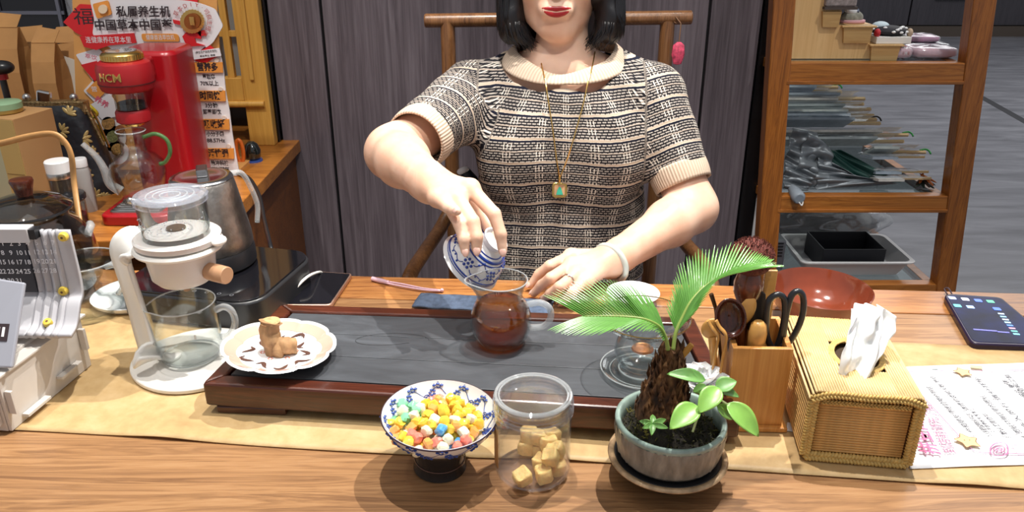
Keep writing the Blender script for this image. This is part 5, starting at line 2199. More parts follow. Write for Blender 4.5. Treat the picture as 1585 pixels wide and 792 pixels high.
# on the sheet the text runs towards the viewer's back: rows read along the sheet's long edge
ua = (A_ - D2)                      # reading direction: away from the viewer
Lr = ua.length
ang_r = math.atan2(ua.y, ua.x)


def on_sheet(px, py, z=.0021):
    p = at(px, py, RZ) - A_
    return V((p.x, p.y, z))


PNKT = pbr('pink_print', hexc('d9709c'), .6)
PURT = pbr('mauve_print', hexc('a5688c'), .6)
INKB = pbr('black_print', hexc('2e2c38'), .6)


def row(s, size, mat, px0, py0, px1, py1, bold=0, z=.0046, name='lettering'):
    """a row of print running from one photo point on the sheet to another"""
    a, b_ = at(px0, py0, RZ), at(px1, py1, RZ)
    d = b_ - a
    t = text(s, size, mat, pw, V((a.x - A_.x, a.y - A_.y, z)), (0, 0, math.atan2(d.y, d.x)), bold, name, 'LEFT')
    wdt = max(v.co.x for v in t.data.vertices) if t.data.vertices else 1
    t.scale = (d.length / max(wdt, 1e-4), d.length / max(wdt, 1e-4) if False else 1, 1)
    return t


for r_ in (('拼豆网', .0235, PNKT, 1443, 708, 1415, 654, .0003), ('到店前请先了解', .0150, PURT, 1472, 707, 1432, 630, 0),
           ('1. 你和朋友须提前预约到店', .0086, INKB, 1510, 681, 1436, 602, 0), ('2. 人多须先说明时间 可以的', .0076, INKB, 1532, 680, 1498, 645, 0),
           ('请提前说明人数 到店', .0076, INKB, 1497, 640, 1441, 586, 0), ('上不收费吃东西 等位', .0064, INKB, 1537, 675, 1502, 637, 0),
           ('3. 默认工具自带', .0082, INKB, 1561, 683, 1524, 645, 0), ('4. 图纸只用店里的图纸', .0082, INKB, 1585, 683, 1519, 617, 0),
           ('多人同行 请分开坐', .0076, INKB, 1590, 668, 1510, 588, 0), ('请爱护拼豆和工具', .0076, INKB, 1610, 640, 1557, 584, 0), ('完成后 请归位 谢谢', .0076, INKB, 1625, 650, 1552, 592, 0)):
    row(*r_)
# frame line
fr = [on_sheet(x, y, .0044) for x, y in ((1404, 592), (1404, 584), (1410, 579), (1450, 578), (1585, 577), (1640, 577))]
ob('border_line', G().tube(spline(fr, 4), .0006, 4, flat=.1), PURT, pw)
fr = [on_sheet(x, y, .0034) for x, y in ((1404, 590), (1440, 630), (1478, 672), (1500, 695), (1520, 704), (1600, 705), (1660, 704))]
ob('border_line', G().tube(spline(fr, 4), .0006, 4, flat=.1), PURT, pw)
STARM = pbr('star_yellow', hexc('ecc98e'), .6)
STARO = pbr('star_outline', hexc('8a5a3a'), .6)
for (x, y, r_) in ((1496, 687, .0155), (1489, 580, .0125)):
    c_ = on_sheet(x, y, .0044)
    poly = [(c_.x + r_ * (1.0 if k % 2 == 0 else .62) * math.cos(k * PI / 5 + .4) * .9, c_.y + r_ * (1.0 if k % 2 == 0 else .62) * math.sin(k * PI / 5 + .4) * .9) for k in range(10)]
    ob('star_print', G().prism(poly, c_.z, c_.z + .0003), STARM, pw, smooth=0)
    S = spline([V((p[0], p[1], c_.z + .0003)) for p in poly], 3, closed=True)
    ob('star_outline', G().tube(S, .0005, 4, closed=True, flat=.2), STARO, pw)
    if r_ > .015:
        for dx in (-.003, .003):
            ob('star_face_dot', G().ball((c_.x + dx, c_.y + .001, c_.z + .0004), (.0008, .0008, .0003), 6, 4), STARO, pw)
c_ = on_sheet(1511, 574, .0050)
ob('cheese_print', G().prism([(c_.x - .008, c_.y), (c_.x + .006, c_.y - .003), (c_.x + .009, c_.y + .004), (c_.x - .006, c_.y + .007)], c_.z, c_.z + .0003), pbr('pale_yellow_print', hexc('eccf9a'), .6), pw, smooth=0)
c_ = on_sheet(1446, 573, .0048)
ob('blob_print', G().ball((c_.x, c_.y, c_.z), (.0045, .0018, .0003), 12, 6), pbr('pale_green_print', hexc('bcd2c6'), .6), pw)
# paper clip print
c_ = on_sheet(1545, 700, .0046)
for k, mm in ((1, PNKT), (.62, PURT), (.3, PNKT)):
    P = [V((c_.x + .011 * k * x, c_.y + (.0075 * k + .003 * (k == 1)) * y, c_.z)).lerp(V((c_.x, c_.y, c_.z)), 0) for x, y in ((-.7, -1), (.5, -1), (.9, -.2), (.7, 1), (-.3, 1), (-.9, .1))]
    P = [V((p.x + (p.y - c_.y) * .5, p.y, p.z)) for p in P]
    ob('clip_print', G().tube(spline(P, 4, closed=True), .0007, 4, closed=True, flat=.2), mm, pw)
c_ = on_sheet(1585, 702, .0046)
P = [on_sheet(x, y, .0046) for x, y in ((1564, 694), (1600, 692), (1606, 708), (1574, 709))]
ob('tag_print', G().tube(P, .0005, 4, closed=True, flat=.2), PURT, pw)

# ------------------------------------------------------------------ phone at the right
ph = [at(x, y, TZ + .006) for x, y in ((1458, 457), (1548, 463), (1640, 541), (1503, 536))]
pcen = sum(ph, V()) / 4
PHB = pbr('phone_case', hexc('2a2036'), .25, spec=.3)
fon = thing('phone', 'dark purple cased phone with a lit home screen of app icons', 'phone', V((pcen.x, pcen.y, TZ)))


def inset(poly, k):
    c_ = sum(poly, V()) / len(poly)
    return [c_ + (p - c_) * k for p in poly]


def rounded(poly, r=.25, n=5):
    out = []
    m_ = len(poly)
    for i in range(m_):
        a, b_, c_ = poly[i - 1], poly[i], poly[(i + 1) % m_]
        p0, p1 = b_.lerp(a, r * .5), b_.lerp(c_, r * .5 * (b_ - a).length / max(1e-6, (c_ - b_).length))
        for j in range(n + 1):
            t = j / n
            out.append((p0 * (1 - t) ** 2 + b_ * 2 * t * (1 - t) + p1 * t * t))
    return out


pl0 = [p - V((pcen.x, pcen.y, 0)) for p in ph]
pl0 = [V((p.x, p.y, 0)) for p in pl0]
ob('case', G().prism([(p.x, p.y) for p in rounded(pl0, .22)], .0005, .0105), PHB, fon, bevel=.002)
m, nt, b = new_mat('lit_screen')
b.inputs['Roughness'].default_value = .12
b.inputs['IOR'].default_value = 1.12
b.inputs['Base Color'].default_value = (.003, .004, .015, 1)
f1 = noise_tex(nt, tex_coord(nt), 20, 2)
nt.links.new(ramp(nt, f1, [(.35, (.002, .003, .02)), (.7, (.008, .02, .16))]), b.inputs['Emission Color'])
b.inputs['Emission Strength'].default_value = .6
scr = ob('screen', G().prism([(p.x, p.y) for p in rounded(inset(pl0, .93), .2)], .0105, .0110), m, fon)


def icon(name, px, py, col, sx=.0052, sy=.0048, rad=.0016):
    p = at(px, py, TZ + .011) - V((pcen.x, pcen.y, TZ))
    e = (pl0[1] - pl0[0])
    ob(name, G().prism(rrect(sx * 2, sy * 2, rad, 4), 0, .0003), pbr('icon_%s' % col, hexc(col), .3, emit=.9), scr, loc=(p.x, p.y, .0111), rot=(0, 0, math.atan2(e.y, e.x)))


for x, y, c_ in ((1474, 461, 'a8b4e8'), (1494, 463, 'd5d8ee'), (1514, 465, '4a6de0'), (1533, 466.5, '4fb08a'), (1482, 473, '58c0c0'), (1502, 475, '8fb0ee'), (1543, 478, '3f6be0')):
    icon('app_icon', x, y, c_)
for k, c_ in enumerate(('b8d0f0', '7fb0e8', 'c0d8f0', '9ad0f0', '4a7de0', 'c08aa0', '58b0a0', '70c8d8')):
    icon('app_icon', 1549.5 + k * 3.4, 485.5 + k * 4.5, c_, .0042, .0022, .0008)
for (x, y, s_) in ((1525, 511, .016), (1553, 514, .008)):
    icon('search_bar', x, y, '5a5aa8', s_, .0018, .0015)
ob('wrist_loop', G().tube(spline([at(1474, 456, TZ + .006) - fon.location, at(1468, 446, TZ + .012) - fon.location, at(1462, 447, TZ + .008) - fon.location, at(1466, 455, TZ + .006) - fon.location], 5), .0012, 6), pbr('loop_cord', hexc('4d4048'), .6), fon)
# ------------------------------------------------------------------ induction hob and steel kettle
hb_ = thing('induction_hob', 'black glass induction hob with rounded corners under the steel kettle', 'hob', (-.455, 1.120, TZ + .001), -13)
ob('body', G().prism(rrect(.236, .196, .040, 8), .004, .048), pbr('hob_body', (.02, .021, .024), .35, bump=.1, bs=30), hb_, bevel=.004)
ob('glass_top', G().prism(rrect(.230, .190, .037, 8), .048, .0505), pbr('black_glass', (.006, .006, .008), .06, coat=.5), hb_, bevel=.001)
for x in (-.08, .08):
    for y in (-.06, .06):
        ob('foot', G().lathe([(0, 0), (.012, 0), (.012, .004), (0, .004)], 16, c=(x, y, 0)), BLACK, hb_)
for k in range(5):
    ob('touch_mark', G().lathe([(.0022, .0506), (.003, .0506), (.003, .0507), (.0022, .0507)], 14, closed=True, c=(-.01 + k * .020, -.078, 0)), pbr('grey_mark', hexc('6d6f75'), .5), hb_)
kz = TZ + .0520
kc = at(334, 405, kz)
kt = thing('steel_kettle', 'brushed steel conical kettle with black base standing on the hob', 'kettle', (kc.x, kc.y - .004, kz), 20)
ob('base', G().lathe([(0, 0), (.060, 0), (.064, .004), (.0635, .026), (.0615, .030), (0, .030)], 56), BLACK, kt, smooth=40)
KST = pbr('hammered_steel', (.40, .37, .34), .34, 1, var=.25, vs=60, bump=.35, bs=160)
ob('body', G().lathe([(.0605, .030), (.0625, .034), (.0615, .050), (.052, .105), (.0465, .136), (.044, .139), (.0425, .137), (.050, .104), (.058, .06), (0, .05)], 64), KST, kt, smooth=50)
kl = ob('lid', G().lathe([(.0445, .1385), (.046, .1395), (.0445, .142), (.036, .1435), (.026, .141), (0, .141)], 56), pbr('shiny_steel', (.72, .72, .72), .16, 1), kt, smooth=60)
ob('lid_bar', G().span((-.006, -.004, .141), (.010, .030, .152)), pbr('bar_steel', (.28, .28, .29), .3, 1), kl, smooth=0, bevel=.002)
ob('water_hose', G().tube(spline([(.040, .036, .132), (.058, .044, .128), (.068, .050, .105), (.076, .054, .07), (.072, .052, .040)], 6), .0042, 12), GLASSR, kt, smooth=180)
ob('spout', G().tube(spline([(-.050, -.020, .06), (-.078, -.030, .085), (-.085, -.034, .118), (-.100, -.040, .130)], 6), [.010 - .0003 * i for i in range(19)], 14), STEEL, kt, smooth=180)
# cables
cbk = [at(352, 320, .95), pt(362, 264, 1.50), pt(385, 275, 1.52), pt(398, 305, 1.46), pt(408, 345, 1.42), pt(418, 378, 1.38)]
cbk = [at(345, 268, SBZ + .005), at(365, 268, SBZ + .005), at(386, 276, SBZ + .007), pt(401, 302, 1.62), pt(409, 340, 1.52), pt(417, 374, 1.40), at(424, 400, TZ + .006)]
o = thing('black_cable', 'black power cable hanging behind the steel kettle', 'cable', cbk[0])
ob('cord', G().tube(spline([p - cbk[0] for p in cbk], 8), .0038, 8), BLACK, o, smooth=180)
wc = [at(x, y, z) for x, y, z in ((432, 476, TZ + .006), (447, 459, TZ + .012), (462, 441, TZ + .022), (478, 427, TZ + .026), (494, 421, TZ + .012), (501, 424, TZ + .004))]
o = thing('white_cable', 'white charging cable looping beside the black hob', 'cable', wc[0])
ob('cord', G().tube(spline([p - wc[0] for p in wc], 8), .0024, 8), WPLAS, o, smooth=180)

# phone at the left
ph2 = [at(x, y, TZ + .006) for x, y in ((484, 421), (545, 425), (512, 474), (424, 474))]
c2 = sum(ph2, V()) / 4
f2_ = thing('phone', 'black screened phone with a rose gold edge lying behind the tray', 'phone', V((c2.x, c2.y, TZ)))
pl2 = [V((p.x - c2.x, p.y - c2.y, 0)) for p in ph2]
ob('case', G().prism([(p.x, p.y) for p in rounded(pl2, .14)], .0005, .0085), pbr('rose_gold', hexc('c9a28e'), .3, .6), f2_, bevel=.0015)
ob('screen', G().prism([(p.x, p.y) for p in rounded(inset(pl2, .95), .12)], .0085, .0089), pbr('off_screen', (.008, .008, .011), .10, spec=.4), f2_)

# ------------------------------------------------------------------ white drip tea maker
dx, dyy = -.4225, .930
dm = thing('drip_tea_maker', 'white plastic drip tea maker stand with curved arm and ring', 'tea maker', (dx, dyy, RZ))
ob('base_plate', G().prism([(.078 * math.cos(a) * (1 + .10 * max(0, -math.cos(a)) ** 2), -.004 + .082 * math.sin(a)) for a in [2 * PI * i / 64 for i in range(64)]], 0, .007), WPLAS, dm, bevel=.002)
ob('base_ring', G().lathe([(.048, .007), (.050, .0085), (.053, .0085), (.055, .007)], 64, c=(.0, -.008, 0), closed=True), WPLAS, dm)
zr = .931 - RZ
path = spline([(-.036, -.034, .013), (-.054, -.020, .016), (-.064, -.010, .034), (-.071, -.002, .08), (-.078, .002, .125), (-.080, .004, .152), (-.068, .004, zr - .001), (-.046, .002, zr + .003)], 8)
wdt = [.035 - .007 * math.sin(PI * i / (len(path) - 1)) for i in range(len(path))]
g = G()
vs = []
fs = []
for i, p in enumerate(path):
    a = path[max(0, i - 1)]
    b_ = path[min(len(path) - 1, i + 1)]
    tg = (b_ - a).normalized()
    side = V((.72, -.69, 0))
    side = (side - tg * side.dot(tg)).normalized()
    nn = tg.cross(side)
    for j in range(9):
        s = -1 + j / 4
        q_ = p + side * wdt[i] * s * .98 + nn * (.008 * (1 - s * s))
        vs.append(V((q_.x, q_.y, max(q_.z, .0105))))
for i in range(len(path) - 1):
    for j in range(8):
        fs.append((i * 9 + j, i * 9 + j + 1, (i + 1) * 9 + j + 1, (i + 1) * 9 + j))
ob('arm', g.add(vs, fs), WPLAS, dm, smooth=180, solid=.005)
ob('holder_ring', G().lathe([(.044, zr - .004), (.054, zr - .003), (.0555, zr), (.054, zr + .003), (.044, zr + .004)], 64, closed=True), WPLAS, dm, smooth=40)
# filter cup that hangs in the ring
fc_ = thing('filter_cup', 'clear filter cup with flat lid and white valve body in the drip stand ring', 'filter cup', (dx, dyy, RZ + zr))
FROST = pbr('frosted_white', hexc('d8d2cc'), .3, sss=.1)
ob('valve_body', G().lathe([(0, -.056), (.010, -.056), (.018, -.053), (.032, -.048), (.039, -.040), (.0425, -.012), (.0435, .0045), (.052, .006), (.053, .013), (.0505, .015), (.040, .0145), (.038, .008), (0, .006)], 64), FROST, fc_, smooth=40)
ob('outlet', G().lathe([(0, -.064), (.004, -.064), (.0045, -.056), (0, -.056)], 16), pbr('tan_outlet', hexc('b08b6a'), .4), fc_)
ob('knob', G().tube([(.038, -.014, -.030), (.050, -.020, -.030), (.066, -.028, -.030)], [.011, .0115, .0112], 20), pbr('tan_knob', hexc('b48a68'), .45), fc_, bevel=.001)
ob('side_tab', G().ball((.055, -.010, .010), (.010, .012, .006), 16, 8), WPLAS, fc_)
ob('glass_wall', G().lathe([(.0405, .013), (.0415, .060), (.0400, .060), (.0390, .015)], 64, closed=True), GLASS, fc_, smooth=60)
ob('filter_floor', G().lathe([(.0385, .020), (.030, .0195), (.014, .0215), (.010, .0225), (0, .0225)], 48), FROST, fc_, smooth=60)
ob('filter_disc', G().lathe([(0, .0250), (.0115, .0245), (.012, .0226), (0, .0226)], 32), pbr('mesh_brown', hexc('7c6a58'), .4, .5), fc_)
fl = ob('lid', G().lathe([(.0405, .0585), (.0440, .0595), (.0445, .0660), (.0425, .0685), (.036, .0695), (.0335, .0675), (0, .0672), (0, .0655), (.034, .0655), (.0395, .0640)], 64), glass('milky_plastic', (.93, .94, .97), (.7, .72, .8), .10, .05, body=(.85, .87, .95, .13)), fc_, smooth=40)
for r_ in (.012, .020, .028):
    ob('lid_ring', G().tube([(r_ * math.cos(a), r_ * math.sin(a), .0675) for a in [2 * PI * i / 40 for i in range(40)]], .0008, 6, closed=True), GLASSR, fl)
g = G()
random.seed(31)
for i in range(70):
    a, z = random.uniform(PI * 1.1, PI * 1.95), random.uniform(.028, .048)
    g.ball((.0417 * math.cos(a), .0417 * math.sin(a), z), random.uniform(.0005, .0011), 6, 4)
ob('droplets', g, GLASSR, fc_, kind='stuff')
# mug below
mp = at(297, 548, RZ + .010)
mg_ = thing('glass_mug', 'clear borosilicate measuring mug with handle under the drip tea maker', 'mug', V((mp.x, mp.y, RZ + .009)))
mg_.scale = (.93, .93, .97)
mo = [(0, 0), (.036, 0), (.041, .003), (.0445, .012), (.0455, .04), (.0445, .082)]
mi_ = [(.0432, .082), (.0442, .04), (.0432, .013), (.040, .005), (.036, .003), (0, .003)]


def lip(g):
    vs = []
    for x, y, z in g.v:
        a = math.atan2(y, x)
        k = max(0, math.cos(a - R(200))) ** 14
        if z > .06:
            q = (z - .06) / .022
            x, y, z = x * (1 + .16 * k * q), y * (1 + .16 * k * q), z - .003 * k * q
        vs.append((x, y, z))
    g.v = vs
    return g


ob('body', lip(G().lathe(mo + mi_, 72)), GLASS, mg_, smooth=60)
ob('rim_glint', lip(G().tube([(.0438 * math.cos(a), .0438 * math.sin(a), .082) for a in [2 * PI * i / 64 for i in range(64)]], .0010, 6, closed=True)), GLASSR, mg_, smooth=180)  # pale ring put on for the mug rim's highlight
ob('handle', G().tube(spline([(.043, .004, .068), (.056, .004, .073), (.066, .004, .066), (.068, .004, .048), (.058, .004, .030), (.045, .004, .026)], 6), .0038, 12, flat=1.3), GLASSR, mg_, smooth=180)
ob('base_ring', G().tube([(.039 * math.cos(a), .039 * math.sin(a), .002) for a in [2 * PI * i / 64 for i in range(64)]], .0013, 6, closed=True), GLASSR, mg_, smooth=180)
ob('printed_mark', G().box((.026, -.0368, .048), (.003, .0005, .006)), WHITE, mg_, smooth=0)

# white saucer and big glass jug behind
sp_ = V((aty(205, 436, 1.12).x, 1.115, TZ + .001))
o = thing('white_tray', 'round white plate half hidden behind the white drip tea maker', 'plate', sp_)
ob('plate', G().lathe([(0, 0), (.052, 0), (.060, .008), (.061, .012), (.059, .0125), (.054, .006), (0, .005)], 56), WHITE, o, smooth=50)
jp = V((aty(150, 415, 1.09).x - .008, 1.074, TZ + .001))
gj = thing('glass_jug', 'round clear glass jug with a handle behind the grey calendar', 'jug', jp)
ob('body', G().lathe([(0, 0), (.030, 0), (.042, .006), (.050, .024), (.051, .042), (.045, .060), (.040, .068), (.042, .078), (.046, .086), (.0448, .086), (.0405, .077), (.0385, .068), (.0435, .060), (.0495, .042), (.0485, .025), (.041, .008), (.030, .003), (0, .003)], 64), GLASS, gj, smooth=180)
ob('handle', G().tube(spline([(.038, -.012, .080), (.052, -.014, .083), (.061, -.014, .070), (.058, -.014, .050), (.048, -.013, .036)], 6), .0042, 12), GLASSR, gj, smooth=180)
ob('rim_glint', G().tube([(.0455 * math.cos(a), .0455 * math.sin(a), .086) for a in [2 * PI * i / 64 for i in range(64)]], .0011, 6, closed=True), GLASSR, gj, smooth=180)  # highlight of the jug's rim, built as a whitish ring

# dark glass teapot with a bamboo bail
tp = V((-.733, 1.128, TZ + .001))
tpt = thing('smoked_teapot', 'big smoked glass teapot with wooden knob and bamboo bail handle', 'teapot', tp)
ob('body', G().lathe([(0, 0), (.060, 0), (.072, .006), (.084, .03), (.086, .062), (.080, .095), (.066, .122), (.055, .132), (.054, .142), (.0525, .142), (.053, .131), (.064, .120), (.078, .094), (.084, .062), (.082, .032), (.070, .009), (.058, .004), (0, .004)], 72), SMOKE, tpt, smooth=180)
lid = ob('lid', G().lathe([(.054, .140), (.060, .143), (.062, .147), (.050, .158), (.030, .165), (.010, .168), (0, .168), (0, .166), (.030, .163), (.055, .150)], 64), SMOKE, tpt, smooth=60)
ob('lid_ring', G().tube([(.061 * math.cos(a), .061 * math.sin(a), .1445) for a in [2 * PI * i / 64 for i in range(64)]], .0022, 8, closed=True), BLACK, lid)
ob('knob', G().lathe([(0, .168), (.011, .168), (.013, .178), (.0165, .190), (.0155, .193), (0, .194)], 24, c=(.003, 0, 0)), DKW, lid, smooth=40)
bl_ = [aty(x, y, 1.20) - tp for x, y in ((-110, 330), (-95, 255), (-60, 232), (0, 222), (45, 211), (80, 207), (98, 217), (110, 240), (115, 285), (117, 330))]
bl_[0] = V((-.135, .03, .105))
bl_[-1] = V((.058, .03, .108))
ob('bail_handle', G().tube(spline(bl_, 6), .0052, 10, flat=.6), pbr('bail_bamboo', hexc('b98a55'), .4, var=.15), tpt, smooth=180)
for s in (-1, 1):
    ob('lug', G().tube([(s * .076, .012, .098), (s * .080, .022, .112), (s * .074, .03, .110)], .006, 10), GLASSR, tpt, smooth=180)

# jars behind the teapot
j1 = V((aty(97, 300, 1.34).x, 1.345, SBZ))
o = thing('tall_canister', 'tall clear canister with a white and steel lid behind the teapot', 'canister', j1)
o.scale = (.72, .72, .93)
ob('body', G().lathe([(0, 0), (.027, 0), (.028, .003), (.028, .105), (0, .105)], 40), pbr('dusky_canister', hexc('3b332d'), .15, coat=.6), o, smooth=40)
ob('steel_band', G().lathe([(.0285, .104), (.0295, .106), (.0295, .114), (.0285, .116)], 40), STEEL, o, smooth=40)
ob('lid', G().lathe([(.0285, .116), (.029, .136), (.027, .138), (0, .138)], 40), WHITE, o, smooth=40)
j2 = V((aty(116, 330, 1.335).x - .008, 1.335, SBZ))
o = thing('tea_jar', 'small clear jar of dark tea leaves with a black lid', 'jar', j2)
ob('body', G().lathe([(0, 0), (.026, 0), (.028, .004), (.028, .060), (.0265, .060), (.0265, .005), (0, .004)], 40), GLASS, o, smooth=40)
ob('tea_leaves', G().lathe([(0, .006), (.0258, .006), (.0258, .030), (.012, .033), (0, .031)], 32), pbr('dark_tea_leaves', (.012, .009, .007), .9, bump=1, bs=250), o, smooth=40)
ob('lid', G().lathe([(.029, .058), (.031, .060), (.031, .067), (.029, .070), (.008, .072), (.006, .078), (0, .079)], 40), BLACK, o, smooth=40)
j3 = V((aty(121, 260, 1.43).x, 1.44, SBZ))
o = thing('white_bottle', 'slim grey and white bottle behind the black lidded tea jar', 'bottle', j3)
ob('body', G().lathe([(0, 0), (.014, 0), (.0145, .003), (.0145, .080), (.012, .086), (.011, .088), (0, .088)], 32), pbr('pale_grey_bottle', hexc('a9a6a4'), .3), o, smooth=40)
ob('cap', G().lathe([(.0125, .088), (.0125, .102), (.011, .104), (0, .104)], 32), WHITE, o, smooth=40)

# ------------------------------------------------------------------ red herb machine
mx_, my_ = -.690, 1.43
REDP = pbr('red_lacquer', hexc('a3101a'), .28, coat=.3)
REDM = pbr('red_matte', hexc('98151c'), .38)
hm = thing('herb_machine', 'tall red herb extracting machine with gold dial on its round head', 'machine', (mx_, my_, SBZ))
ob('base', G().prism(rrect(.128, .150, .018, 6, 0, .0), .0, .020), REDP, hm, bevel=.003)
ob('drip_grill', G().prism(rrect(.096, .080, .010, 6, -.004, -.020), .020, .0215), STEEL, hm)
for k in range(7):
    ob('grill_bar', G().tube([(-.048, -.052 + k * .011, .0225), (.040, -.052 + k * .011, .0225)], .0018, 6), pbr('shiny_steel', (.72, .72, .72), .16, 1), hm)
ob('column', G().prism(rrect(.110, .118, .024, 8, .011, .114), .0, .292), REDP, hm, bevel=.008)
ob('bridge', G().span((-.026, .0, .245), (.030, .08, .285)), REDM, hm, bevel=.006)
hz = .234
hd2 = ob('head', G().lathe([(0, hz), (.040, hz), (.044, hz + .003), (.0475, hz + .014), (.0475, hz + .040), (.044, hz + .049), (.038, hz + .053), (0, hz + .053)], 64), REDM, hm, smooth=35)
ob('seam', G().lathe([(.0477, hz + .0135), (.0479, hz + .0145), (.0477, hz + .0155)], 64), pbr('dark_red', hexc('4a0a0e'), .5), hd2)
gd = ob('dial', G().lathe([(0, hz + .053), (.033, hz + .053), (.0345, hz + .055), (.0345, hz + .064), (.032, hz + .067), (.026, hz + .069), (0, hz + .070)], 72), GOLD, hm, smooth=35)
for k in range(40):
    a = 2 * PI * k / 40
    ob('dial_ridge', G().box((.0348 * math.cos(a), .0348 * math.sin(a), hz + .0595), (.0012, .0012, .008)), GOLD, gd, smooth=0)
ob('dial_top', G().lathe([(0, hz + .0708), (.026, hz + .0700), (.026, hz + .0690)], 40), pbr('dial_glass', hexc('8d8788'), .1, .3, coat=.5), gd)
ob('glass_chamber', G().lathe([(.0225, .198), (.0265, .201), (.0265, hz), (.0245, hz), (.0245, .202), (0, .200)], 48), GLASS, hm, smooth=40)
ob('chamber_herbs', G().lathe([(0, .200), (.0238, .201), (.0238, .212), (.012, .215), (0, .213)], 32), pbr('dark_herbs', hexc('26221f'), .8, bump=1, bs=200), hm, smooth=40)
ob('lower_ring', G().lathe([(0, .176), (.026, .176), (.0295, .179), (.0295, .195), (.027, .1995), (0, .1995)], 56), REDM, hm, smooth=35)
ob('nozzle', G().lathe([(0, .170), (.016, .170), (.020, .1758), (0, .1758)], 32), GOLD, hm, smooth=40)
# gold letters on the round head
for k, chx in enumerate('HCM'):
    a = R(-90 - 26 + k * 17)
    text(chx, .020, GOLD, hm, (.0480 * math.cos(a), .0480 * math.sin(a), hz + .029), (PI / 2, 0, a + PI / 2), .0002, ext=.0006)
# glass ewer under it
ew = thing('glass_ewer', 'clear long necked glass ewer with slim spout and green handle on the red machine', 'ewer', (mx_ - .002, my_ - .018, SBZ + .0245))
ew.scale = (1.16, 1.16, 1.14)
ob('body', G().lathe([(0, 0), (.022, 0), (.030, .006), (.038, .030), (.042, .055), (.040, .070), (.030, .082), (.020, .087), (.0185, .100), (.020, .115), (.0225, .122), (.0212, .122), (.0185, .114), (.017, .100), (.0185, .086), (.029, .080), (.0385, .069), (.0405, .055), (.0365, .031), (.029, .0085), (.021, .003), (0, .003)], 56), GLASS, ew, smooth=180)
ob('rim_glint', G().tube([(.0218 * math.cos(a), .0218 * math.sin(a), .122) for a in [2 * PI * i / 40 for i in range(40)]], .0009, 6, closed=True), GLASSR, ew)  # whitish ring standing in for the glint on the ewer's lip
ob('spout', G().tube(spline([(-.032, -.004, .022), (-.046, -.006, .036), (-.050, -.007, .060), (-.058, -.008, .082), (-.074, -.010, .104)], 7), [.0085 - .00016 * i for i in range(29)], 14, cap=False), GLASSR, ew, smooth=180)
ob('handle', G().tube(spline([(.019, -.002, .112), (.040, -.004, .118), (.056, -.004, .108), (.058, -.004, .088), (.048, -.004, .072), (.038, -.003, .068)], 7), .0032, 10), glass('green_glass', (.35, .62, .30), (.10, .28, .08), .12, .05, 1.5, .7, body=(.15, .35, .12, .35)), ew, smooth=180)

# ------------------------------------------------------------------ standee behind the machine
Yp = 1.665
sd = thing('promo_standee', 'die cut white and orange promotional standee with Chinese slogans behind the red machine', 'standee', (0, 0, 0))
PWH = pbr('print_white', (.84, .82, .84), .55)
POR = pbr('print_orange', hexc('ea9a45'), .55)
PRD = pbr('print_red', hexc('d8232a'), .5)
PTN = pbr('print_tan', hexc('dda05a'), .6)
PBK = pbr('print_black', hexc('33262a'), .6)
PPK = pbr('print_pink', hexc('d8607a'), .6)


def pp_(x, y, lay=0): return aty(x, y, Yp - lay * .004)


def flat(name, pix, mat, lay, th=.003, rnd=0):
    P = [pp_(x, y, lay) for x, y in pix]
    q = [V((p.x, p.z, 0)) for p in P]
    if rnd:
        q = rounded(q, rnd)
    g = G().prism([(p.x, p.y) for p in q], 0, th)
    g.v = [(x, Yp - lay * .004 - z, max(y, SBZ + .001)) for x, y, z in g.v]
    return ob(name, g, mat, sd, smooth=0)


def disc(name, cx_, cy_, r, mat, lay, n=40, wob=0, th=.003):
    return flat(name, [(cx_ + r * (1 + wob * (k % 2)) * math.cos(2 * PI * k / n), cy_ + r * (1 + wob * (k % 2)) * math.sin(2 * PI * k / n)) for k in range(n)], mat, lay, th)


def ptext(s, x, y, hpx, mat, lay, wpx=None, bold=0, rot=0, shear=0):
    p = pp_(x, y, lay)
    k = (pp_(x + 10, y, lay) - pp_(x - 10, y, lay)).length / 20
    t = text(s, hpx * k, mat, sd, (p.x, Yp - lay * .004 - .0032, p.z), (PI / 2, R(rot), 0), bold, shear=shear)
    if wpx:
        w_ = max(v.co.x for v in t.data.vertices) - min(v.co.x for v in t.data.vertices)
        t.scale = (wpx * k / w_, 1, 1)
    return t


flat('backing_board', [(112, -30), (335, -30), (350, 262), (150, 262), (120, 200)], PTN, 0)
flat('top_strip', [(180, -20), (308, -20), (306, 6), (182, 6)], PRD, 1)
flat('red_diamond', [(99, 34), (124, 6), (176, 10), (180, 48), (150, 66), (118, 50)], PRD, 1, rnd=.1)
ptext('福', 131, 27, 27, PBK, 1, 31)
flat('title_panel', [(140, -2), (172, -8), (305, 2), (334, 14), (346, 40), (330, 66), (316, 76), (305, 90), (240, 96), (180, 80), (144, 54), (147, 30)], PWH, 2, rnd=.3)
flat('emblem_tile', [(144, 6), (168, 0), (174, 22), (151, 29)], POR, 3, rnd=.3)
disc('emblem_loaf', 160, 14, 7, pbr('print_cream', hexc('f1d9b8'), .6), 4, 18)
ptext('私属养生机', 222, 19, 17.5, PBK, 3, 84, .0005, shear=.12)
ptext('中国草本中国萃', 207, 39.5, 17.5, PBK, 3, 120, .0005, shear=.06)
flat('ribbon_strip', [(124, 56), (208, 51), (212, 66), (170, 70), (150, 77), (131, 72)], PRD, 3)
ptext('连健康养在草本里', 169, 62, 10.5, PWH, 3, 70, 0)
flat('orange_pill', [(220, 52), (278, 52), (278, 64), (220, 64)], POR, 3, rnd=.3)
ptext('健康首选萃饮机', 249, 58, 8.5, PWH, 3, 44, 0)
flat('red_ribbon', [(268, 30), (288, 34), (286, 40), (270, 36)], PRD, 3)
flat('red_ribbon', [(283, 56), (292, 46), (312, 48), (312, 60), (302, 58), (304, 66), (318, 70), (290, 72)], PRD, 3)
flat('red_ribbon', [(306, 50), (316, 46), (320, 54), (311, 56)], PRD, 3)
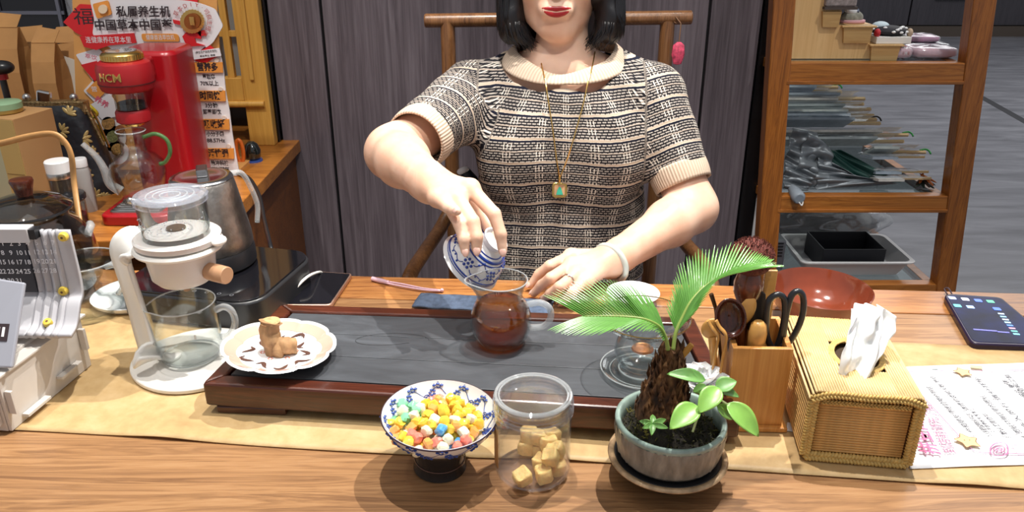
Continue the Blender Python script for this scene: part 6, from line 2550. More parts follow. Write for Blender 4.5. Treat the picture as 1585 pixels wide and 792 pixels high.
disc('medal_rim', 298, 33, 19, GOLD, 4, 48, -.05)
disc('medal_face', 298, 33, 12.5, pbr('print_bronze', hexc('9a5a28'), .4, .4), 5, 32)
ptext('1', 298, 33, 17, GOLD, 6, 7, .0006)
for k, c_ in enumerate('草本DIY·可自主搭配'):
    a = R(-152 + k * 19.5)
    ptext(c_, 298 + 27 * math.cos(a), 33 + 26 * math.sin(a), 8.5, pbr('print_brick', hexc('b5443e'), .6), 3, rot=-(90 + math.degrees(a)) * -1)
# right hand strip
flat('strip_panel', [(300, 86), (318, 72), (338, 78), (344, 92), (347, 110), (350, 140), (356, 172), (360, 205), (366, 240), (376, 300), (330, 330), (306, 200)], PWH, 2, rnd=.2)
flat('strip_diamond', [(296, 86), (326, 70), (342, 84), (318, 98), (304, 94)], PRD, 3)
flat('strip_label', [(298, 80), (340, 74), (343, 86), (300, 92)], PWH, 4)
ptext('(养生机产品技术领先)', 320, 80, 4.6, PBK, 4, 34, 0, -5)
ptext('草本养生 健康', 322, 86, 3.4, PBK, 4, 24, 0, -5)
for (yy, xx, w_, a_, l1, l2) in ((104, 322, 42, '营养多', '萃取率', '70%以上'), (148, 326, 42, '时间快', '3分钟', '即萃即饮'), (192, 332, 42, '吸收好', '小分子团', '88.57Hz'), (237, 339, 42, '活性强', '脉冲科技', '萃时随氧')):
    flat('orange_band', [(xx - 21, yy - 8), (xx + 23, yy - 8), (xx + 24, yy + 8), (xx - 19, yy + 8)], POR, 3)
    ptext(a_, xx, yy, 13.5, PBK, 3, 32, .0006)
    ptext(l1, xx + 2, yy + 15, 8.5, PBK, 2, 27 if len(l1) > 3 else 19, .0003)
    ptext(l2, xx + 3, yy + 25, 8.5, PBK, 2, 28, .0003)
for (x, y) in ((336, 93), (342, 138), (347, 182), (354, 226)):
    disc('small_ring', x, y, 3.6, pbr('print_pale', hexc('e9d6c8'), .6), 3, 16)
# left lower cut-outs
flat('white_cutout', [(118, 84), (152, 74), (172, 92), (176, 110), (150, 132), (136, 112)], PWH, 1, rnd=.2)
flat('orange_cutout', [(126, 100), (150, 94), (160, 118), (148, 126)], PRD, 2)
ptext('萃饮', 142, 88, 8, PPK, 1, 18, 0, 12)
flat('white_cutout', [(130, 140), (152, 116), (178, 130), (170, 164), (150, 160)], PWH, 1, rnd=.2)
flat('orange_cutout', [(134, 140), (152, 121), (172, 134), (152, 154)], POR, 2)
ptext('营', 147, 138, 9, PWH, 2, 9)
flat('white_cutout', [(140, 162), (170, 144), (192, 176), (160, 186)], PWH, 2, rnd=.2)
ptext('养养', 158, 158, 12, PPK, 2, 22, .0003, 35)
for (x, y, r_) in ((168, 190, 20), (176, 214, 20), (182, 236, 18)):
    disc('scallop_cutout', x, y, r_, PWH, 1, 36)
for k, (x, y, r_, h_) in enumerate(((168, 190, 10, 'a8804a'), (175, 211, 9, '7d8050'), (182, 231, 9, 'b08a50'), (186, 200, 7, '94603a'))):
    disc('herb_picture', x, y, r_, pbr('herb_print_%d' % k, hexc(h_), .7, var=.6, vs=300), 2, 20)
ob('stand_foot', G().span((-.80, Yp - .0, SBZ), (-.60, Yp + .12, SBZ + .006)), PTN, sd, smooth=0)
ob('stand_strut', G().add([(-.72, Yp + .004, SBZ + .25), (-.66, Yp + .004, SBZ + .25), (-.66, Yp + .11, SBZ + .006), (-.72, Yp + .11, SBZ + .006)], [(0, 1, 2, 3)]), PTN, sd, smooth=0, solid=.003)

# ------------------------------------------------------------------ things round the bag
hbY = 1.56
hp = aty(98, 330, hbY)
bag = thing('handbag', 'black satin clasp handbag patterned with gold leaves and an ornate metal frame', 'handbag', (hp.x, hbY, SBZ), 0)
zt = aty(90, 160, hbY).z - SBZ
X0, X1 = aty(18, 160, hbY).x - hp.x, aty(131, 160, hbY).x - hp.x
X2, X3 = aty(8, 330, hbY).x - hp.x - .0, aty(196, 330, hbY).x - hp.x
m, nt, b = new_mat('black_satin')
b.inputs['Base Color'].default_value = (.022, .024, .030, 1)
b.inputs['Roughness'].default_value = .4
bumpn(nt, b, noise_tex(nt, tex_coord(nt), 14, 3), .6, .02)


def bagf(u, v):
    a = 2 * PI * u
    z = zt * v
    l_, r_ = X2 + (X0 - X2) * v, X3 + (X1 - X3) * v
    x = (l_ + r_) / 2 + (r_ - l_) / 2 * math.copysign(abs(math.cos(a)) ** .6, math.cos(a))
    th = .050 * (1 - v) ** .6 + .009
    y = th * math.copysign(abs(math.sin(a)) ** .8, math.sin(a)) * (1 + .12 * math.sin(x * 40 + z * 25))
    return (x, y, z)


ob('body', G().grid(bagf, 72, 24, cu=True), m, bag, smooth=180)
bagbvh = BVHTree.FromPolygons([tuple(v) for v in G().grid(bagf, 72, 24, cu=True).v], G().grid(bagf, 72, 24, cu=True).f)
ob('frame', G().span((X0 - .004, -.011, zt - .020), (X1 + .004, .012, zt + .006)), pbr('ornate_brass', hexc('a48a60'), .35, .8, var=.6, vs=180, bump=1, bs=220), bag, smooth=0, bevel=.002)
ob('frame_side', G().tube([(X1 + .002, -.006, zt), (X1 + .028, -.012, zt * .55)], .0035, 8), pbr('ornate_brass', hexc('a48a60'), .35, .8), bag)
for px in (40, 113):
    x = aty(px, 145, hbY).x - hp.x
    ob('clasp_ball', G().ball((x, 0, zt + .012), .008, 14, 10), STEEL, bag)
x = aty(68, 140, hbY).x - hp.x
ob('clasp', G().box((x, -.004, zt + .014), (.026, .012, .024), rotm(y=12)), pbr('shiny_steel', (.72, .72, .72), .16, 1), bag, smooth=0, bevel=.003)
CRM = pbr('gold_leaf_print', hexc('b59a62'), .4, .3)
random.seed(14)
for (px, py, ang, s) in ((92, 172, 60, 1.1), (84, 205, 30, 1), (130, 215, -20, 1.1), (150, 240, 80, 1), (128, 275, 10, 1.1), (146, 305, 50, 1), (165, 330, 10, 1), (86, 225, 80, .9)):
    g = G()
    for j in range(5):
        a = R(ang + j * 36 - 72)
        for q in range(1):
            c_ = aty(px + 8 * s * math.cos(a), py - 8 * s * math.sin(a), hbY - .05) - V((hp.x, hbY, SBZ))
            h = bagbvh.find_nearest(c_)
            if h[0] is None:
                continue
            n_ = h[1]
            e1 = V((math.cos(a), 0, math.sin(a)))
            e1 = (e1 - n_ * e1.dot(n_)).normalized()
            mt = M((e1, n_.cross(e1), n_)).transposed()
            g.ball(h[0] + n_ * .0008, (.0085 * s, .0032 * s, .0010), 10, 6, rot=mt)
    if g.v:
        ob('leaf_pattern', g, CRM, bag, smooth=180, kind='stuff')
# yellow twist beside the poster
yp = aty(143, 175, 1.60)
o = thing('yellow_ribbon', 'bright yellow twisted ribbon knotted on the side of the black bag', 'ribbon', yp)
ob('loop', G().tube(spline([(-.006, 0, .018), (.004, -.004, .012), (.010, 0, -.002), (.000, -.004, -.012), (.008, 0, -.036), (.012, .0, -.060)], 6), .0042, 8, flat=.5), pbr('yellow_satin', hexc('c9b52c'), .4, var=.4, vs=100), o, smooth=180)
ob('cord', G().tube(spline([(.002, -.004, .010), (.012, -.006, -.020), (.024, -.008, -.070)], 6), .0025, 8), GOLD, o, smooth=180)

# kraft bags
KR = pbr('kraft_paper', hexc('b8864f'), .75, var=.12, vs=14)
for i, (px0, px1, py0, dy_, lab) in enumerate(((-40, 28, 42, .0, 'leftmost wide brown kraft paper bag with folded top behind the bag'),
                                               (22, 62, 66, .075, 'second narrow kraft paper bag with a slanted folded top'),
                                               (50, 86, 66, .0, 'third narrow kraft paper bag with a triangular gusset fold'),
                                               (78, 124, 66, .075, 'rightmost kraft paper bag with white paper clipped on its front'))):
    Yk = 1.75 + dy_
    a, b_ = aty(px0, py0, Yk), aty(px1, py0, Yk)
    h_ = a.z - SBZ
    w_ = b_.x - a.x
    o = thing('kraft_bag', lab, 'paper bag', ((a.x + b_.x) / 2, Yk, SBZ), 0, 'kraft paper bags')
    vs, fs = [], []
    prof_ = ((0, .035, 1), (.70, .033, 1), (.86, .022, 1.0), (1.0, .004, 1.02))
    for z, dpt, k in prof_:
        n0 = len(vs)
        for x_, y_ in ((-1, -1), (1, -1), (1 - (.25 if .6 < z < 1 else .0), 0), (1, 1), (-1, 1), (-1 + (.25 if .6 < z < 1 else 0), 0)):
            vs.append((x_ * w_ / 2 * k, dpt * y_, h_ * z + (.006 * x_ if z == 1 and i % 2 else 0)))
    for r_ in range(3):
        for k in range(6):
            fs.append((r_ * 6 + k, r_ * 6 + (k + 1) % 6, (r_ + 1) * 6 + (k + 1) % 6, (r_ + 1) * 6 + k))
    fs += [(5, 4, 3, 2, 1, 0), (18, 19, 20, 21, 22, 23)]
    ob('bag_body', G().add(vs, fs), KR, o, smooth=0)
    flap = [(-w_ / 2, -.005, h_), (w_ / 2, -.005, h_), (w_ / 2 * .9, .030, h_ + .022 + .012 * (i % 2)), (-w_ / 2 * .8, .026, h_ + .030)]
    ob('folded_flap', G().add(flap, [(0, 1, 2, 3)]), KR, o, smooth=0, solid=.0012)
    if i == 3:
        fl2 = [(-w_ / 2 - .020, -.036, h_ * .80), (w_ * .1, -.040, h_ * .92), (w_ * .52, -.040, h_ * .88), (w_ * .50, -.044, h_ * .52), (w_ * .1, -.046, h_ * .55), (-w_ * .4, -.046, h_ * .46)]
        ob('white_slip', G().add(fl2, [(0, 1, 4, 5), (1, 2, 3, 4)]), pbr('cream_paper', hexc('e6e0d2'), .7), o, smooth=0, solid=.001)
# plastic bag beside them
pb = aty(112, 30, 1.86)
o = thing('clear_bag', 'crumpled clear plastic bag hanging behind the kraft paper bags', 'plastic bag', (pb.x - .01, 1.95, SBZ))
hh = pb.z - SBZ + .06


def cbag(u, v):
    a = 2 * PI * u
    r = .045 + .012 * mnoise.noise(V((math.cos(a) * 2, math.sin(a) * 2, v * 5)))
    return (r * math.cos(a), r * .5 * math.sin(a), hh * v)


ob('film', G().grid(cbag, 40, 24, cu=True), SLEEVE, o, smooth=60)
# dark display case at the back left
dc = aty(45, 10, 2.02)
o = thing('dark_case', 'dark glossy display case with pale vertical edges behind the kraft bags', 'case', (dc.x, 2.05, SBZ))
hz_2 = dc.z - SBZ
ob('body', G().span((-.16, -.06, 0), (.10, .08, hz_2 + .25)), pbr('dark_gloss', (.012, .012, .016), .15), o, smooth=0, bevel=.003)
for x in (-.06, .085):
    ob('edge_strip', G().span((x, -.066, 0), (x + .008, -.06, hz_2 + .25)), pbr('pale_edge', hexc('6f7280'), .4), o, smooth=0)
ob('shelf_strip', G().span((-.16, -.064, hz_2 - .015), (.10, -.06, hz_2 - .007)), pbr('pale_edge', hexc('6f7280'), .4), o, smooth=0)

# cardboard carton
cp = aty(36, 300, 1.40)
zt2 = aty(36, 178, 1.38).z - SBZ
o = thing('carton', 'upright tan carton with a pale front panel and gold grid behind the teapot', 'box', (aty(4, 200, 1.38).x, 1.405, SBZ), -14)
CTN = pbr('carton_tan', hexc('b58a5a'), .6)
ob('body', G().span((-.11, -.045, 0), (.055, .045, zt2)), CTN, o, smooth=0, bevel=.001)
ob('front_panel', G().span((-.108, -.0465, .002), (.014, -.0452, zt2 - .002)), pbr('carton_pale', hexc('aaa88a'), .5), o, smooth=0)
ob('gold_panel', G().span((.014, -.0465, .002), (.054, -.0452, zt2 - .002)), pbr('carton_gold', hexc('b79a5c'), .5), o, smooth=0)
for z in (.04, .10, .115):
    ob('panel_line', G().span((.016, -.0472, zt2 - z), (.053, -.0465, zt2 - z + .001)), pbr('carton_line', hexc('7d6234'), .6), o, smooth=0)
p = aty(0, 163, 1.37)
o = thing('green_tin', 'small pale green round tin lid on top of the tan carton', 'tin', (p.x - .012, 1.40, SBZ + zt2))
ob('body', G().lathe([(0, 0), (.026, 0), (.028, .002), (.028, .010), (0, .010)], 36), pbr('gold_tin', hexc('b49a58'), .3, .6), o, smooth=40)
ob('lid', G().lathe([(.0285, .008), (.0285, .018), (.026, .020), (0, .021)], 36), pbr('pale_green', hexc('8fb08a'), .4), o, smooth=40)
p = aty(-6, 108, 1.48)
o = thing('gooseneck_tool', 'black round headed tool rising at the edge beside the carton', 'tool', (p.x - .004, 1.505, SBZ))
ob('head', G().ball((0, 0, p.z - SBZ), (.022, .018, .013), 18, 12), BLACK, o)
ob('red_collar', G().lathe([(0, -.022), (.010, -.022), (.010, -.012), (0, -.012)], 18, c=(-.004, 0, p.z - SBZ)), REDM, o)
ob('stem', G().tube([(-.004, 0, .004), (-.004, 0, p.z - SBZ - .02)], .006, 12), BLACK, o)
ob('foot', G().lathe([(0, 0), (.02, 0), (.018, .004), (0, .005)], 24), BLACK, o)

# small things in the niche of the yellow cabinet
p = aty(374, 262, 1.74)
o = thing('orange_scissors', 'orange handled scissors standing in front of the dark niche', 'scissors', (p.x, 1.745, SBZ))
ob('loop', G().tube([(.014 * math.cos(a) * .55, 0, .030 + .026 * math.sin(a)) for a in [2 * PI * i / 24 for i in range(24)]], .0045, 10, closed=True), pbr('orange_plastic', hexc('e0702a'), .35), o)
p = aty(392, 262, 1.76)
o = thing('black_figurine', 'small glossy black round ornament beside the orange scissors', 'ornament', (p.x, 1.77, SBZ))
ob('body', G().lathe([(0, 0), (.012, 0), (.018, .010), (.019, .026), (.013, .040), (.006, .046), (0, .047)], 28), pbr('black_gloss', (.008, .012, .011), .08, coat=1), o, smooth=180)
ob('blue_foot', G().lathe([(0, 0), (.021, 0), (.020, .004), (0, .004)], 24), pbr('blue_foot', hexc('34509a'), .4), o)

# ------------------------------------------------------------------ white box with the calendar
wb_ = thing('slotted_box', 'white laser cut box with protruding tabs holding the calendar', 'box', (-.583, .768, TZ + .003), -8)
MDF = pbr('white_board', hexc('cfc9c2'), .6, var=.04, vs=20)
BH = .074
ob('lid_panel', G().span((-.26, -.003, BH - .003), (.004, .156, BH)), MDF, wb_, smooth=0, bevel=.0006)
ob('side_panel', G().span((-.004, .001, .0), (0, .150, BH - .0032)), MDF, wb_, smooth=0, bevel=.0005)
ob('front_panel', G().span((-.25, .0, .0), (-.0045, .004, BH - .0032)), MDF, wb_, smooth=0, bevel=.0005)
ob('back_panel', G().span((-.25, .147, .0), (-.0045, .151, BH - .0032)), MDF, wb_, smooth=0)
ob('bottom_panel', G().span((-.25, .0045, .0), (-.0045, .1465, .004)), MDF, wb_, smooth=0)
ob('second_lid', G().span((-.25, .012, BH), (-.014, .150, BH + .004)), MDF, wb_, smooth=0, bevel=.0006)
for (y0, y1_, z0, z1) in ((.020, .060, .007, .011), (.085, .125, .018, .022), (.004, .008, .022, .052), (.138, .143, .030, .060)):
    ob('tab', G().span((.0005, y0, z0), (.009, y1_, z1)), MDF, wb_, smooth=0, bevel=.0005)
ob('tab', G().span((-.016, -.006, .010), (-.008, -.0005, .05)), MDF, wb_, smooth=0)

# calendar board on it
zb_ = TZ + .003 + BH + .005
cy_ = .886
cal = thing('desk_calendar', 'grey corrugated desk calendar with black date panel and yellow pins', 'calendar', (aty(118, 400, cy_).x, cy_, zb_), 0)
CG = pbr('calendar_grey', hexc('b9b8bd'), .4)
zt3 = aty(100, 356, cy_).z - zb_
zl = aty(100, 452, cy_).z - zb_
# profile: top of the board, foot of the board, front of the ledge
PR_ = [V((0, .0, zt3)), V((0, .0, zt3 * .75)), V((0, .0, zt3 * .55)), V((0, -.001, zl + .010)), V((0, -.004, zl - .002)), V((0, -.014, zl - .010)), V((0, -.030, .014)), V((0, -.048, .008))]
SP = spline(PR_, 5)
WCAL = .19


def calf(u, v):
    x = -WCAL * (1 - u)
    k = min(len(SP) - 1, int(v * (len(SP) - 1) + .5))
    p = SP[k]
    xx = -x
    rid = 0
    if .016 < xx < .056:
        rid = .0035 * (1 - abs(math.cos((xx - .016) / .010 * PI)) * 1.6)
    n = V((0, -1, 0)) if k < 18 else V((0, -.5, .85))
    return V((x + .0, p.y, p.z)) + n * rid


ob('board', G().grid(calf, 150, len(SP)), CG, cal, smooth=60, solid=.005)
xk = aty(52, 400, cy_).x - cal.location.x
ob('date_panel', G().span((-WCAL, -.0085, zl + .004), (xk, -.0045, zt3 - .014)), pbr('date_black', hexc('2b2e38'), .45), cal, smooth=0, bevel=.0005)
x62 = aty(62, 400, cy_).x - cal.location.x
ob('top_bar', G().span((-WCAL, -.012, zt3 - .012), (x62, .005, zt3 + .006)), pbr('bar_white', hexc('c4c3c6'), .4), cal, smooth=0, bevel=.001)
ob('top_bar_end', G().span((x62, -.010, zt3 - .008), (x62 + .008, .004, zt3 + .004)), BLACK, cal, smooth=0)
NUMM = pbr('date_white', (.75, .76, .8), .5)
GHO = pbr('date_ghost', hexc('d4d4da'), .5)
for r_ in range(5):
    for c_ in range(7):
        n_ = r_ * 7 + c_ + 1
        if n_ > 31:
            continue
        q = aty(4 + 12.8 * c_, 377 + 14.4 * r_, cy_ - .009) - cal.location
        if q.z < zl + .008 and c_ < 4:
            continue
        text(str(n_), .0085, NUMM if c_ < 4 else GHO, cal, (q.x, -.0088 if c_ < 4 else -.0068, q.z), (PI / 2, 0, 0), .0001, name='lettering')
PIN = pbr('yellow_pin', hexc('d9bd4a'), .4)
PINB = pbr('pin_brown', hexc('6a4a2a'), .6)
for (x, y) in ((97, 367), (97, 451)):
    q = aty(x, y, cy_ - .008) - cal.location
    pn = ob('pin', G().lathe([(0, 0), (.0055, 0), (.0060, .002), (.0048, .006), (.003, .0065), (0, .0065)], 18), PIN, cal, smooth=50, loc=(q.x, -.004, q.z), rot=(PI / 2, 0, 0))
    ob('pin_hole', G().lathe([(0, .0067), (.0016, .0067), (.0016, .0060)], 10), PINB, pn)
q = aty(75, 497, cy_ - .030) - cal.location
pn = ob('pin', G().lathe([(0, 0), (.0055, 0), (.0060, .002), (.0048, .006), (.003, .0065), (0, .0065)], 18), PIN, cal, smooth=50, loc=(q.x, -.030, .0155), rot=(R(30), 0, 0))
ob('pin_hole', G().lathe([(0, .0067), (.0016, .0067), (.0016, .0060)], 10), PINB, pn)

# leaning grey acrylic panel
pa = [pt(38, 437, .925), pt(19, 573, .905), pt(-60, 562, .905), pt(-45, 425, .925)]
pcn2 = V((pa[1].x, pa[1].y, zb_))
o = thing('acrylic_panel', 'grey acrylic panel with a black logo block leaning on the white box', 'panel', pcn2)
q = [p - pcn2 for p in pa]
q[1].z = .001
q[2].z = .001
nrm = (q[1] - q[0]).cross(q[2] - q[1]).normalized()
if nrm.y > 0:
    nrm = -nrm
th = -nrm * .005
ob('plate', G().add(q + [p + th for p in q], [(0, 1, 2, 3), (7, 6, 5, 4), (0, 4, 5, 1), (1, 5, 6, 2), (2, 6, 7, 3), (3, 7, 4, 0)]), pbr('grey_acrylic', hexc('9d9fa9'), .25), o, smooth=0, bevel=.002)
e1 = (q[2] - q[1]).normalized()
e2 = (q[0] - q[1]).normalized()
c_ = q[1] + e2 * .030 + e1 * .010 + nrm * .0006
ob('logo_block', G().add([c_, c_ + e1 * .022, c_ + e1 * .022 + e2 * .020, c_ + e2 * .020], [(0, 1, 2, 3)]), PBK, o, smooth=0, solid=.0006)
for k in range(3):
    d_ = c_ + e1 * (.004 + k * .006) + e2 * .005 + nrm * .0006
    ob('logo_bar', G().add([d_, d_ + e1 * .003, d_ + e1 * .003 + e2 * .011, d_ + e2 * .011], [(0, 1, 2, 3)]), PWH, o, smooth=0, solid=.0004)
# ------------------------------------------------------------------ goods on the right hand rack
z0_, z1_, z2_ = SHZ
# stepped stand on the top shelf
Yst = Ys + .06
sx = lambda px, py: aty(px, py, Yst)
stp = thing('stepped_stand', 'pale plywood stepped display stand on the top rack shelf', 'stand', (0, 0, 0))
L0 = xl(z0_) + .028
lev = [(sx(1303, 12).x, sx(1300, 14).z), (sx(1351, 38).x, sx(1330, 39).z), (sx(1393, 68).x, sx(1370, 68).z)]
# the stair profile board, then the treads and little drawer boxes
top = sx(1280, -70).z
L1 = xl(top) + .030
poly = [(L0, z0_), (lev[2][0] - .062, z0_), (lev[2][0] - .062, lev[2][1] - .003), (lev[1][0] - .062, lev[2][1] - .003), (lev[1][0] - .062, lev[1][1] - .003), (lev[0][0] - .025, lev[1][1] - .003), (lev[0][0] - .025, top), (L0, top)]
poly = [(L0, z0_ + .0005), (lev[2][0] - .004, z0_ + .0005), (lev[2][0] - .004, lev[2][1]), (lev[1][0], lev[2][1]), (lev[1][0], lev[1][1]), (lev[0][0], lev[1][1]), (lev[0][0], top), (L1, top)]
g = G().prism(poly, 0, .006)
g.v = [(x, Yst + z, y) for x, y, z in g.v]
ob('profile_board', g, PALEW, stp, smooth=0)
g = G().prism(poly, 0, .006)
g.v = [(x, Yst + .10 + z, y) for x, y, z in g.v]
ob('profile_board', g, PALEW, stp, smooth=0)
for k, (xr_, zl_) in enumerate(lev):
    w_ = .074 if k else .05
    if k:
        ob('tread', G().span((xr_ - w_, Yst - .012, zl_ - .004), (xr_ + .006, Yst + .106, zl_)), PALEW, stp, smooth=0, bevel=.0008)
    ob('step_box', G().add([(xr_ - w_ + .004, Yst - .010, zl_ - .0045), (xr_ - .002, Yst - .010, zl_ - .0045), (xr_ - .002, Yst - .0005, zl_ - .0045), (xr_ - w_ + .004, Yst - .0005, zl_ - .0045),
                            (xr_ - w_ + .010, Yst - .006, zl_ - .040), (xr_ - .004, Yst - .006, zl_ - .040), (xr_ - .004, Yst - .0005, zl_ - .040), (xr_ - w_ + .010, Yst - .0005, zl_ - .040)],
                           [(0, 1, 2, 3), (7, 6, 5, 4), (0, 4, 5, 1), (1, 5, 6, 2), (2, 6, 7, 3), (3, 7, 4, 0)]), wood('step_ply', hexc('b58c55'), hexc('cba76f'), 0, .6, .5, 0, None, .5, .03), stp, smooth=0)
# grey basket on the top step
p = sx(1299, 9)
o = thing('grey_basket', 'grey mottled fabric box at the top of the stepped stand', 'box', (p.x, Yst + .05, lev[0][1]))
ob('body', G().span((-.036, -.062, .006), (.036, .04, .10)), pbr('grey_felt', hexc('8f8583'), .9, var=.35, vs=130), o, smooth=0, bevel=.004)
ob('rim', G().span((-.038, -.064, .0), (.038, .042, .006)), pbr('dark_felt', hexc('4a403c'), .8), o, smooth=0)
# little shoe
p = sx(1331, 37)
o = thing('little_shoe', 'tiny grey shoe with a pink sole on the middle step of the stand', 'shoe', (p.x - .002, Yst + .04, lev[1][1]))
ob('sole', G().prism([(.030 * math.cos(a), .017 * math.sin(a)) for a in [2 * PI * i / 32 for i in range(32)]], .0005, .008), pbr('pink_sole', hexc('d9a5ae'), .6), o, bevel=.002)
ob('upper', G().ball((-.003, 0, .012), (.027, .015, .018), 24, 14), pbr('shoe_grey', hexc('8a8a80'), .8, var=.4, vs=90), o)
ob('tongue', G().ball((-.008, -.002, .028), (.016, .011, .011), 18, 10, rot=rotm(y=20)), pbr('shoe_white', hexc('d5d8de'), .7), o)
ob('lace', G().tube([(.006, -.010, .026), (.009, .0, .030), (.006, .010, .026)], .0025, 8), pbr('shoe_blue', hexc('5f6a80'), .7), o)
# gift box
p = sx(1377, 66)
o = thing('gift_box', 'small white box topped with black and white polka cloth on the low step', 'box', (p.x + .008, Yst + .035, lev[2][1]))
ob('box_body', G().span((-.041, -.038, .0005), (.041, .036, .016)), pbr('white_card', (.82, .80, .76), .6), o, smooth=0, bevel=.001)
bw2 = ob('polka_cloth', G().ball((.002, 0, .026), (.042, .034, .012), 28, 12), pbr('polka_black', hexc('1f1d26'), .7), o)
random.seed(5)
g = G()
for k in range(16):
    a, e_ = random.uniform(PI, 2 * PI), random.uniform(-.2, .9)
    d = V((math.cos(a) * math.cos(e_), math.sin(a) * math.cos(e_), math.sin(e_)))
    g.ball(V((.002 + d.x * .042, d.y * .034, .026 + d.z * .012)), (.0052, .0035, .0028), 8, 6)
ob('polka_dots', g, WHITE, bw2, kind='stuff')
ob('red_corner', G().ball((-.037, -.026, .024), (.007, .010, .010), 12, 8), pbr('red_cloth', hexc('c22a34'), .6), o)
ob('beige_corner', G().ball((.042, -.02, .024), (.006, .012, .010), 12, 8), pbr('beige_cloth', hexc('c5ad95'), .7), o)
ob('tissue_fold', G().ball((-.016, .010, .036), (.020, .016, .010), 14, 8), pbr('pale_blue_tissue', hexc('c8dbe4'), .6, bump=1, bs=60), o)


def pack(name, label, x, y, z, w_, d_, h_, mat, grp=None, rz=0, wrap=True):
    o = thing(name, label, 'packet', (x, y, z), rz, grp)
    def f(u, v):
        a, e_ = 2 * PI * u, PI * (v - .5)
        ce = max(1e-4, math.cos(e_)) ** .35
        return V((w_ / 2 * ce * math.copysign(abs(math.cos(a)) ** .45, math.cos(a)), d_ / 2 * ce * math.copysign(abs(math.sin(a)) ** .45, math.sin(a)),
                  h_ / 2 + h_ / 2 * math.copysign(abs(math.sin(e_)) ** .6, math.sin(e_)))) + V((0, 0, .0006 * math.sin(a * 7 + v * 9)))
    ob('folded_cloth', G().grid(f, 40, 14, cu=True), mat, o, smooth=60)
    if wrap:
        g = G().grid(f, 40, 14, cu=True)
        g.v = [(x_ * 1.05, y_ * 1.05, z_ * 1.05 + .0006 * mnoise.noise(V((x_ * 200, y_ * 200, z_ * 200)))) for x_, y_, z_ in g.v]
        ob('plastic_wrap', g, SLEEVE, o, smooth=60)
    return o


q = aty(1451, 91, Ys + .06)
PKC = pbr('pink_cloth', hexc('e0a5b5'), .7, var=.1, vs=60)
pack('pink_packet', 'large pale pink folded cloth packed in clear plastic on the top shelf', q.x - .003, Ys + .10, z0_ + .001, .105, .09, .024, PKC)
q = aty(1398, 92, Ys + .05)
o = pack('pink_packet', 'small pink packet with red and white bands beside the stepped stand', q.x - .004, Ys + .085, z0_ + .001, .058, .06, .024, PKC)
for dx_, mm in ((.004, 'b02030'), (.010, 'e5dada'), (.016, 'b02030')):
    ob('band', G().lathe([(.0135, -.003), (.0142, 0), (.0135, .003)], 24).xf(M.Translation((dx_, 0, .0125)) @ M.Scale(2.2, 4, (0, 1, 0)) @ M.Rotation(PI / 2, 4, 'Y')), pbr('band_' + mm, hexc(mm), .6), o)
q = aty(1420, 78, Ys + .2)
pack('navy_packet', 'thin navy folded cloth lying under the magenta packet', q.x + .012, Ys + .215, z0_ + .001, .120, .08, .016, pbr('navy_cloth', hexc('22303f'), .7))
pack('magenta_packet', 'magenta and violet folded cloth stacked on the navy one', q.x - .004, Ys + .22, z0_ + .0185, .105, .075, .016, pbr('magenta_cloth', hexc('b8428f'), .6, var=.4, vs=50))

# fans in clear sleeves on the middle shelf
random.seed(17)
FANW = pbr('fan_stick', hexc('cdb183'), .5)
rows = [(1296, 134), (1302, 141), (1338, 152), (1336, 160), (1347, 168), (1352, 178), (1356, 184), (1362, 190), (1405, 208), (1398, 218), (1432, 235), (1430, 243), (1436, 266), (1440, 276)]
wrds = ['topmost', 'second', 'third', 'fourth', 'fifth', 'sixth', 'seventh', 'eighth', 'ninth', 'tenth', 'eleventh', 'twelfth', 'thirteenth', 'lowest']
acc = [('green cord', '1f8a3a'), ('black tassel', '14141a'), ('plain sticks', None), ('dark ribbon', '232a3a'), ('plain sticks', None)]
TINT = ['cfd6d2', 'b9c4cf', '9aa6b2', 'd5d2cc', 'a9b3b5']
nfan = len(rows)
for i, (px, py) in enumerate(rows):
    yy = SD - .02 - (SD - Ys - .085) * i / (nfan - 1)
    e = aty(px, py, yy)
    z = e.z
    a_, col_ = acc[i % 5]
    if px == 1405:
        a_, col_ = acc[0]
    if not (col_ and i % 2 == 0):
        a_ = 'plain sticks'
    o = thing('hand_fan', '%s wooden handled fan in a clear sleeve, %s, counted down the rack pile' % (wrds[i], a_), 'fan', (e.x, yy, z), 0, 'sleeved fans on the middle shelf')
    o.rotation_euler = (R(-30 if i < nfan - 3 else -12), R(random.uniform(-.5, .5)), R(random.uniform(-1, 1)))
    xl_ = xl(z) + .03 - e.x
    if i >= nfan - 4:
        xl_ = -.15
    for dy_ in (0, .010):
        ob('stick', G().box((-.05, dy_, .0), (.10 + .012 * (dy_ > 0), .0075, .0055)), FANW, o, smooth=0)
    L_ = -.045 - xl_
    ob('fan_leaf', G().span((xl_, -.040, -.0032), (-.085, .034, .0032)), pbr('fan_paper_%d' % (i % 5), hexc(TINT[i % 5]), .6, var=.15, vs=40), o, smooth=0)
    g = G().grid(lambda u, v: V((xl_ - .004 + (L_ + .015) * u, -.050 + .092 * v, .0060 + .003 * mnoise.noise(V((u * 6, v * 4, i * 3.0))) + .002 * math.sin(v * PI))), 18, 8)
    ob('sleeve', g, SLEEVE, o, smooth=60)
    if col_ and i % 2 == 0:
        ob('tassel', G().tube(spline([(-.012, .004, .005), (.001, .0, .007), (.007, -.006, .001), (.009, -.010, -.008)], 4), .0022, 8), pbr('tassel_' + col_, hexc(col_), .6), o, smooth=180)
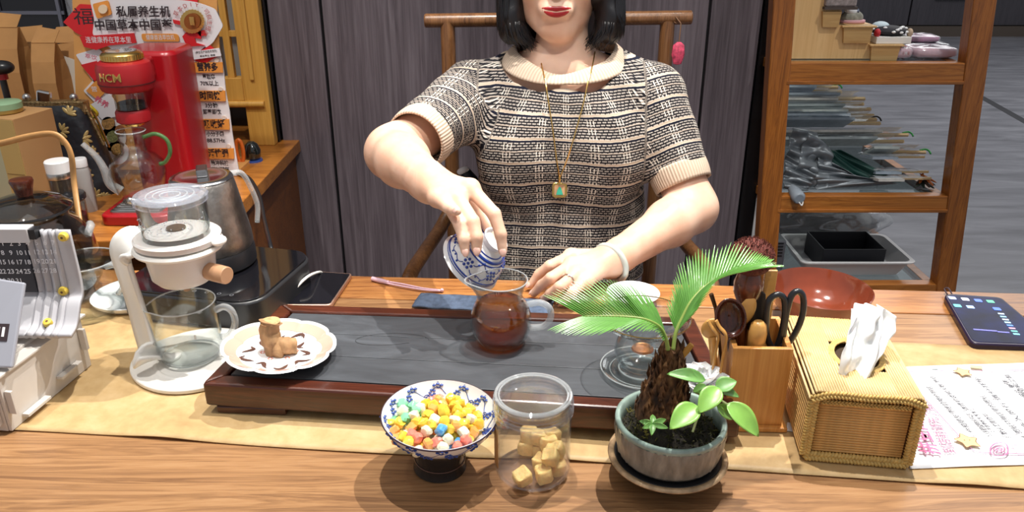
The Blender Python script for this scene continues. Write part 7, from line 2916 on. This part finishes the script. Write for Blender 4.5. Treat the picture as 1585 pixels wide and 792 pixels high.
# dark feathered bundle at the front right
p = aty(1445, 290, Ys + .06)
o = thing('dark_feathers', 'small dark green and orange feather bundle at the front shelf corner', 'feathers', (p.x - .012, Ys + .075, z1_ + .003))
for k in range(9):
    a = R(-150 + k * 14)
    ob('feather', G().ball((.026 * math.cos(a) * .5 - .004, .010 * math.sin(k), .005 + .006 * (k % 3)), (.024, .0045, .0028), 12, 6, rot=rotm(z=math.degrees(a) + 180, y=-12 - 4 * (k % 3))), pbr('feather_%d' % (k % 3), [hexc('1d2a20'), hexc('3a2418'), hexc('a85a20')][k % 3], .7), o)

# folded umbrella
uc = aty(1262, 262, Ys + .035)
uz = z1_ + .004
um = thing('umbrella', 'loosely folded grey silver and dark green umbrella lying on the middle shelf', 'umbrella', (uc.x, Ys + .07, uz))
GRY = pbr('silver_cloth', hexc('737a80'), .38, .35, var=.12, vs=20)
GRN = pbr('green_cloth', hexc('123c36'), .5)


def um_pt(px, py, dy=0): return aty(px, py, Ys + .05 + dy) - um.location


def drape(c0, c1, c2, c3, amp, fr, seed):
    def f(u, v):
        p = (c0 * (1 - u) + c1 * u) * (1 - v) + (c3 * (1 - u) + c2 * u) * v
        d = amp * math.sin(u * fr + v * 3 + seed) + amp * .7 * math.sin(u * fr * 2.1 - v * 5 + seed * 2) + amp * .8 * mnoise.noise(V((u * 4, v * 4, seed)))
        return p + V((0, -1, .35)) * d
    return f


for (q4, mt, amp, frq, sdv) in (
        ([um_pt(1214, 262, .02), um_pt(1226, 198, .05), um_pt(1268, 205, .04), um_pt(1262, 300, -.01)], GRY, .007, 13, 1),
        ([um_pt(1222, 290, .0), um_pt(1250, 205, .03), um_pt(1290, 230, .03), um_pt(1280, 298, -.005)], GRY, .008, 12, 2),
        ([um_pt(1262, 296, -.01), um_pt(1266, 236, .03), um_pt(1320, 272, .01), um_pt(1390, 284, 0)], GRY, .006, 15, 3),
        ([um_pt(1211, 296, -.01), um_pt(1216, 240, .02), um_pt(1262, 270, .0), um_pt(1248, 300, -.015)], GRY, .006, 14, 5)):
    g = G().grid(drape(*q4, amp, frq, sdv), 34, 22)
    g.v = [(x, y, max(z, .002)) for x, y, z in g.v]
    ob('canopy_fold', g, mt, um, smooth=180, solid=.0008)
q4 = [um_pt(1268, 232, .05), um_pt(1300, 232, .05), um_pt(1396, 282, .01), um_pt(1300, 282, .02)]
g = G().grid(drape(*q4, .005, 9, 4), 34, 20)
g.v = [(x, y, max(z, .002)) for x, y, z in g.v]
ob('green_panel', g, GRN, um, smooth=180, solid=.0008)
he = aty(1234, 303, Ys - .005) - um.location
ob('handle', G().tube([he + V((.002, .05, .004)), he + V((0, .012, .002)), he + V((0, -.010, -.001)), he + V((0, -.018, -.002))], [.010, .0155, .0165, .013], 20), pbr('handle_grey', hexc('7f8892'), .35), um, bevel=.002)
ob('wrist_loop', G().tube(spline([he + V((0, -.018, -.010)), he + V((.006, -.022, -.017)), he + V((.010, -.016, -.010)), he + V((.004, -.016, -.002))], 5), .0016, 6), pbr('loop_white', hexc('c8c8c6'), .6), um)

# bottom shelf: white tray, black box, plastic bundle, grey unit
tb_ = aty(1330, 415, Ys + .10)
o = thing('plastic_tray', 'shallow white plastic tray on the bottom rack shelf under a black box', 'tray', (tb_.x - .030, Ys + .141, z2_ + .001))
w1, d1 = .285, .19
g = G()
rings = []
for w_, d_, z in ((w1 * .86, d1 * .86, .001), (w1, d1, .040), (w1 + .016, d1 + .016, .041), (w1 + .016, d1 + .016, .044), (w1 - .004, d1 - .004, .044), (w1 * .84, d1 * .84, .004)):
    rings.append([V((x, y, z)) for x, y in rrect(w_, d_, .02, 5)])
vs = [v for r_ in rings for v in r_]
n = len(rings[0])
fs = [(a * n + k, a * n + (k + 1) % n, (a + 1) * n + (k + 1) % n, (a + 1) * n + k) for a in range(len(rings) - 1) for k in range(n)]
fs += [tuple(range(n - 1, -1, -1)), tuple((len(rings) - 1) * n + k for k in range(n))]
ob('tray_body', G().add(vs, fs), pbr('tray_white', hexc('b9b9bb'), .4), o, smooth=50)
o2 = thing('black_box', 'open matt black box standing in the white plastic tray', 'box', (tb_.x - .032, Ys + .140, z2_ + .006))
BX = pbr('black_card', (.012, .013, .018), .6)
bw3, bd3, bh3 = .165, .13, .062
ob('bottom', G().span((-bw3 / 2, -bd3 / 2, 0), (bw3 / 2, bd3 / 2, .003)), BX, o2, smooth=0)
for a, b_ in (((-bw3 / 2, -bd3 / 2, .003), (bw3 / 2, -bd3 / 2 + .003, bh3)), ((-bw3 / 2, bd3 / 2 - .003, .003), (bw3 / 2, bd3 / 2, bh3)),
              ((-bw3 / 2, -bd3 / 2 + .003, .003), (-bw3 / 2 + .003, bd3 / 2 - .003, bh3)), ((bw3 / 2 - .003, -bd3 / 2 + .003, .003), (bw3 / 2, bd3 / 2 - .003, bh3))):
    ob('side', G().span(a, b_), BX, o2, smooth=0, bevel=.0008)
pz_ = aty(1275, 345, Ys + .32)
o = thing('plastic_bundle', 'crumpled clear plastic bundle of dark goods behind the black box', 'bundle', (pz_.x, Ys + .35, z2_ + .001))


def bundle(k, sx_, sy_, sz_, sd_):
    def f(u, v):
        a, e_ = 2 * PI * u, PI * (v - .5)
        d = V((math.cos(a) * math.cos(e_), math.sin(a) * math.cos(e_), math.sin(e_)))
        r = 1 + .20 * mnoise.noise(d * 2.2 + V((sd_, 0, 0))) + .08 * mnoise.noise(d * 7 + V((sd_, 2, 0)))
        return V((d.x * sx_ * r, d.y * sy_ * r, max(0, sz_ * .7 + d.z * sz_ * r)))
    return f


ob('goods', G().grid(bundle(0, .16, .07, .055, 1), 50, 24, cu=True), pbr('dark_goods', hexc('55504c'), .8, var=.5, vs=25), o, smooth=60)
ob('red_goods', G().grid(bundle(0, .06, .05, .05, 4), 30, 16, cu=True), pbr('red_goods', hexc('8a2430'), .6), o, smooth=60, loc=(.09, .03, .028))
ob('film', G().grid(bundle(0, .185, .085, .070, 7), 64, 30, cu=True), SLEEVE, o, smooth=60)
gu = aty(1207, 400, Ys + .08)
o = thing('grey_unit', 'grey vented plastic unit behind the rack post on the bottom shelf', 'appliance', (gu.x - .012, Ys + .14, z2_ + .001))
ob('housing', G().span((-.03, -.05, 0), (.028, .05, .085)), pbr('unit_grey', hexc('5e6068'), .5), o, smooth=0, bevel=.004)
for k in range(5):
    ob('vent', G().span((-.012, -.0515, .040 + k * .009), (.020, -.0505, .044 + k * .009)), BLACK, o, smooth=0)
